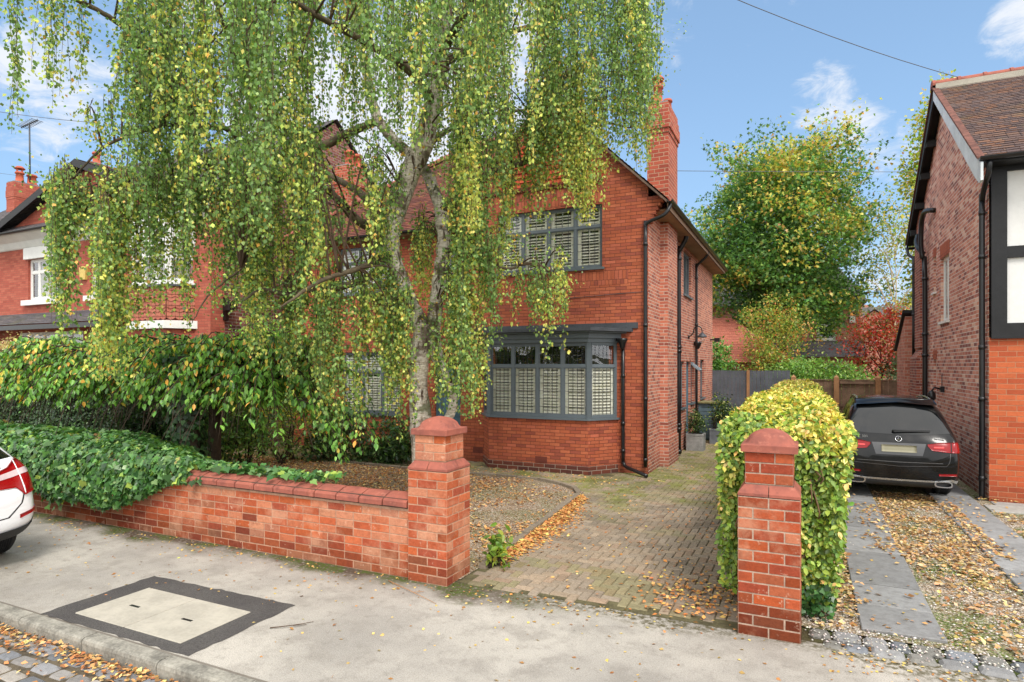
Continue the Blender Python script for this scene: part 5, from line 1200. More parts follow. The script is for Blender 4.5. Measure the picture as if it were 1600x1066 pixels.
def car(name, loc, rot, label, P):
    """local x forward from the rear bumper, y left, z up"""
    root = empty(name, loc, label, 'car'); root.rotation_euler = rot
    st = P['stations']; ns = len(st); K = 11
    V = []; F = []
    for (x, zb, zt, wm, wb, wr, zbelt) in st:
        z5 = min(zbelt, zt - .06); z6 = z5 + (zt - z5) * .5; zmid = min(.62, z5 - .1)
        half = [(0, zb), (wb * .8, zb), (wb, zb + .05), (wm * .985, zb + .18 if zb < .4 else zb + .1), (wm, max(zmid, zb + .2)), (wm * .995, max(z5 - .16, zmid + .03)), (wm * .955, z5), ((wm * .955 + wr) * .5 + .015, z6), (wr, zt - .07), (wr * .72, zt - .012), (0, zt)]
        ring = [(x, y, z) for y, z in half] + [(x, -y, z) for y, z in half[-2:0:-1]]
        V += ring
    n = len(half) * 2 - 2
    for i in range(ns - 1):
        for k in range(n): k2 = (k + 1) % n; F.append((i * n + k, (i + 1) * n + k, (i + 1) * n + k2, i * n + k2))
    F.append(tuple(range(n))); F.append(tuple((ns - 1) * n + k for k in range(n - 1, -1, -1)))
    me = bpy.data.meshes.new('tmp'); me.from_pydata(V, [], F); me.update()
    bmm = bmesh.new(); bmm.from_mesh(me); bmesh.ops.recalc_face_normals(bmm, faces=bmm.faces); bmm.to_mesh(me); bmm.free()
    t = bpy.data.objects.new('tmp', me); COL.objects.link(t)
    t.modifiers.new('s', 'SUBSURF').levels = 3; t.modifiers[0].render_levels = 3
    cut = []
    for wx in P['wheels']:
        for s in (-1, 1):
            q = MB(); q.lathe([(P['wr'] + .05, s * .55), (P['wr'] + .05, s * 1.3)], (wx, 0, P['wr']), 'y', 36)
            cm = bpy.data.meshes.new('cut'); cm.from_pydata(q.v, [], q.f); cm.update()
            bb = bmesh.new(); bb.from_mesh(cm); bmesh.ops.recalc_face_normals(bb, faces=bb.faces); bb.to_mesh(cm); bb.free()
            c = bpy.data.objects.new('cut', cm); COL.objects.link(c); cut.append(c)
    full = bake('hull', t); fb = bmesh.new(); fb.from_mesh(full); tree = BVHTree.FromBMesh(fb)
    for c in cut:
        md = t.modifiers.new('b', 'BOOLEAN'); md.operation = 'DIFFERENCE'; md.object = c; md.solver = 'EXACT'
    body = bake('body', t)
    for c in cut + [t]: bpy.data.objects.remove(c, do_unlink=True)
    body.materials.clear(); body.polygons.foreach_set('use_smooth', [True] * len(body.polygons))
    bo = mesh_obj('body', body, P['paint'], root); 
    bo.modifiers.new('w', 'WEIGHTED_NORMAL')
    def decal(nm, top, bot, mat, off=.004, nx=24, nz=8, axis='x', par=None, side=1, thick=0.0):
        """top / bot: polylines of (y,z) seen from behind (axis x) or (x,z) seen from the side"""
        def rsamp(pl, k):
            pl = np.array(pl, float); L_ = np.concatenate(([0], np.cumsum(np.linalg.norm(np.diff(pl, axis=0), axis=1)))); t_ = np.linspace(0, L_[-1], k)
            return np.stack([np.interp(t_, L_, pl[:, 0]), np.interp(t_, L_, pl[:, 1])], 1)
        T, B_ = rsamp(top, nx + 1), rsamp(bot, nx + 1); q = MB(); vs = []
        for j in range(nz + 1):
            for i in range(nx + 1):
                a, z = T[i] * (j / nz) + B_[i] * (1 - j / nz)
                if axis == 'x': o_, d_ = Vector((-1, a, z)), Vector((1, 0, 0))
                elif axis == '-x': o_, d_ = Vector((8, a, z)), Vector((-1, 0, 0))
                else: o_, d_ = Vector((a, 3 * side, z)), Vector((0, -side, 0))
                h, nn_, _, _ = tree.ray_cast(o_, d_)
                if h is None: h, nn_, _, _ = tree.find_nearest(o_ + d_ * (1.2 if axis == 'x' else 2)); 
                if nn_.dot(d_) > 0: nn_ = -nn_
                vs.append(h + nn_ * (off + thick))
        q.add(vs, [(j * (nx + 1) + i, j * (nx + 1) + i + 1, (j + 1) * (nx + 1) + i + 1, (j + 1) * (nx + 1) + i) for j in range(nz) for i in range(nx)], smooth=True)
        if thick:   # skirt so that it reads as a solid piece
            ed = [j * (nx + 1) for j in range(nz + 1)]; lp = list(range(nx + 1)) + [j * (nx + 1) + nx for j in range(1, nz + 1)] + [nz * (nx + 1) + i for i in range(nx - 1, -1, -1)] + [j * (nx + 1) for j in range(nz - 1, 0, -1)]
            cen = sum(vs, Vector()) / len(vs)
            base = [vs[i] + ({'x': Vector((1, 0, 0)), '-x': Vector((-1, 0, 0))}.get(axis, Vector((0, -side, 0)))) * (thick + .01) for i in lp]
            m0 = len(q.v); q.v += [tuple(p) for p in base]; q.c += [(1, 1, 1)] * len(base); k = len(lp)
            for i in range(k): q.f.append((lp[i], lp[(i + 1) % k], m0 + (i + 1) % k, m0 + i)); q.sm.append(False)
        me_ = q; o = me_.build(nm, mat, None, uv=False, origin=(0, 0, 0)); o.parent = par or root; o.location = (0, 0, 0); ORG[o.name] = org(par or root)
        return o
    # wheels
    for wx in P['wheels']:
        for s in (-1, 1):
            R_, tw = P['wr'], .24; yc = s * P['track']
            q = MB(); pr_ = [(R_ * .66, -tw / 2), (R_ * .9, -tw / 2 - .005), (R_ * .97, -tw / 2 + .02), (R_, -tw / 2 + .05)]
            for k in range(1, 6): y_ = -tw / 2 + .05 + (tw - .1) * k / 6; pr_ += [(R_, y_ - .008), (R_ - .012, y_ - .006), (R_ - .012, y_ + .006), (R_, y_ + .008)]
            pr_ += [(R_, tw / 2 - .05), (R_ * .97, tw / 2 - .02), (R_ * .9, tw / 2 + .005), (R_ * .66, tw / 2)]
            q.lathe(pr_, (wx, yc, R_), 'y', 40); w_ = q.build('wheel', M_TYRE, None, uv=False, origin=(0, 0, 0)); w_.parent = root; w_.location = (0, 0, 0)
            q = MB(); q.lathe([(R_ * .68, -s * 0 + yc - s * .02), (R_ * .66, yc + s * .09), (R_ * .60, yc + s * .085), (R_ * .58, yc + s * .02)], (wx, 0, R_), 'y', 32); q.lathe([(R_ * .16, yc), (R_ * .15, yc + s * .075), (.01, yc + s * .08)], (wx, 0, R_), 'y', 16)
            for k in range(5):
                an = k * 2 * PI / 5 + .3; M = Matrix.Translation((wx, yc + s * .05, R_)) @ Matrix.Rotation(an, 4, 'Y'); q.box(.04, -.015, -.035, R_ * .62, .018, .035, M=M)
            o = q.build('rim', M_ALLOY, None, uv=False, origin=(0, 0, 0)); o.parent = w_; o.location = (0, 0, 0)
    q = MB(); x0, x1 = P['wheels']; q.box(.5, -.7, .22, 4.2, .7, .34); q.build('underbody', M_TRIM, None, uv=False, origin=(0, 0, 0)).parent = root
    for c in COL.objects:
        if c.name.startswith('underbody') and c.parent == root: c.location = (0, 0, 0)
    def part(q, nm, mat, par=None):
        o = q.build(nm, mat, None, uv=False, origin=(0, 0, 0)); o.parent = par or root; o.location = (0, 0, 0); return o
    P['dress'](root, decal, part, tree); return root
def txt(s, size, M, mat, parent, name):
    cu = bpy.data.curves.new('t', 'FONT'); cu.body = s; cu.size = size; cu.extrude = .004; cu.align_x = 'CENTER'
    t = bpy.data.objects.new('t', cu); COL.objects.link(t); me = bake(name, t); bpy.data.objects.remove(t, do_unlink=True)
    me.transform(M); me.materials.clear(); me.materials.append(mat); o = bpy.data.objects.new(name, me); COL.objects.link(o); o.parent = parent; return o
def mirror(pl): return [(-a, z) for a, z in reversed(pl)]
RV = Matrix(((0, 0, -1, 0), (-1, 0, 0, 0), (0, 1, 0, 0), (0, 0, 0, 1)))   # text plane facing -x (rear), reading left to right from behind
# columns: x, zbottom, ztop, max half width, bottom half width, roof half width, belt
GLC = [(.00, .30, .74, .80, .74, .70, .80), (.03, .27, .90, .89, .83, .76, .92), (.12, .25, 1.06, .93, .87, .76, 1.0), (.24, .25, 1.20, .94, .88, .72, 1.05), (.42, .29, 1.44, .945, .90, .70, 1.07), (.60, .28, 1.615, .945, .90, .67, 1.07), (.95, .27, 1.655, .945, .90, .68, 1.06), (1.7, .24, 1.665, .945, .90, .68, 1.04), (2.5, .24, 1.63, .945, .90, .64, 1.01), (3.0, .24, 1.42, .945, .90, .62, 1.0), (3.45, .24, 1.07, .94, .90, .66, .98), (4.1, .25, .99, .92, .86, .66, .92), (4.5, .28, .86, .86, .76, .6, .80), (4.64, .36, .68, .70, .6, .5, .62)]
def dress_black(root, decal, part, tree):
    wt = [(-.60, 1.48), (-.3, 1.52), (0, 1.53), (.3, 1.52), (.60, 1.48)]; wbm = [(-.80, 1.10), (-.5, 1.075), (0, 1.065), (.5, 1.075), (.80, 1.10)]
    g = decal('rear_window', wt, wbm, M_CARGL, .003, 40, 14)
    decal('spoiler', [(-.62, 1.575), (0, 1.60), (.62, 1.575)], [(-.64, 1.49), (0, 1.535), (.64, 1.49)], M_PBLACK, .01, 30, 4, thick=.05)
    q = MB(); p = tree.ray_cast(Vector((-1, .08, 1.12)), Vector((1, 0, 0)))[0]; pb_ = tree.ray_cast(Vector((-1, -.5, 1.13)), Vector((1, 0, 0)))[0]
    q.tube([p + Vector((-.025, 0, 0)), p + Vector((-.045, -.02, .01)), pb_ + Vector((-.03, 0, .01))], [.022, .016, .008], 8); part(q, 'rear_wiper', M_TRIM)
    for s in (1, -1):
        f = (lambda pl: pl) if s == 1 else mirror
        T = [(.44, .925), (.60, .955), (.80, .965), (.915, .975)]; B_ = [(.44, .90), (.50, .835), (.72, .815), (.935, .81)]
        lp = decal('tail_light', f(T), f(B_), M_RED, .006, 26, 8, thick=.008)
        decal('light_strip', f([(.53, .893), (.68, .898)]), f([(.53, .873), (.68, .876)]), M_REDL, .018, 8, 2, par=lp)
        decal('light_strip', f([(.785, .955), (.80, .957)]), f([(.775, .82), (.79, .82)]), M_PBLACK, .017, 2, 6, par=lp)
        decal('rear_reflector', f([(.60, .475), (.86, .485)]), f([(.60, .44), (.86, .45)]), M_RED, .006, 10, 3, thick=.004)
        q = MB(); pts = []
        for k in range(14): a = k * 2 * PI / 14; pts.append((math.copysign(abs(math.cos(a)) ** .6, math.cos(a)), math.copysign(abs(math.sin(a)) ** .6, math.sin(a))))
        for (ro, ri, x0) in (((.135, .052), (.112, .034), -.045),):
            n_ = 14; c = (s * .66, .315)
            vs = [(x0, c[0] + a * ro[0], c[1] + z * ro[1]) for a, z in pts] + [(x0, c[0] + a * ri[0], c[1] + z * ri[1]) for a, z in pts] + [(.12, c[0] + a * ri[0], c[1] + z * ri[1]) for a, z in pts] + [(.15, c[0] + a * ro[0], c[1] + z * ro[1]) for a, z in pts]
            q.add(vs, [(r_ * n_ + k, r_ * n_ + (k + 1) % n_, ((r_ + 1) % 4) * n_ + (k + 1) % n_, ((r_ + 1) % 4) * n_ + k) for r_ in range(4) for k in range(n_)])
        part(q, 'exhaust_tip', M_CHROME)
        q = MB(); q.tube(smooth_path([(x_, s * .60, tree.ray_cast(Vector((x_, s * .60, 4)), Vector((0, 0, -1)))[0].z + dz_) for x_, dz_ in ((.66, .0), (.80, .035), (1.1, .045), (1.7, .045), (2.4, .04), (2.7, .0))], 4), .018, 8); part(q, 'roof_rail', M_SILVER)
        for (xa, xb, n2) in ((.85, 1.65, 'side_window'), (1.75, 3.0, 'side_window')):
            decal(n2, [(xa + (.1 if xa < 1 else 0), 1.47), (xb - (.45 if xb > 2.9 else .05), 1.50)], [(xa - .05, 1.08), (xb + .1, 1.06)], M_CARGL, .004, 16, 8, axis='y', side=s)
        q = MB(); q.cbox(2.85, s * 1.0 - .09, 1.02, 3.02, s * 1.0 + .09, 1.17, .03); part(q, 'door_mirror', M_PBLACK)
    decal('windscreen', [(-.58, 1.50), (.58, 1.50)], [(-.72, 1.12), (.72, 1.12)], M_CARGL, .004, 24, 10, axis='-x')
    # number plate recess, plate, handle line
    decal('plate_surround', [(-.42, .935), (.42, .935)], [(-.36, .745), (.36, .745)], paint('plate recess paint', (.022, .023, .026, 1), .3), .003, 16, 6)
    decal('number_plate', [(-.27, .895), (.27, .895)], [(-.27, .79), (.27, .79)], M_PLATE, .012, 10, 3, thick=.008)
    decal('tailgate_edge', [(-.66, .645), (0, .635), (.66, .645)], [(-.66, .636), (0, .626), (.66, .636)], paint('dull edge', (.08, .08, .085, 1), .3), .002, 20, 1)
    decal('tailgate_line', [(-.72, .60), (0, .565), (.72, .60)], [(-.72, .595), (0, .560), (.72, .595)], bpy.data.materials['dull edge'], .003, 20, 1)
    for s in (1, -1):
        f = (lambda pl: pl) if s == 1 else mirror
        decal('tailgate_line', f([(.725, .605), (.765, .67), (.775, .80)]), f([(.718, .60), (.757, .67), (.768, .80)]), bpy.data.materials['dull edge'], .002, 12, 1)
    sk = decal('rear_diffuser', [(-.84, .40), (-.6, .36), (0, .355), (.6, .36), (.84, .40)], [(-.74, .22), (0, .20), (.74, .22)], M_TRIM, .012, 30, 6, thick=.02)
    decal('diffuser_trim', [(-.86, .385), (-.78, .40), (-.58, .365), (0, .36), (.58, .365), (.78, .40), (.86, .385)], [(-.84, .345), (-.76, .365), (-.56, .338), (0, .332), (.56, .338), (.76, .365), (.84, .345)], M_SILVER, .036, 44, 2)
    # round star emblem
    c = tree.ray_cast(Vector((-1, 0, 1.0)), Vector((1, 0, 0)))[0]; c = c + Vector((-.014, 0, 0)); sl0 = (tree.ray_cast(Vector((-1, 0, 1.03)), Vector((1, 0, 0)))[0] - tree.ray_cast(Vector((-1, 0, .97)), Vector((1, 0, 0)))[0]).normalized()
    q = MB(); up, rt = sl0, Vector((0, 1, 0)); R_ = .048
    q.tube([c + rt * R_ * math.cos(a) + up * R_ * math.sin(a) for a in np.linspace(0, 2 * PI, 25)], .0045, 6, caps=False)
    for k in range(3):
        a = PI / 2 + k * 2 * PI / 3; tip = c + rt * R_ * math.cos(a) + up * R_ * math.sin(a); s_ = rt * math.cos(a + PI / 2) + up * math.sin(a + PI / 2); nn = up.cross(rt)
        q.add([c + s_ * .009, tip, c - s_ * .009, c + nn * .006], [(0, 1, 3), (1, 2, 3), (0, 2, 1)]); q.add([c + s_ * .009, tip, c - s_ * .009, c - nn * .006], [(0, 3, 1), (1, 3, 2)])
    part(q, 'star_emblem', M_CHROME)
    for s_, y_, z_, sz in (('GLC 300', .60, 1.0, .062), ('4MATIC', -.62, 1.0, .045)):
        h = tree.ray_cast(Vector((-1, y_, z_ + .02)), Vector((1, 0, 0)))[0]; txt(s_, sz, Matrix.Translation((h.x - .014, y_, z_)) @ Matrix.Rotation(.0, 4, 'Y') @ RV, M_CHROME, root, 'badge')
bc = car('black_suv', (1.335, 11.38, .03), (0, 0, PI / 2), 'black sport utility car seen from behind on the leaf strewn slab drive', dict(stations=GLC, wheels=(.97, 3.84), wr=.365, track=.80, paint=M_PBLACK, dress=dress_black))
XB = [(.00, .50, .78, .74, .64, .64, .84), (.04, .42, .92, .85, .74, .72, .95), (.14, .34, 1.08, .91, .82, .73, 1.04), (.28, .30, 1.22, .935, .86, .72, 1.10), (.46, .28, 1.45, .94, .88, .68, 1.12), (.62, .27, 1.60, .94, .88, .64, 1.12), (.95, .26, 1.645, .94, .88, .65, 1.10), (1.7, .24, 1.67, .94, .88, .66, 1.08), (2.5, .24, 1.65, .94, .88, .66, 1.05), (3.0, .24, 1.44, .94, .88, .64, 1.03), (3.45, .24, 1.10, .935, .88, .66, 1.0), (4.1, .25, 1.02, .92, .85, .66, .95), (4.5, .28, .9, .86, .76, .6, .82), (4.65, .36, .7, .70, .6, .5, .62)]
def dress_white(root, decal, part, tree):
    decal('rear_window', [(-.60, 1.50), (0, 1.54), (.60, 1.50)], [(-.80, 1.19), (0, 1.16), (.80, 1.19)], M_CARGL, .003, 40, 12)
    for s in (1, -1):
        f = (lambda pl: pl) if s == 1 else mirror
        lp = decal('tail_light', f([(.40, 1.015), (.70, 1.09), (.80, 1.16), (.925, 1.16)]), f([(.42, .90), (.70, .885), (.76, .80), (.955, .83)]), M_RED, .006, 30, 10, thick=.01)
        decal('light_strip', f([(.42, 1.005), (.70, 1.045), (.93, 1.085)]), f([(.42, .965), (.70, .99), (.94, 1.035)]), M_CLEARL, .020, 22, 3, par=lp)
        decal('light_seam', f([(.775, 1.15), (.785, 1.15)]), f([(.76, .82), (.77, .82)]), M_PWHITE, .021, 2, 6, par=lp)
        decal('rear_reflector', f([(.70, .60), (.93, .65)]), f([(.70, .56), (.93, .615)]), M_RED, .006, 10, 2, thick=.004)
        decal('side_window', [(1.0, 1.50), (2.6, 1.53)], [(.8, 1.15), (3.2, 1.10)], M_CARGL, .004, 30, 8, axis='y', side=s)
    decal('windscreen', [(-.60, 1.52), (.60, 1.52)], [(-.72, 1.15), (.72, 1.15)], M_CARGL, .004, 24, 10, axis='-x')
    decal('rear_bumper_trim', [(-.93, .50), (-.86, .47), (0, .42), (.86, .47), (.93, .50)], [(-.80, .30), (0, .26), (.80, .30)], M_TRIM, .008, 40, 6, thick=.01)
    decal('tailgate_seam', [(-.78, .86), (-.74, .72), (-.60, .585), (0, .56), (.60, .585), (.74, .72), (.78, .86)], [(-.765, .86), (-.725, .725), (-.59, .597), (0, .572), (.59, .597), (.725, .725), (.765, .86)], M_TRIM, .002, 50, 1)
    decal('number_plate', [(-.26, .80), (.26, .80)], [(-.26, .69), (.26, .69)], M_PLATE, .01, 10, 3, thick=.008)
    h = tree.ray_cast(Vector((-1, -.60, 1.12)), Vector((1, 0, 0)))[0]; txt('X3', .075, Matrix.Translation((h.x - .012, -.60, 1.085)) @ RV, M_TRIM, root, 'badge')
wc = car('white_suv', (-7.52, 3.02, -.055), (-math.radians(3.6), 0, PI), 'white sport utility car at the left edge, only its rear corner in view', dict(stations=XB, wheels=(.88, 3.7), wr=.36, track=.80, paint=M_PWHITE, dress=dress_white))

bc.scale = (.95, .875, .965); wc.scale = (.98, .98, .98)
# ------------------------------------------------------------------ vegetation
G1, G2, G3 = S(112, 142, 76), S(94, 126, 68), S(134, 158, 90)
YG, YE, YO = S(172, 182, 92), S(206, 194, 104), S(200, 152, 76)
def limb_mesh(mb, pts, rads, k=5, n=9, wob=.0, seed=0):
    pts = smooth_path(pts, k); r = lerp_list(rads, len(pts)); rr = random.Random(seed)
    pts = [p + Vector((rr.uniform(-1, 1), rr.uniform(-1, 1), rr.uniform(-.4, .4))) * wob for p in pts]
    r = [max(.002, a * rr.uniform(.94, 1.08)) for a in r]
    mb.tube(pts, r, n)
    return pts
def birch_bark():
    m, b, out = newmat('birch bark'); P = b.pos(); x, y, z = b.sep(P)
    st = b.comb(b.m('MULTIPLY', x, 4.0), b.m('MULTIPLY', y, 4.0), b.m('MULTIPLY', z, 20.0))
    vt = b.comb(b.m('MULTIPLY', x, 13.0), b.m('MULTIPLY', y, 13.0), b.m('MULTIPLY', z, 3.2))
    bands = b.noise(1.6, 5, .7, st, 1.2); big = b.noise(2.2, 5, .6, P); fine = b.noise(28, 4, .7, P); fiss = b.noise(1.0, 6, .7, vt, .8)
    c = b.mix(b.ss(bands, .40, .62), S(222, 214, 202), S(176, 162, 146))
    dark = b.m('ADD', b.m('ADD', b.m('MULTIPLY', b.ss(big, .54, .62), .8), b.m('MULTIPLY', b.ss(bands, .63, .70), .7)), b.m('MULTIPLY', b.ss(fiss, .55, .61), b.ss(b.noise(1.3, 3, .5, P), .38, .5)), clamp=True)
    c = b.mix(dark, c, b.mix(fine, S(56, 45, 38), S(118, 98, 82)))
    c = b.mix(b.m('MULTIPLY', b.ss(b.noise(3.1, 4, .6, b.vm('ADD', P, (5, 2, 7))), .55, .66), .75), c, S(74, 84, 40))
    h = b.m('ADD', b.m('MULTIPLY', dark, -.6), b.m('ADD', b.m('MULTIPLY', fine, .5), b.m('MULTIPLY', bands, .4)))
    principled(b, out, c, .85, b.bump(h, .03, .9), 0, .2); return m
bt = empty('birch_tree', tuple(at(668, 795, 9.3) * Vector((1, 1, 0)) if False else Vector((at(668, 795, 9.3).x, at(668, 795, 9.3).y, 0))), 'weeping silver birch with long curtains of yellowing leaves in front of the orange house', 'tree')
D0 = 9.3
tk = MB(); lk = MB()
def A(u, v, d=0.0): return at(u, v, D0 + d)
LIMBS = []
def limb(pts, rads, thick=1.0, seed=0, wob=.012, n=9):
    rads = [r * .84 for r in rads]
    P = [A(*p) for p in pts]; LIMBS.append((P, rads)); return limb_mesh(tk if seed < 4 else lk, P, rads, 5, n, wob, seed)
limb([(672, 805), (668, 760), (662, 710), (657, 660), (654, 600), (656, 545), (660, 505)], [.34, .25, .21, .20, .17, .16, .15], seed=1, n=14)
limb([(674, 800), (684, 700), (700, 655), (708, 620), (694, 585), (680, 545), (678, 500), (686, 450), (692, 400, .05), (692, 350, .15), (680, 300, .3), (655, 255, .5), (612, 215, .7), (588, 180, .8), (575, 120, .9), (556, 40, 1.0), (540, -60, 1.1)], [.2, .12, .085, .08, .09, .12, .135, .13, .125, .12, .11, .10, .10, .09, .075, .06, .04], seed=2, n=12)
limb([(660, 520), (645, 480), (628, 440), (612, 395), (610, 355), (625, 310), (645, 262), (664, 215), (676, 160), (688, 90), (700, 0), (712, -120), (720, -260)], [.15, .13, .125, .15, .17, .185, .19, .185, .15, .12, .10, .07, .03], seed=3, n=14)
limb([(600, 420), (560, 440, -.3), (520, 452, -.6), (490, 452, -.8), (450, 460, -1), (410, 452, -1.2), (380, 470, -1.4)], [.07, .06, .055, .05, .04, .03, .015], seed=4)
limb([(610, 370), (560, 345, .1), (535, 320, .2), (500, 290, .3), (450, 286, .2), (400, 288, 0), (350, 300, -.2), (300, 330, -.4)], [.09, .08, .075, .06, .05, .04, .03, .012], seed=5)
limb([(588, 190, .8), (540, 210, .7), (490, 230, .4), (440, 190, 0), (400, 140, -.4), (360, 70, -.8), (330, -20, -1.2)], [.08, .08, .075, .07, .06, .045, .02], seed=6)
limb([(440, 190, 0), (400, 230, -.2), (350, 200, -.5), (300, 190, -.8), (230, 90, -1.2), (190, 40, -1.4), (140, 10, -1.6), (60, -20, -1.9), (0, -10, -2.1)], [.055, .05, .045, .04, .04, .04, .035, .02, .01], seed=7)
limb([(676, 160), (640, 110, -.8), (560, 60, -1.6), (470, 10, -2.2), (400, -60, -2.6)], [.09, .07, .05, .035, .02], seed=8)
limb([(688, 90), (720, 30, -.7), (760, -30, -1.4), (810, -60, -1.8), (880, -40, -2.0), (930, 0, -2.0)], [.09, .07, .055, .04, .03, .015], seed=9)
limb([(690, 330, .15), (730, 300, .3), (770, 268, .5), (830, 250, .7), (880, 205, .8), (930, 190, .9), (985, 200, .8)], [.08, .065, .055, .05, .04, .03, .012], seed=10)
limb([(692, 100), (760, 60, .9), (840, 40, 1.4), (920, 20, 1.6), (990, 40, 1.5), (1025, 80, 1.4)], [.08, .06, .05, .035, .022, .01], seed=11)
limb([(610, 355), (560, 300, 1.0), (480, 260, 1.9), (380, 240, 2.4), (280, 260, 2.6), (190, 290, 2.6)], [.09, .07, .055, .04, .025, .012], seed=12)
limb([(645, 262), (690, 210, 1.2), (760, 180, 2.1), (850, 170, 2.6)], [.09, .06, .04, .02], seed=13)
limb([(692, 390), (740, 400, -.2), (790, 420, -.3), (830, 410, -.2), (865, 430, 0)], [.05, .035, .025, .018, .008], seed=14)
limb([(612, 395), (560, 420, -1.0), (500, 440, -1.8), (440, 480, -2.2)], [.06, .045, .03, .012], seed=15)
limb([(300, 190, -.8), (240, 200, -1.1), (190, 215, -1.3), (150, 240, -1.3), (115, 280, -1.3)], [.03, .03, .024, .018, .01], seed=16)
limb([(350, 300, -.2), (290, 300, -.5), (230, 320, -.8), (180, 340, -1), (120, 330, -1.1)], [.03, .028, .022, .016, .008], seed=17)
limb([(395, 400, -1.2), (370, 425, -1.25), (350, 440, -1.3), (320, 470, -1.3), (300, 505, -1.3)], [.02, .02, .018, .012, .006], seed=18)
# strands: (u0,u1, top v0,v1, bottom v0,v1, depth0,depth1, number, yellow share, leaf step px)
GR_ = [(-70, 14, -180, -120, 120, 215, 6.9, 7.5, 16, .12), (14, 46, -180, -120, 110, 212, 7, 7.5, 10, .15), (66, 108, -180, -120, 90, 178, 7, 7.6, 17, .12), (118, 150, -60, 30, 90, 152, 7.2, 7.8, 7, .2),
       (30, 200, -180, -150, -60, 22, 6.9, 7.8, 22, .15), (190, 330, -180, 60, 120, 300, 7, 8, 20, .15), (168, 212, -120, 60, 120, 205, 7.2, 7.9, 10, .2), (112, 210, 150, 185, 185, 262, 7.5, 8.2, 22, .35), (205, 335, -200, 60, 120, 300, 7, 9, 46, .15), (205, 340, 60, 220, 240, 400, 7.2, 9.5, 36, .25),
       (330, 480, -200, 60, 150, 380, 6.6, 9.5, 54, .2), (330, 500, 160, 320, 300, 470, 7.0, 10.5, 46, .35), (480, 620, -200, -40, 60, 220, 6.4, 10, 30, .18), (480, 640, 180, 330, 300, 470, 7.2, 9.4, 26, .35),
       (600, 760, -200, -60, 60, 250, 6.3, 10.5, 42, .15), (620, 780, -100, 60, 80, 200, 8, 10.5, 20, .2), (755, 880, -200, -60, 60, 270, 7, 10.8, 36, .2), (860, 1000, -200, -60, 90, 260, 7.5, 10.8, 38, .2), (985, 1038, -160, -60, 60, 205, 8.5, 10.6, 16, .25),
       (76, 112, 262, 330, 400, 525, 7.8, 8.3, 16, .5), (60, 180, 255, 300, 290, 370, 7.8, 9.2, 30, .5), (112, 134, 280, 330, 330, 440, 7.8, 8.4, 4, .3), (150, 190, 250, 330, 500, 592, 7.6, 8.2, 19, .75), (190, 222, 260, 330, 430, 560, 7.7, 8.3, 10, .6), (222, 255, 240, 320, 330, 480, 7.9, 9, 9, .4),
       (262, 300, 250, 330, 380, 515, 7.7, 8.6, 9, .45), (180, 420, 230, 300, 300, 395, 8.0, 11.5, 60, .45), (300, 345, 270, 330, 360, 430, 8, 9, 7, .3), (340, 420, 260, 360, 370, 480, 7.8, 10, 26, .4), (375, 480, 300, 400, 430, 560, 7.6, 9.6, 22, .45), (430, 540, 420, 450, 500, 625, 7.8, 8.8, 15, .5),
       (480, 590, 400, 450, 540, 685, 8.0, 9.4, 22, .45), (585, 636, 430, 480, 560, 690, 8.2, 9.2, 17, .45), (622, 648, 400, 480, 500, 570, 8.2, 8.8, 2, .45), (560, 625, 330, 420, 430, 560, 8.2, 8.9, 6, .4), (676, 712, 480, 540, 570, 640, 8.3, 8.8, 4, .45), (600, 645, 400, 470, 470, 600, 8.3, 9.8, 9, .4), (700, 760, 260, 340, 460, 650, 8.3, 9.6, 21, .4), (700, 790, 60, 220, 250, 460, 7.8, 9.4, 22, .4), (718, 742, 120, 200, 330, 370, 7.6, 8.2, 7, .95), (760, 795, 300, 380, 420, 545, 8.6, 9.6, 8, .4),
       (726, 768, 500, 560, 580, 655, 8.5, 9.2, 8, .4), (690, 735, 420, 470, 520, 640, 8.4, 10, 10, .4), (800, 890, 392, 432, 470, 560, 8.6, 9.7, 20, .4), (776, 800, 250, 300, 330, 470, 8.8, 9.6, 4, .5),
       (770, 870, 120, 240, 250, 345, 8.4, 10.6, 30, .45), (860, 955, 60, 200, 240, 325, 8.6, 10.6, 28, .55), (880, 935, 180, 260, 280, 345, 9, 10.4, 14, .8), (840, 905, 30, 140, 200, 300, 8.8, 10.6, 15, .4), (950, 1015, 20, 120, 180, 268, 9, 10.6, 16, .4),
       (640, 700, 330, 360, 400, 470, 9.5, 10.5, 14, .7), (600, 700, 470, 560, 560, 640, 9.6, 10.8, 12, .5), (-200, -60, -250, 0, 100, 260, 6.9, 8, 20, .3), (-260, 1100, -420, -260, -200, -80, 6.5, 11.5, 50, .15)]
LP, LD, LN, LC, LS = [], [], [], [], []; PATHS = []; TW = MB(); K_ = 14
pal_g = np.array([c[:3] for c in (G1, G2, G3, S(96, 124, 70))]); pal_y = np.array([c[:3] for c in (YG, YE, S(156, 172, 84), YO)])
limb_pts = [p for P, r in LIMBS for p in smooth_path(P, 4)[3:]]
LPT = np.array([tuple(p) for p in limb_pts])
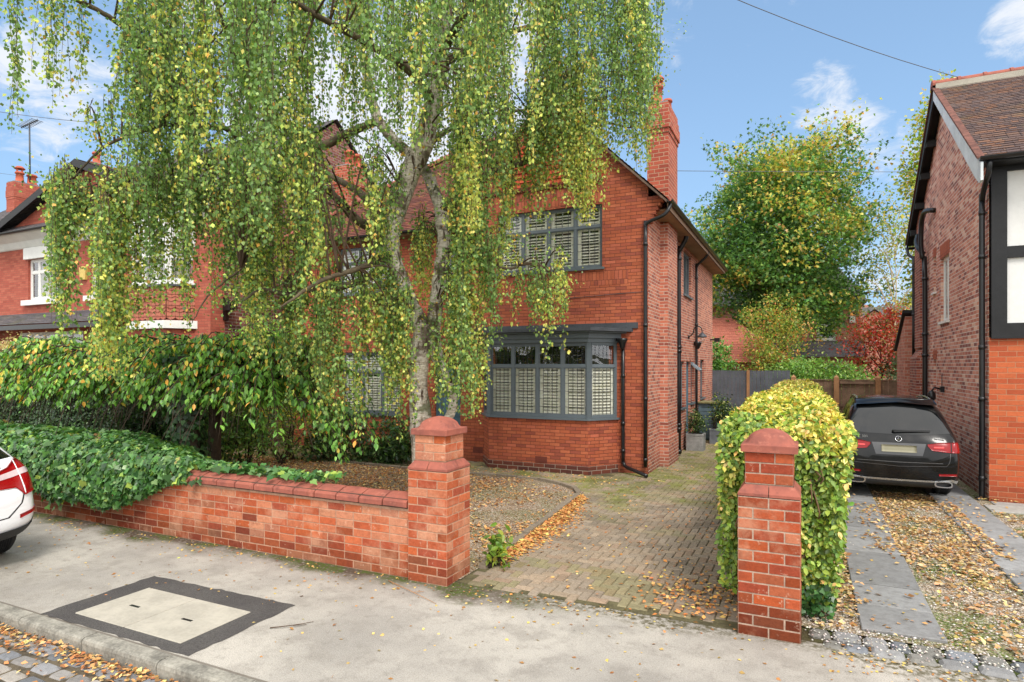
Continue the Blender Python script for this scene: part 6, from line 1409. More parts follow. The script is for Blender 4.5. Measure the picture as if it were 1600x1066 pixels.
for (u0, u1, t0, t1, b0, b1, d0, d1, num, ye) in GR_:
    num = int(num * (2.2 if u0 >= 200 or (t0 >= 240 and u0 > 50) else .62)) if u0 > -100 else num; ye = ye * .9; num = max(3, int(num * .92))
    ncl = max(1, int(num / 3.6)); cu = rs.uniform(u0 + 6, max(u1 - 6, u0 + 7), ncl); cd = rs.uniform(d0, d1, ncl); cb = rs.uniform(0, 1, ncl); ct_ = rs.uniform(0, 1, ncl); cy = np.clip(ye + rs.normal(0, .22, ncl), 0.02, .97)
    for s in range(num):
        c = s % ncl; u = cu[c] + rs.normal(0, 5); d = cd[c] + rs.normal(0, .08); vt = t0 + (t1 - t0) * ct_[c] + rs.normal(0, 12); vb = b0 + (b1 - b0) * np.clip(cb[c] + rs.normal(0, .22), -.15, 1.03)
        if vb < vt + 25: vb = vt + 25
        p0 = np.array(at(u, vt, d)); p1z = at(u, vb, d).z; Lm = p0[2] - p1z
        tt = np.linspace(0, 1, K_); sw = rs.normal(0, .05, 2) * Lm; ph = rs.uniform(0, 6, 2)
        path = np.stack([p0[0] + sw[0] * tt + .03 * np.sin(ph[0] + tt * 5), p0[1] + sw[1] * tt + .03 * np.sin(ph[1] + tt * 4), p0[2] - Lm * tt], 1)
        path[0, 2] += .02; PATHS.append(path)
        nl = int(Lm / .0125)
        tl = np.sort(rs.uniform(0.02, 1.0, nl)); dens = rs.uniform(.75, 1)
        tl = tl[rs.uniform(size=nl) < dens * (0.55 + .45 * np.minimum(1, 2.0 * (1.06 - tl)))]; nl = len(tl)
        base = np.stack([np.interp(tl, tt, path[:, k]) for k in range(3)], 1)
        fat = .050 * (1 - .45 * tl)[:, None]
        off = rs.normal(0, 1, (nl, 3)) * fat * np.array([1, 1, .6]); LP.append(base + off)
        dr = off * 6 + rs.normal(0, .35, (nl, 3)); dr[:, 2] -= rs.uniform(.5, 1.4, nl); LD.append(dr); LN.append(rnd_unit(nl) + np.array([0, 0, .2]))
        yel = rs.uniform(size=nl) < (cy[c] * (.55 + .8 * tl))
        col = np.where(yel[:, None], pal_y[rs.choice(4, nl, p=[.5, .22, .22, .06])], pal_g[rs.randint(0, 4, nl)])
        LC.append(col * np.exp(rs.normal(0, .22, (nl, 1)))); LS.append(np.clip(rs.normal(.046, .010, nl), .022, .07))
    for c in range(ncl):    # side twig from the nearest limb to the head of each cluster
        q = np.array(at(cu[c], t0 + (t1 - t0) * ct_[c], cd[c])); dd = np.linalg.norm(LPT - q + np.array([0, 0, .35]), axis=1); j = int(dd.argmin())
        if dd[j] < 2.6:
            a, e = Vector(LPT[j]), Vector(q); mid = a.lerp(e, .6) + Vector((0, 0, .05 + .07 * (e - a).length)); TW.tube(smooth_path([a, mid, e, e + Vector((0, 0, -.12))], 4), lerp_list([.016, .011, .006, .004], 13), 5)
P = np.concatenate(LP)
leaves('foliage', P, np.concatenate(LD), np.concatenate(LN), np.concatenate(LS), np.concatenate(LS) * .82, np.clip(np.concatenate(LC), .004, .8), T_RHOMB, M_LEAF, bt)
print('birch leaves', len(P))
# small clumps of upright leafy twigs near the limbs (inner crown)
idx = rs.randint(0, len(LPT), 700); n_ = 16; Cn = LPT[idx] + rs.normal(0, .28, (700, 3)); PP = np.repeat(Cn, n_, 0) + rs.normal(0, .10, (700 * n_, 3))
ok = ~((PP[:, 2] < 2.6)); PP = PP[ok]; n_ = len(PP); s_ = rs.uniform(.03, .05, n_)
leaves('inner_foliage', PP, rs.normal(0, 1, (n_, 3)) + (0, 0, -.6), rnd_unit(n_), s_, s_ * .8, palette(n_, [G1, G2, YG, YE, YO], [4, 4, 2, 1, .6]), T_RHOMB, M_LEAF, bt)
tag(strand_tubes('hanging_twigs', np.stack(PATHS), .0046, S(96, 78, 62), M_TWIG, bt), kind='stuff')
TW.build('side_twigs', M_TWIG, bt, uv=False, kind='stuff')
tk.build('trunk', birch_bark(), bt, uv=False)
lk.build('limbs', plain('mossy limb bark', S(96, 84, 66), .95, .35, 4, bump=1, bscale=20), bt, uv=False)

def clumps(n, fn, per, spread, leaf, pal, w, name, parent, mat=None, tmpl=None, down=.4, jit=.25, aspect=.6, colfn=None, keep=None, updown=.3):
    C = np.array([fn() for _ in range(n)]); P = np.repeat(C, per, 0) + rs.normal(0, 1, (n * per, 3)) * spread
    if keep is not None: P = P[keep(P)]
    m = len(P); c = palette(m, pal, w, jit)
    if colfn is not None: c = colfn(P, c)
    D = rs.normal(0, 1, (m, 3)); D[:, 2] -= down; N = rs.normal(0, 1, (m, 3)) * .7; N[:, 2] += updown + .7
    s = leaf * rs.uniform(.7, 1.2, m)
    return leaves(name, P, D, N, s, s * aspect, c, tmpl or T_RHOMB, mat or M_LEAF, parent)
def shrub(name, c, rad, n, per, leaf, pal, w, label, spread=.1, stem=True, tmpl=T_LEAF, mat=None, cat='shrub', aspect=.5, down=.2, shell=.5, group=None, dark=None):
    e = empty(name, (c[0], c[1], 0), label, cat, group); c = np.array(c, float); rad = np.array(rad, float)
    lob = [(rs.normal(0, .34, 3) * rad, rs.uniform(.45, .75)) for _ in range(9)]
    def fn():
        o, k = lob[rs.randint(9)]; v = rnd_unit(1)[0] * rs.uniform(shell, 1) ** .5; v[2] = v[2] if v[2] > -.6 else -v[2]
        p = c + o + v * rad * k; p[2] = max(p[2], .08); return p
    clumps(n, fn, per, spread, leaf, pal, w, 'foliage', e, mat, tmpl, down, aspect=aspect)
    if stem:
        q = MB()
        for k in range(7):
            a = rs.uniform(0, 6.28); t = c + rad * np.array([math.cos(a) * .6, math.sin(a) * .6, rs.uniform(.1, .6)]); b0_ = (c[0] + rs.normal(0, .06), c[1] + rs.normal(0, .06), 0)
            q.tube(smooth_path([b0_, ((b0_[0] + t[0]) / 2 + rs.normal(0, .05), (b0_[1] + t[1]) / 2, t[2] * .55), tuple(t)], 3), lerp_list([.02, .014, .005], 7), 5)
        q.build('stem', M_BARK, e, uv=False)
    return e
def tree(name, x, y, h, label, crown, n, per, leaf, pal, w, trunk=.2, zc=.55, lean=0.0, spread=.25, colfn=None, tmpl=T_CLUMP, aspect=.8, cat='tree', limbs=16, bark=None, group=None, mat=None, base=.2, pw=1.0, fill=0.0):
    """crown = (rx, ry) max radii; h = height; limbs reach into the crown and carry the leaf clumps"""
    e = empty(name, (x, y, 0), label, cat, group); q = MB(); tips = []
    main = [Vector((x + lean * t + rs.normal(0, .04) * h * .1 * t, y + rs.normal(0, .03) * h * .1 * t, h * t * .93)) for t in np.linspace(0, 1, 9)]
    q.tube(smooth_path(main, 3), lerp_list([trunk, trunk * .85, trunk * .75, trunk * .6, trunk * .45, trunk * .32, trunk * .2, trunk * .1, .01], 25), 9)
    for k in range(limbs):
        t = base + (0.93 - base) * (k + rs.uniform(0, .8)) / limbs; a = k * 2.4 + rs.uniform(-.4, .4)
        rr = math.sin(PI * min(1, max(0.06, (t - base * .6) / (1.06 - base * .6))) ** pw) ** .7; rx, ry = crown[0] * rr, crown[1] * rr
        s = main[0].lerp(main[-1], t); up = h * (.10 + .12 * rs.uniform())
        tip = s + Vector((math.cos(a) * rx, math.sin(a) * ry, up)); mid = s.lerp(tip, .5) + Vector((0, 0, up * .25))
        pts = smooth_path([s, mid, tip], 4); r0 = trunk * (1 - t) * .5 + .015; q.tube(pts, lerp_list([r0, r0 * .6, .01], len(pts)), 6)
        for j in range(2, len(pts)): tips.append((pts[j], .4 + .6 * j / len(pts)))
        for m_ in range(3):
            st = pts[rs.randint(3, len(pts) - 1)]; t2 = st + Vector((rs.normal(0, .35) * rx, rs.normal(0, .35) * ry, rs.uniform(-.02, .08) * h)); q.tube([st, st.lerp(t2, .5) + Vector((0, 0, .1)), t2], [r0 * .35, r0 * .22, .006], 5); tips += [(t2, 1), (st.lerp(t2, .6), .8)]
    tips += [(main[-1], 1), (main[-2], .8)]
    TP = np.array([tuple(p) for p, _ in tips]); sc_ = np.array([crown[0], crown[1], h * .12])
    def fn():
        while fill and rs.uniform() < fill:
            t = rs.uniform(base * .9, 1.03); q_ = max(0, math.sin(PI * min(1, max(0.0, (t - base * .7) / (1.06 - base * .7))) ** pw)) ** .6; a = rs.uniform(0, 6.28); r_ = rs.uniform(.25, 1) ** .5 * q_
            p_ = (x + lean * t + math.cos(a) * r_ * crown[0], y + math.sin(a) * r_ * crown[1], h * t)
            if mathutils.noise.noise(Vector(p_) * (2.6 / crown[0])) > .0: return np.array(p_)
        return TP[rs.randint(len(TP))] + rs.normal(0, .16, 3) * np.array([crown[0], crown[1], h * .22])
    clumps(n, fn, per, spread, leaf, pal, w, 'crown', e, mat or M_LEAF, tmpl, .3, aspect=aspect, colfn=colfn)
    q.build('trunk', bark or M_BARK, e, uv=False); return e

# weeping cherry on the left: arching branches hung with big pointed leaves
ch = empty('weeping_cherry', (-9.2, 7.4, 0), 'low spreading weeping cherry with large drooping green and gold leaves above the ivy covered wall', 'tree')
q = MB(); CP, CD, CNn, CC, CS_ = [], [], [], [], []
q.tube(smooth_path([(-9.2, 7.4, 0), (-9.15, 7.35, .7), (-9.2, 7.4, 1.4), (-9.3, 7.3, 1.95)], 4), lerp_list([.14, .11, .10, .08], 13), 10)
heads = [(-9.3, 7.3), (-11.0, 7.0), (-7.9, 7.3), (-12.6, 7.0)]
for hx, hy in heads[1:]: q.tube(smooth_path([(-9.3, 7.3, 1.9), ((hx - 9.3) / 2, hy + .1, 2.2), (hx, hy, 2.2)], 4), lerp_list([.06, .045, .03], 9), 7)
def spray(st, az, reach, drop, rise, lw=.10):
    pts = []
    for t in np.linspace(0, 1, 9): pts.append(Vector((st[0] + math.cos(az) * reach * t ** .85, st[1] + math.sin(az) * reach * t ** .85, st[2] + rise * math.sin(min(t * 2.4, PI)) * (1 if t < .65 else .9) - drop * t ** 2.3)))
    q.tube(pts, lerp_list([.014, .009, .004], 9), 5)
    n = int(30 + reach * 22); t = rs.uniform(.08, 1, n); B = np.array([tuple(p) for p in pts]); tt = np.linspace(0, 1, 9)
    P = np.stack([np.interp(t, tt, B[:, k]) for k in range(3)], 1); T = np.array([math.cos(az), math.sin(az), 0])
    side = np.array([-math.sin(az), math.cos(az), 0]) * rs.choice([-1, 1], n)[:, None]
    D = T * .45 + side * rs.uniform(.3, 1.0, n)[:, None] + np.array([0, 0, -1]) * rs.uniform(.6, 1.5, n)[:, None] + rs.normal(0, .15, (n, 3))
    if st[0] < -8.15 or math.cos(az) < .3:
        ok = P[:, 2] > 1.62 + .12 * math.sin(st[0] * 2.3 + az); P, D, side, n = P[ok], D[ok], side[ok], int(ok.sum())
        if n == 0: return
    CP.append(P + side * .02 + rs.normal(0, .02, (n, 3))); CD.append(D); CNn.append(T[None] * .5 + side * .6 + rs.normal(0, .3, (n, 3)) + np.array([0, 0, .9]))
    top = np.clip((P[:, 2] - 1.6) / 1.0, 0, 1); yl = rs.uniform(size=n) < (.05 + .17 * top)
    c = np.where(yl[:, None], np.array([S(200, 180, 76)[:3], S(180, 186, 80)[:3], S(206, 152, 66)[:3]])[rs.randint(0, 3, n)], np.array([S(104, 148, 62)[:3], S(90, 134, 56)[:3], S(122, 164, 72)[:3], S(72, 112, 50)[:3]])[rs.randint(0, 4, n)])
    CC.append(c * np.exp(rs.normal(0, .18, (n, 1)))); CS_.append(rs.uniform(.75, 1.15, n) * lw)
for hx, hy in heads:
    for k in range(170):
        az = rs.uniform(0, 2 * PI); 
        if math.sin(az) > .3 and rs.uniform() < .5: az = -az
        reach = rs.uniform(.3, 2.0); hz_ = rs.uniform(1.75, 2.5)
        if math.sin(az) < 0: reach = min(reach, max(.4, (hy - 5.75) / max(.2, -math.sin(az))))
        if math.cos(az) > 0 and hx > -8: reach = min(reach, .9)
        spray((hx + rs.normal(0, .35), hy + rs.normal(0, .3), hz_), az, reach, rs.uniform(.3, 1.2), rs.uniform(.15, .4))
for k in range(9): spray((-8.0 + rs.normal(0, .15), 7.3 + rs.normal(0, .15), 2.1), -.12 + rs.normal(0, .12), rs.uniform(1.4, 2.2), rs.uniform(.8, 1.3), .12)
for k in range(7): spray((-7.0 + rs.normal(0, .2), 7.15 + rs.normal(0, .15), 1.65), -.25 + rs.normal(0, .2), rs.uniform(.8, 1.35), rs.uniform(.5, .9), .05)
CP = np.concatenate(CP); CS_ = np.concatenate(CS_)
leaves('foliage', CP, np.concatenate(CD), np.concatenate(CNn), CS_, CS_ * .50, np.concatenate(CC), T_LEAF, M_GLEAF, ch)
q.build('branches', M_BARK, ch, uv=False)

# ivy over the wall
iv = empty('ivy', (-9.4, 5.5, 0), 'dense glossy dark green ivy mound spilling over the left end of the garden wall', 'ivy')
import mathutils
def ivy_h(x, y):
    e = max(0, min(1, (-7.1 - x) / 1.8)) ** .55; f = max(0, 1 - ((y - 5.75) / .98) ** 2) ** .5
    return e * f * (.52 + .08 * mathutils.noise.noise(Vector((x * 1.3, y * 1.3, 0))))
IP, IN_ = [], []
for _ in range(15500):
    x = rs.uniform(-14.5, -6.6); e = max(0, min(1, (-7.1 - x) / 1.8)) ** .55
    if rs.uniform() > .2 + e: continue
    th_ = rs.uniform(-1.45, 1.45)
    bulge = 1 + .16 * mathutils.noise.noise(Vector((x * 1.6, th_ * 1.5, 2))) + .11 * mathutils.noise.noise(Vector((x * 4, th_ * 3, 2)))
    rr = e * bulge
    y = 5.62 - math.sin(-th_) * -.0 + math.sin(th_) * .72 * rr * (.75 if th_ < 0 else 1); z = .76 + math.cos(th_) * .38 * rr
    if th_ < -1.0:
        hang = (.24 + .2 * mathutils.noise.noise(Vector((x * 1.1, 0, 5)))) * e * (1.0 if x < -8.0 else max(0, (-7.0 - x)))
        z -= rs.uniform(0, 1) * max(0, hang) * 1.8; y = 5.62 - .54 * rr + rs.uniform(-.02, .05); y = min(y, 5.17)
    IP.append((x, y + rs.normal(0, .02), max(.1, z + rs.normal(0, .02)))); IN_.append((rs.normal(0, .5), math.sin(th_) * 1.1 + rs.normal(0, .45), math.cos(th_) + .35 + rs.normal(0, .3)))
for _ in range(7000):   # drape over the street face of the wall
    x = rs.uniform(-13.5, -6.9); zl = np.interp(x, [-13.5, -10, -8.8, -8.0, -7.5, -6.9], [.30, .38, .27, .34, .58, .78]) + .09 * mathutils.noise.noise(Vector((x * 2.2, 0, 9)))
    t = rs.uniform(); z = zl + (.98 - zl) * t; y = 5.15 - .16 * math.sin(PI * min(1, .25 + t * .75)) * min(1, (-6.85 - x) * .9) + rs.normal(0, .018)
    IP.append((x, min(y, 5.16), z)); IN_.append((rs.normal(0, .5), -1.1 + rs.normal(0, .3), .35 + .5 * t + rs.normal(0, .35)))
for _ in range(420):   # runners along the coping
    x = -7.1 + rs.uniform(0, 1) ** 1.6 * 2.4; IP.append((x, 5.3 + rs.normal(0, .09) + .1, .885 + rs.uniform(0, .05))); IN_.append((rs.normal(0, .3), -.3, 1))
IP, IN_ = np.array(IP), np.array(IN_); n = len(IP)
Dn = np.cross(IN_, rnd_unit(n)); Dn[:, 2] -= .55; s_ = rs.uniform(.045, .105, n)
leaves('foliage', IP, Dn, IN_, s_, s_ * 1.05, palette(n, [S(62, 98, 48), S(50, 82, 44), S(82, 118, 60), S(112, 146, 88), S(140, 160, 74), S(120, 96, 56)], [4, 3.2, 3, 1.5, .6, .15], .22), T_IVY, M_GLEAF, iv)
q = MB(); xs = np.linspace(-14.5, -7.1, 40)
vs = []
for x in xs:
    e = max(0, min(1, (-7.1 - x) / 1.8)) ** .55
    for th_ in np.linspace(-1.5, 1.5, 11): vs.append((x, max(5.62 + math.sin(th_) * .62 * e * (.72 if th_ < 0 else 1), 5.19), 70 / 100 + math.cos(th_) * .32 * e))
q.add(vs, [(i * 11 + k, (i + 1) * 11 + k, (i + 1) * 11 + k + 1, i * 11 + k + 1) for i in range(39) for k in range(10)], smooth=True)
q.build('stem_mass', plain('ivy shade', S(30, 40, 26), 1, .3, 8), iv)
# ivy clad trunk
it = empty('ivy_clad_trunk', (-8.1, 7.75, 0), 'ivy covered tree trunk standing in the dark behind the garden wall', 'tree')
x0 = at(292, 650, 9.6); tx, ty = x0.x, x0.y; it.location = (tx, ty, 0); ORG[it.name] = Vector((tx, ty, 0))
MB().tube([(tx, ty, 0), (tx + .03, ty, 1), (tx, ty, 2.3)], [.2, .17, .15], 10).build('trunk', M_BARK, it, uv=False)
n = 2600; a = rs.uniform(0, 6.28, n); z = rs.uniform(.05, 2.3, n); r_ = .22 + .07 * rs.normal(0, 1, n)
P = np.stack([tx + r_ * np.cos(a), ty + r_ * np.sin(a), z], 1); N = np.stack([np.cos(a), np.sin(a), .3 + 0 * a], 1); D = np.cross(N, rnd_unit(n)); D[:, 2] -= .8; s_ = rs.uniform(.05, .09, n)
leaves('foliage', P, D, N, s_, s_, palette(n, [S(44, 76, 38), S(34, 60, 32), S(60, 92, 46)], [3, 3, 1.5]), T_IVY, M_GLEAF, it)

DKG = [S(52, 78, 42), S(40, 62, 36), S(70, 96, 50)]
shrub('dark_backdrop_shrub', (-11.9, 8.2, .8), (1.3, .45, .9), 420, 14, .09, DKG, [3, 4, 1.5], 'dark evergreen backdrop shrub added for the deep shade under the weeping cherry at far left', .13, mat=M_GLEAF)  # added as dark backing for the shaded gap under the cherry
eh = empty('dark_backdrop_hedge', (-12, 8.9, 0), 'dark unclipped evergreen backdrop hedge added for the deep shade behind the weeping cherry', 'hedge')  # hedge added to darken the shaded gap below the cherry fringe
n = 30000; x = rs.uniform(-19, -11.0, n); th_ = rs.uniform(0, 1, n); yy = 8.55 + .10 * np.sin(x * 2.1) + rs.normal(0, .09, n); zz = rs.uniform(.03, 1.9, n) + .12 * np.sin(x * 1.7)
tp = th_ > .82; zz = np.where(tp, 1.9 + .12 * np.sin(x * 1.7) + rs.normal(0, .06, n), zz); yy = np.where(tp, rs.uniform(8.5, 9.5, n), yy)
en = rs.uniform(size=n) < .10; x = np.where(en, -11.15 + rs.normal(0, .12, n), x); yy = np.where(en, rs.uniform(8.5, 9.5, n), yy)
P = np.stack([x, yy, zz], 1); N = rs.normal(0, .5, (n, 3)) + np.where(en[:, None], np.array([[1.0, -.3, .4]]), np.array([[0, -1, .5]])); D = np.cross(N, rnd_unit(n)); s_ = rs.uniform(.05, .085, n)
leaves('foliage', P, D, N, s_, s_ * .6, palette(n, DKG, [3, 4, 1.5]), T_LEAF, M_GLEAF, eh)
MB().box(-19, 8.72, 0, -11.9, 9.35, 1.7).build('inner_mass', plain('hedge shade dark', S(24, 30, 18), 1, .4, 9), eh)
shrub('broad_leaved_shrub', (-10.2, 8.9, .75), (.9, .5, .85), 230, 13, .09, [S(92, 124, 58), S(72, 102, 48), S(124, 146, 66)], [3, 3, 1.5], 'mid green shrub between the dark hedge and the ivy covered trunk, under the weeping cherry', .13, mat=M_GLEAF)
p = at(395, 700, 12.8); shrub('thin_twiggy_shrub', (p.x, 10.0, .75), (1.5, .5, .75), 240, 12, .05, [S(104, 122, 70), S(84, 104, 54), S(132, 128, 76), S(110, 92, 60)], [3, 3, 2, 1], 'low twiggy olive green shrub on the leaf covered bed before the left wing', .12)
p = atY(600, 690, 11.0); shrub('rhododendron', (p.x, 11.2, .42), (.8, .45, .55), 190, 13, .10, DKG + [S(84, 116, 58)], [3, 3, 2, 1], 'dark glossy rhododendron at the foot of the house wall left of the birch trunk', .12, mat=M_GLEAF, group='dark rhododendrons along the house wall')
p = atY(520, 690, 10.9); shrub('rhododendron', (p.x, 11.0, .5), (1.0, .5, .65), 240, 13, .10, DKG + [S(84, 116, 58)], [3, 3, 2, 1], 'larger dark rhododendron between the twiggy shrub and the smaller one by the wall', .12, mat=M_GLEAF, group='dark rhododendrons along the house wall')
p = atY(400, 520, 10.6); shrub('tall_green_shrub', (p.x, 10.8, 1.9), (1.0, .6, 1.3), 320, 13, .075, [S(110, 160, 60), S(130, 176, 74), S(86, 134, 50)], [3, 2, 2], 'tall fresh green shrub rising above the weeping cherry beside the left house flank', .14)
p = atY(440, 610, 10.2); shrub('golden_shrub', (p.x, 10.5, 1.3), (.8, .5, .9), 230, 12, .075, [S(170, 176, 62), S(200, 180, 66), S(120, 146, 56)], [3, 2, 2], 'yellow green shrub between the weeping cherry and the birch strands', .14)
p = atY(30, 540, 9.6); shrub('pale_climber', (p.x, 9.7, 2.4), (1.4, .5, .6), 240, 12, .07, [S(178, 160, 120), S(150, 150, 96), S(190, 176, 140)], [2, 2, 2], 'pale faded shrub in front of the left house ground floor window', .12)
shrub('hydrangea', (-3.0, 5.92, .15), (.09, .12, .15), 16, 7, .10, [S(128, 152, 60), S(150, 158, 70), S(96, 124, 52)], [3, 2, 2], 'small lime green leafy plant at the foot of the left gate pillar', .05, aspect=.5, down=.5)
shrub('potted_shrub', (-2.51, 16.16, .72), (.24, .24, .3), 110, 12, .055, DKG + [S(120, 128, 70)], [3, 3, 2, 1.5], 'round dark evergreen shrub growing in the pale stone planter', .06, mat=M_GLEAF, group='shrubs growing in the stone planters')
shrub('potted_shrub', (-2.15, 17.88, .78), (.36, .32, .42), 100, 12, .07, DKG + [S(150, 158, 84)], [3, 3, 2, 1.5], 'looser variegated shrub growing in the dark ribbed planter by the cupboard', .09, mat=M_GLEAF, group='shrubs growing in the stone planters')

HEDGE_LEAF = leaf_mat('hedge leaf', .22, .42, .4, gain=1.25)
# clipped hedge between the two drives
HX0, HX1, HY0, HY1, HZ = -.70, .36, 5.85, 20.6, 1.70
hd_ = empty('clipped_hedge', (-.28, 13, 0), 'clipped yellow green beech hedge between the two driveways behind the freestanding gate pillar', 'hedge')
def hz(v, a, b_, c): return mathutils.noise.noise(Vector((v[0] * a, v[1] * a, v[2] * a + b_))) * c
def hedge_pt(face, s, t):
    y = HY0 + (HY1 - HY0) * s
    zt = HZ + .06 * math.sin(y * .9) * .5
    xr, xl = HX1 - .0, HX0
    if face == 'top': p = Vector((xl + (xr - xl) * t, y, zt)); nrm = Vector((0, 0, 1)); ed = min(t, 1 - t) * (xr - xl)
    elif face == 'left': p = Vector((xl, y, .12 + (zt - .12) * t)); nrm = Vector((-1, 0, .1)); ed = (1 - t) * zt
    elif face == 'right': p = Vector((xr - .16 * (1 - t) ** 1.5, y, .12 + (zt - .12) * t)); nrm = Vector((1, 0, .1)); ed = (1 - t) * zt
    else: p = Vector((xl + (xr - xl) * s - .12 * (1 - t) * s, HY0, .16 + (zt - .16) * t)); nrm = Vector((0, -1, .1)); ed = min(1 - t, .9) * zt
    dy = p.y - HY0
    # rounded shoulders
    rr = .22
    if ed < rr: k = (1 - ed / rr) ** 2 * .13; p += (Vector((0, 0, -1)) if face == 'top' else -nrm) * k
    if face != 'front' and dy < rr: k = (1 - dy / rr) ** 2 * .13; p -= nrm * k
    return p + nrm * (hz(p, 1.7, 0, .10) + hz(p, 5.5, 7, .07)), nrm
HP, HN = [], []
def hsample(face, n, smax=1, pw=1.0):
    for _ in range(n):
        p, nn_ = hedge_pt(face, rs.uniform() ** pw * smax, rs.uniform() ** (.85 if face != 'top' else 1)); p = p - nn_ * (abs(rs.normal(0, .075)) - .012); HP.append(tuple(p)); HN.append(tuple(nn_))
hsample('top', 15500, .35); hsample('top', 13500, 1); hsample('left', 7500, .3); hsample('left', 7500, 1); hsample('right', 15500, .4); hsample('right', 8000, 1); hsample('front', 8500)
HP, HN = np.array(HP), np.array(HN); n = len(HP)
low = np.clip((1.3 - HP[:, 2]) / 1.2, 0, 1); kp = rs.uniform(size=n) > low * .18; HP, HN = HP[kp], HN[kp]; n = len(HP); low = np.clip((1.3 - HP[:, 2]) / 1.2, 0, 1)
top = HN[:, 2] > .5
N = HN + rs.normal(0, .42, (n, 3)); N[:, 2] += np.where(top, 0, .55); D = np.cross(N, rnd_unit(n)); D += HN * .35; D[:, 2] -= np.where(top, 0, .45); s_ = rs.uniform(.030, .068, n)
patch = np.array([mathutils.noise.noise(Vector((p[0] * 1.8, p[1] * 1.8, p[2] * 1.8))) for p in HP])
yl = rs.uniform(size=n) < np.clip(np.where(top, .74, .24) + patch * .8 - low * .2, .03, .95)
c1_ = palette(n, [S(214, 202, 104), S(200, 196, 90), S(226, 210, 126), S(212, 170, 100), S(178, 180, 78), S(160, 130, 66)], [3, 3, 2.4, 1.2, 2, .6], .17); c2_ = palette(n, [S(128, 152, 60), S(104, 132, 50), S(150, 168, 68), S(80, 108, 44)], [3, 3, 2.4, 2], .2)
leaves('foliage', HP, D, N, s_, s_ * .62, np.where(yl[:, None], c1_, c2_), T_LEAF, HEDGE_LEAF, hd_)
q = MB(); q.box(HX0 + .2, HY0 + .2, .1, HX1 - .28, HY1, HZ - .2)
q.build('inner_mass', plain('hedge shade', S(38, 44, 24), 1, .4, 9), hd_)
q = MB()
for k in range(34):
    y = HY0 + .15 + k * .28 if k < 30 else HY0 + .12; x = -.25 + rs.uniform(-.12, .12); q.tube(smooth_path([(x, y, 0), (x + rs.uniform(-.05, .05), y, .5), (x + rs.uniform(-.15, .15), y - .05, 1.2)], 3), [.025] * 3 + [.018] * 4, 6)
for k in range(26):
    s0 = (rs.uniform(-.45, .1), HY0 + .1, rs.uniform(.2, 1.2)); q.tube(smooth_path([s0, (s0[0] + rs.normal(0, .1), HY0 - .02, s0[2] + .1), (s0[0] + rs.uniform(-.1, .1), HY0 + .05, s0[2] + .3)], 3), [.007] * 7, 5)
q.build('stems', plain('hedge twig', S(120, 96, 70), .9, .2, 10), hd_, uv=False)
# ivy at the hedge foot
n = 420; P = np.stack([rs.uniform(-.1, .22, n), HY0 + rs.uniform(-.1, .3, n), rs.uniform(.02, .3, n)], 1); N = rs.normal(0, .4, (n, 3)) + (0, -.7, .6); D = np.cross(N, rnd_unit(n)); s_ = rs.uniform(.03, .055, n)
o = leaves('ground_ivy', P, D, N, s_, s_, palette(n, [S(60, 96, 52), S(46, 78, 42)], [1, 1]), T_IVY, M_GLEAF, None, (.05, HY0, 0)); tag(o, 'small dark ivy at the foot of the clipped hedge behind the right pillar', 'ivy')

# ------------------------------------------------------------------ trees behind
def maple_col(P, c):
    h = np.clip((P[:, 2] - 3) / 12, 0, 1); t = rs.uniform(size=len(P)); nz = np.array([mathutils.noise.noise(Vector(p * .55)) for p in P])
    y = t < np.clip(.04 + .5 * h ** 1.3 + nz * .85, 0, .8); a = palette(len(P), [S(190, 176, 84), S(172, 174, 84), S(184, 142, 74), S(160, 132, 76)], [3, 3, 1.0, .8], .18)
    return np.where(y[:, None], a, c * np.exp(nz * .35)[:, None])
p = at(1222, 560, 29); tree('maple_tree', p.x, p.y, 12.0, 'large maple turning yellow at the top, standing behind the fences in the middle distance', (3.75, 3.6), 3700, 16, .2, [S(86, 124, 60), S(70, 106, 54), S(108, 142, 68), S(58, 90, 48)], [3, 3, 2, 1], .26, base=.33, spread=.22, colfn=maple_col, limbs=28, pw=.8, fill=.5)
def pop_col(P, c): h = np.clip((P[:, 2] - 4) / 12, 0, 1); y = rs.uniform(size=len(P)) < .45; return np.where(y[:, None], palette(len(P), [S(196, 186, 80), S(176, 170, 70), S(178, 130, 60)], [3, 3, 1]), c)
p = at(1462, 560, 27); tree('poplar_tree', p.x, p.y, 13.0, 'tall narrow yellow green tree just behind the gable of the right house', (1.15, 1.15), 1300, 14, .16, [S(136, 158, 72), S(116, 140, 64)], [1, 1], .2, base=.12, spread=.2, colfn=pop_col, limbs=22, tmpl=T_RHOMB)
p = at(1398, 560, 26); tree('thin_birch', p.x, p.y, 9.2, 'slender sparse birch with pale stem between the maple and the right house', (1.25, 1.25), 230, 12, .10, [S(160, 164, 80), S(120, 136, 64), S(190, 170, 80)], [2, 2, 1], .07, base=.25, spread=.22, limbs=14, tmpl=T_RHOMB, bark=plain('pale birch stem', S(200, 180, 150), .8))
p = at(1376, 590, 24.5); tree('red_acer', p.x, p.y, 4.2, 'small japanese maple with layers of red and orange leaves above the timber fence', (1.25, 1.0), 380, 13, .10, [S(146, 44, 38), S(164, 66, 46), S(130, 82, 48), S(96, 100, 52)], [3, 2, 1.3, 1.3], .06, base=.3, spread=.13, limbs=12, tmpl=T_RHOMB)
p = at(1408, 600, 24); shrub('grey_green_conifer', (p.x, p.y, 1.9), (.75, .7, 1.3), 260, 14, .14, [S(104, 136, 104), S(84, 116, 90), S(124, 152, 118)], [3, 2, 2], 'grey green feathery conifer at the end of the timber fence by the brick pier', .1, tmpl=T_RHOMB, aspect=.12, cat='conifer')
LG = [S(110, 144, 66), S(92, 126, 58), S(134, 162, 80), S(74, 104, 50)]
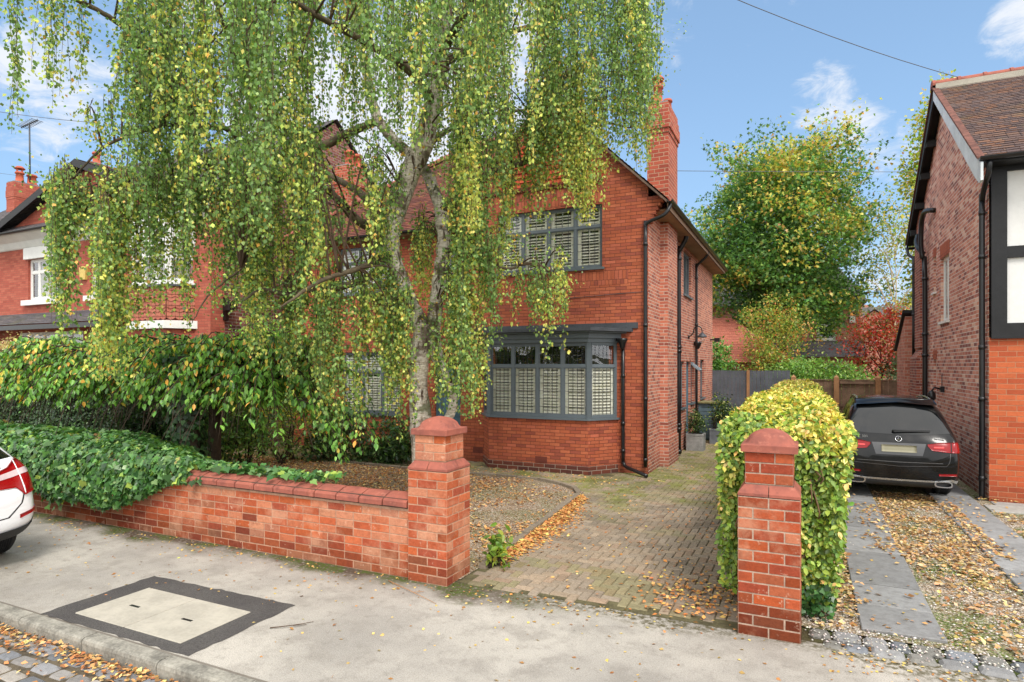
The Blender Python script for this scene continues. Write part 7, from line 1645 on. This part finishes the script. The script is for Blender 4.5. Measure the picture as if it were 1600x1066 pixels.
p = at(1300, 590, 23.6); shrub('bright_green_shrub', (p.x, p.y, 1.45), (1.45, .9, .9), 430, 13, .12, LG, [3, 3, 2, 2], 'rounded bright green shrub spilling over the middle of the timber fence', .16, tmpl=T_LEAF, group='bright green shrubs behind the fences')
p = at(1235, 590, 23.4); shrub('bright_green_shrub', (p.x, p.y, 1.6), (1.2, .9, .95), 380, 13, .11, LG, [3, 3, 3, 1], 'lighter green shrub where the grey fence meets the timber fence', .16, tmpl=T_LEAF, group='bright green shrubs behind the fences')
p = at(1200, 570, 25); shrub('tall_russet_shrub', (p.x, p.y, 2.7), (1.25, 1.0, 1.9), 420, 13, .11, [S(134, 150, 66), S(176, 150, 80), S(104, 130, 58), S(186, 120, 66)], [3, 2, 3, .8], 'tall loose shrub with russet tips behind the right end of the grey fence', .2)
p = at(1120, 560, 23); shrub('laurel', (p.x, p.y, 1.7), (.7, .7, 1.4), 260, 13, .12, [S(92, 130, 58), S(72, 106, 48), S(116, 148, 70)], [3, 3, 1], 'upright green laurel just past the far corner of the orange house', .12, mat=M_GLEAF)
for (u, d, hh, rx, lab, pal) in [(1150, 48, 11, 3.5, 'distant dark tree behind the garage roof', [S(80, 112, 60), S(96, 128, 66)]), (1420, 60, 9.5, 4.0, 'distant russet tree between the far gabled house and the right house', [S(128, 96, 60), S(110, 112, 60)]), (1075, 44, 9.5, 3.0, 'distant green tree top showing above the far end of the orange house', [S(84, 112, 54), S(66, 96, 48)])]:
    p = at(u, 560, d); tree('background_tree', p.x, p.y, hh * .9, lab, (rx, rx), 500, 14, .34, pal, [1, 1], .25, base=.2, spread=.4, limbs=14, group='distant trees beyond the gardens')

# ------------------------------------------------------------------ fallen leaves and pebbles
def litter(name, pts, size, pal, w, label, z=0.0, tilt=.35):
    P = np.array(pts, float); n = len(P); N = rs.normal(0, tilt, (n, 3)); N[:, 2] = 1; D = rs.normal(0, 1, (n, 3)); D[:, 2] = rs.normal(0, .15, n); s_ = size * rs.uniform(.6, 1.3, n)
    o = leaves(name, P, D, N, s_, s_ * rs.uniform(.5, .8, n), palette(n, pal, w, .2), T_RHOMB, M_LITTER, None, tuple(P.mean(0) * np.array([1, 1, 0])))
    return tag(o, label, 'fallen leaves', kind='stuff')
TAN = [S(210, 160, 104), S(190, 132, 80), S(222, 184, 130), S(158, 110, 72), S(222, 194, 126), S(124, 88, 62)]
def U(n, x0, x1, y0, y1, z, pw=1): return [(rs.uniform(x0, x1), rs.uniform(y0, y1), z + rs.uniform(0, .012)) for _ in range(n)]
bed = []
while len(bed) < 30000:
    x, y = rs.uniform(-12.8, -3.16), rs.uniform(5.5, 10.6)
    if x > drive_left(y) - .03: continue
    dens = .30 + .7 * max(0, min(1, (-4.9 - x) / 1.4 + (y - 8.5) * .15)) + .8 * fbm(x, y, .9)
    if rs.uniform() < dens: bed.append((x, y, .016 + rs.uniform(0, .02)))
litter('leaf_litter_on_bed', bed, .048, TAN, [3, 3, 2, 2.5, 1.2, 1.5], 'thick carpet of brown fallen leaves on the gravel bed under the birch')
dr = []
for _ in range(3200):      # drift along the edging
    y = rs.uniform(5.9, 9.6); w_ = .12 + .28 * math.sin((y - 5.9) / 3.7 * PI); x = drive_left(y) + .04 + abs(rs.normal(0, .45)) * w_; dr.append((x, y, .016 + rs.uniform(0, .035) * max(0, 1 - (x - drive_left(y)) / .5)))
for _ in range(900):
    x, y = rs.uniform(-3.0, -.6), rs.uniform(5.4, 15)
    if rs.uniform() < .5 + fbm(x, y, .8): dr.append((x, y, .018))
for _ in range(420): dr.append((rs.normal(-.85, .32), rs.normal(5.9, .3), .018 + rs.uniform(0, .02)))
for _ in range(350): dr.append((rs.uniform(-7, -3), rs.uniform(10.7, 11.5), .018))
litter('leaf_drift', [p for p in dr if p[0] < -.5], .045, [S(214, 150, 92), S(196, 128, 72), S(222, 176, 112), S(226, 196, 110)], [3, 2, 2, 1], 'orange brown leaves drifted along the edging and scattered over the block driveway')
pvm = [(rs.uniform(-9, 3.5), 3.1 + 2.15 * rs.uniform() ** .6, .004) for _ in range(520)] + [(rs.uniform(-11, -3.2), rs.normal(5.0, .12), .004) for _ in range(260)] + [(rs.normal(-2.2, .5), rs.normal(5.15, .12), .006) for _ in range(120)] + [(rs.uniform(.1, 5), rs.normal(5.1, .16), .006) for _ in range(420)]
litter('leaves_on_pavement', pvm, .034, [S(206, 170, 104), S(220, 190, 110), S(180, 128, 76), S(150, 110, 70)], [3, 2, 2, 1], 'sparse small yellow leaves scattered on the grey pavement')
gt_ = [(rs.uniform(-12, 3), 2.92 - abs(rs.normal(0, .10)) - .01, -.095 + rs.uniform(0, .03)) for _ in range(4200)] + [(rs.uniform(-9, 1), rs.uniform(2.3, 2.9), -.085) for _ in range(500)]
litter('gutter_leaves', gt_, .042, TAN, [3, 3, 2, 2, 1.2, 1], 'band of brown leaves lying in the gutter along the kerb')
nd = []
while len(nd) < 15000:
    x, y = rs.uniform(.05, 7), rs.uniform(5.65, 12.1)
    mid = 1.0 <= x <= 1.86; dens = (.28 + .9 * max(0, min(1, (y - 6.9) / 1.6))) if mid else (.06 if .4 < x < 1.0 or 1.84 < x < 2.45 else .5)
    if x < .42: dens = .75
    if y > 8.4 and 1.0 < x < 2.05 and y < 11.4: dens = 1.1
    if .7 < x < 1.0 and 8.2 < y < 10.9: dens = .4
    if x > 2.45 and y > 11.15 and y < 12: dens = .05
    dens *= .75 + fbm(x, y, 1.6) * 1.2
    if rs.uniform() < dens: nd.append((x, y, (.036 if (.4 < x < 1.0 or 1.84 < x < 2.44 or (x > 2.45 and y > 11.15)) else .014) + rs.uniform(0, .02)))
litter('leaves_on_slab_drive', nd, .055, [S(206, 172, 122), S(190, 148, 98), S(216, 188, 144), S(158, 114, 74), S(186, 160, 96)], [3, 2.5, 2, 2, .8], 'heap of pale brown leaves between the slab strips in front of the black car')
pb_ = []
for _ in range(9000):
    x, y = rs.uniform(-.0, 7), rs.uniform(5.62, 11.1)
    if (.4 < x < 1.0 or 1.84 < x < 2.45) and rs.uniform() > .03: continue
    pb_.append((x, y))
for _ in range(1300): pb_.append((rs.uniform(0.0, 4.5), rs.normal(5.52, .13)))
tv = np.array([(1, 0, 0), (-1, 0, 0), (0, 1, 0), (0, -1, 0), (0, 0, .6), (0, 0, -.6)]); tf_ = [(0, 2, 4), (2, 1, 4), (1, 3, 4), (3, 0, 4), (2, 0, 5), (1, 2, 5), (3, 1, 5), (0, 3, 5)]
pp = np.array([(x, y, .022 if y > 5.62 else .026) for x, y in pb_]); n = len(pp); an = rs.uniform(0, 6.28, n); sz = rs.uniform(.007, .017, n)
V = tv[None] * sz[:, None, None] * np.array([1.0, .72, .8]); ca_, sa_ = np.cos(an)[:, None], np.sin(an)[:, None]
V = np.stack([V[..., 0] * ca_ - V[..., 1] * sa_, V[..., 0] * sa_ + V[..., 1] * ca_, V[..., 2]], -1) + pp[:, None]
me = fast_mesh('pebbles', (V.reshape(-1, 3) - np.array([1.5, 8, 0])), (np.arange(n)[:, None] * 6 + np.array(tf_).ravel()[None]).ravel(), np.full(n * 8, 3), np.repeat(palette(n, [S(206, 200, 192), S(176, 168, 158), S(150, 142, 132), S(222, 218, 212)], [3, 2, 2, 2], .12), 6, 0), smooth=True)
mesh_obj('pebbles', me, attr_mat('pebble', .8), None, (1.5, 8, 0), label='white and grey pebbles scattered over the neighbouring slab driveway', cat='gravel', kind='stuff')
# moss and grass in the gravel strip
mg = []
while len(mg) < 9000:
    x, y = rs.uniform(.05, 6), rs.uniform(5.66, 11)
    if .4 < x < 1.0 or 1.84 < x < 2.45: continue
    dd = max(0, min(1, (8.3 - y) / 1.2)) if x > .9 else .15
    if rs.uniform() < dd * (.15 + 1.9 * fbm(x + 7, y, 1.5)): mg.append((x, y, .008))
mg = np.array(mg); n = len(mg); D = rs.normal(0, .6, (n, 3)); D[:, 2] = rs.uniform(.3, 1, n)
tag(leaves('moss', mg, D, rnd_unit(n), rs.uniform(.012, .03, n), .008, palette(n, [S(118, 140, 58), S(96, 120, 48), S(142, 156, 70)], [2, 2, 1]), T_RHOMB, M_LITTER, None, (1.5, 7, 0)), 'green moss and short grass growing in the gravel strip of the slab drive', 'moss', kind='stuff')
# a few fallen twigs on the pavement
for k, (a, c, lab) in enumerate([((-3.75, 5.02), (-3.0, 4.72), 'long pale twig lying on the pavement at the left pillar foot'), ((-3.95, 3.7), (-3.72, 3.95), 'short dark forked twig on the pavement right of the service cover')]):
    q = MB(); m_ = ((a[0] + c[0]) / 2 + .03, (a[1] + c[1]) / 2 - .02); q.tube(smooth_path([(*a, .01), (*m_, .018), (*c, .008)], 4), lerp_list([.005, .0035, .002], 9), 5); q.tube([(*m_, .015), (m_[0] + .08, m_[1] + .07, .012)], [.003, .002], 4)
    o = q.build('fallen_twig', M_POST if k == 0 else M_TWIG, origin=(*m_, 0), uv=False); tag(o, lab, 'twig', 'fallen twigs on the pavement')
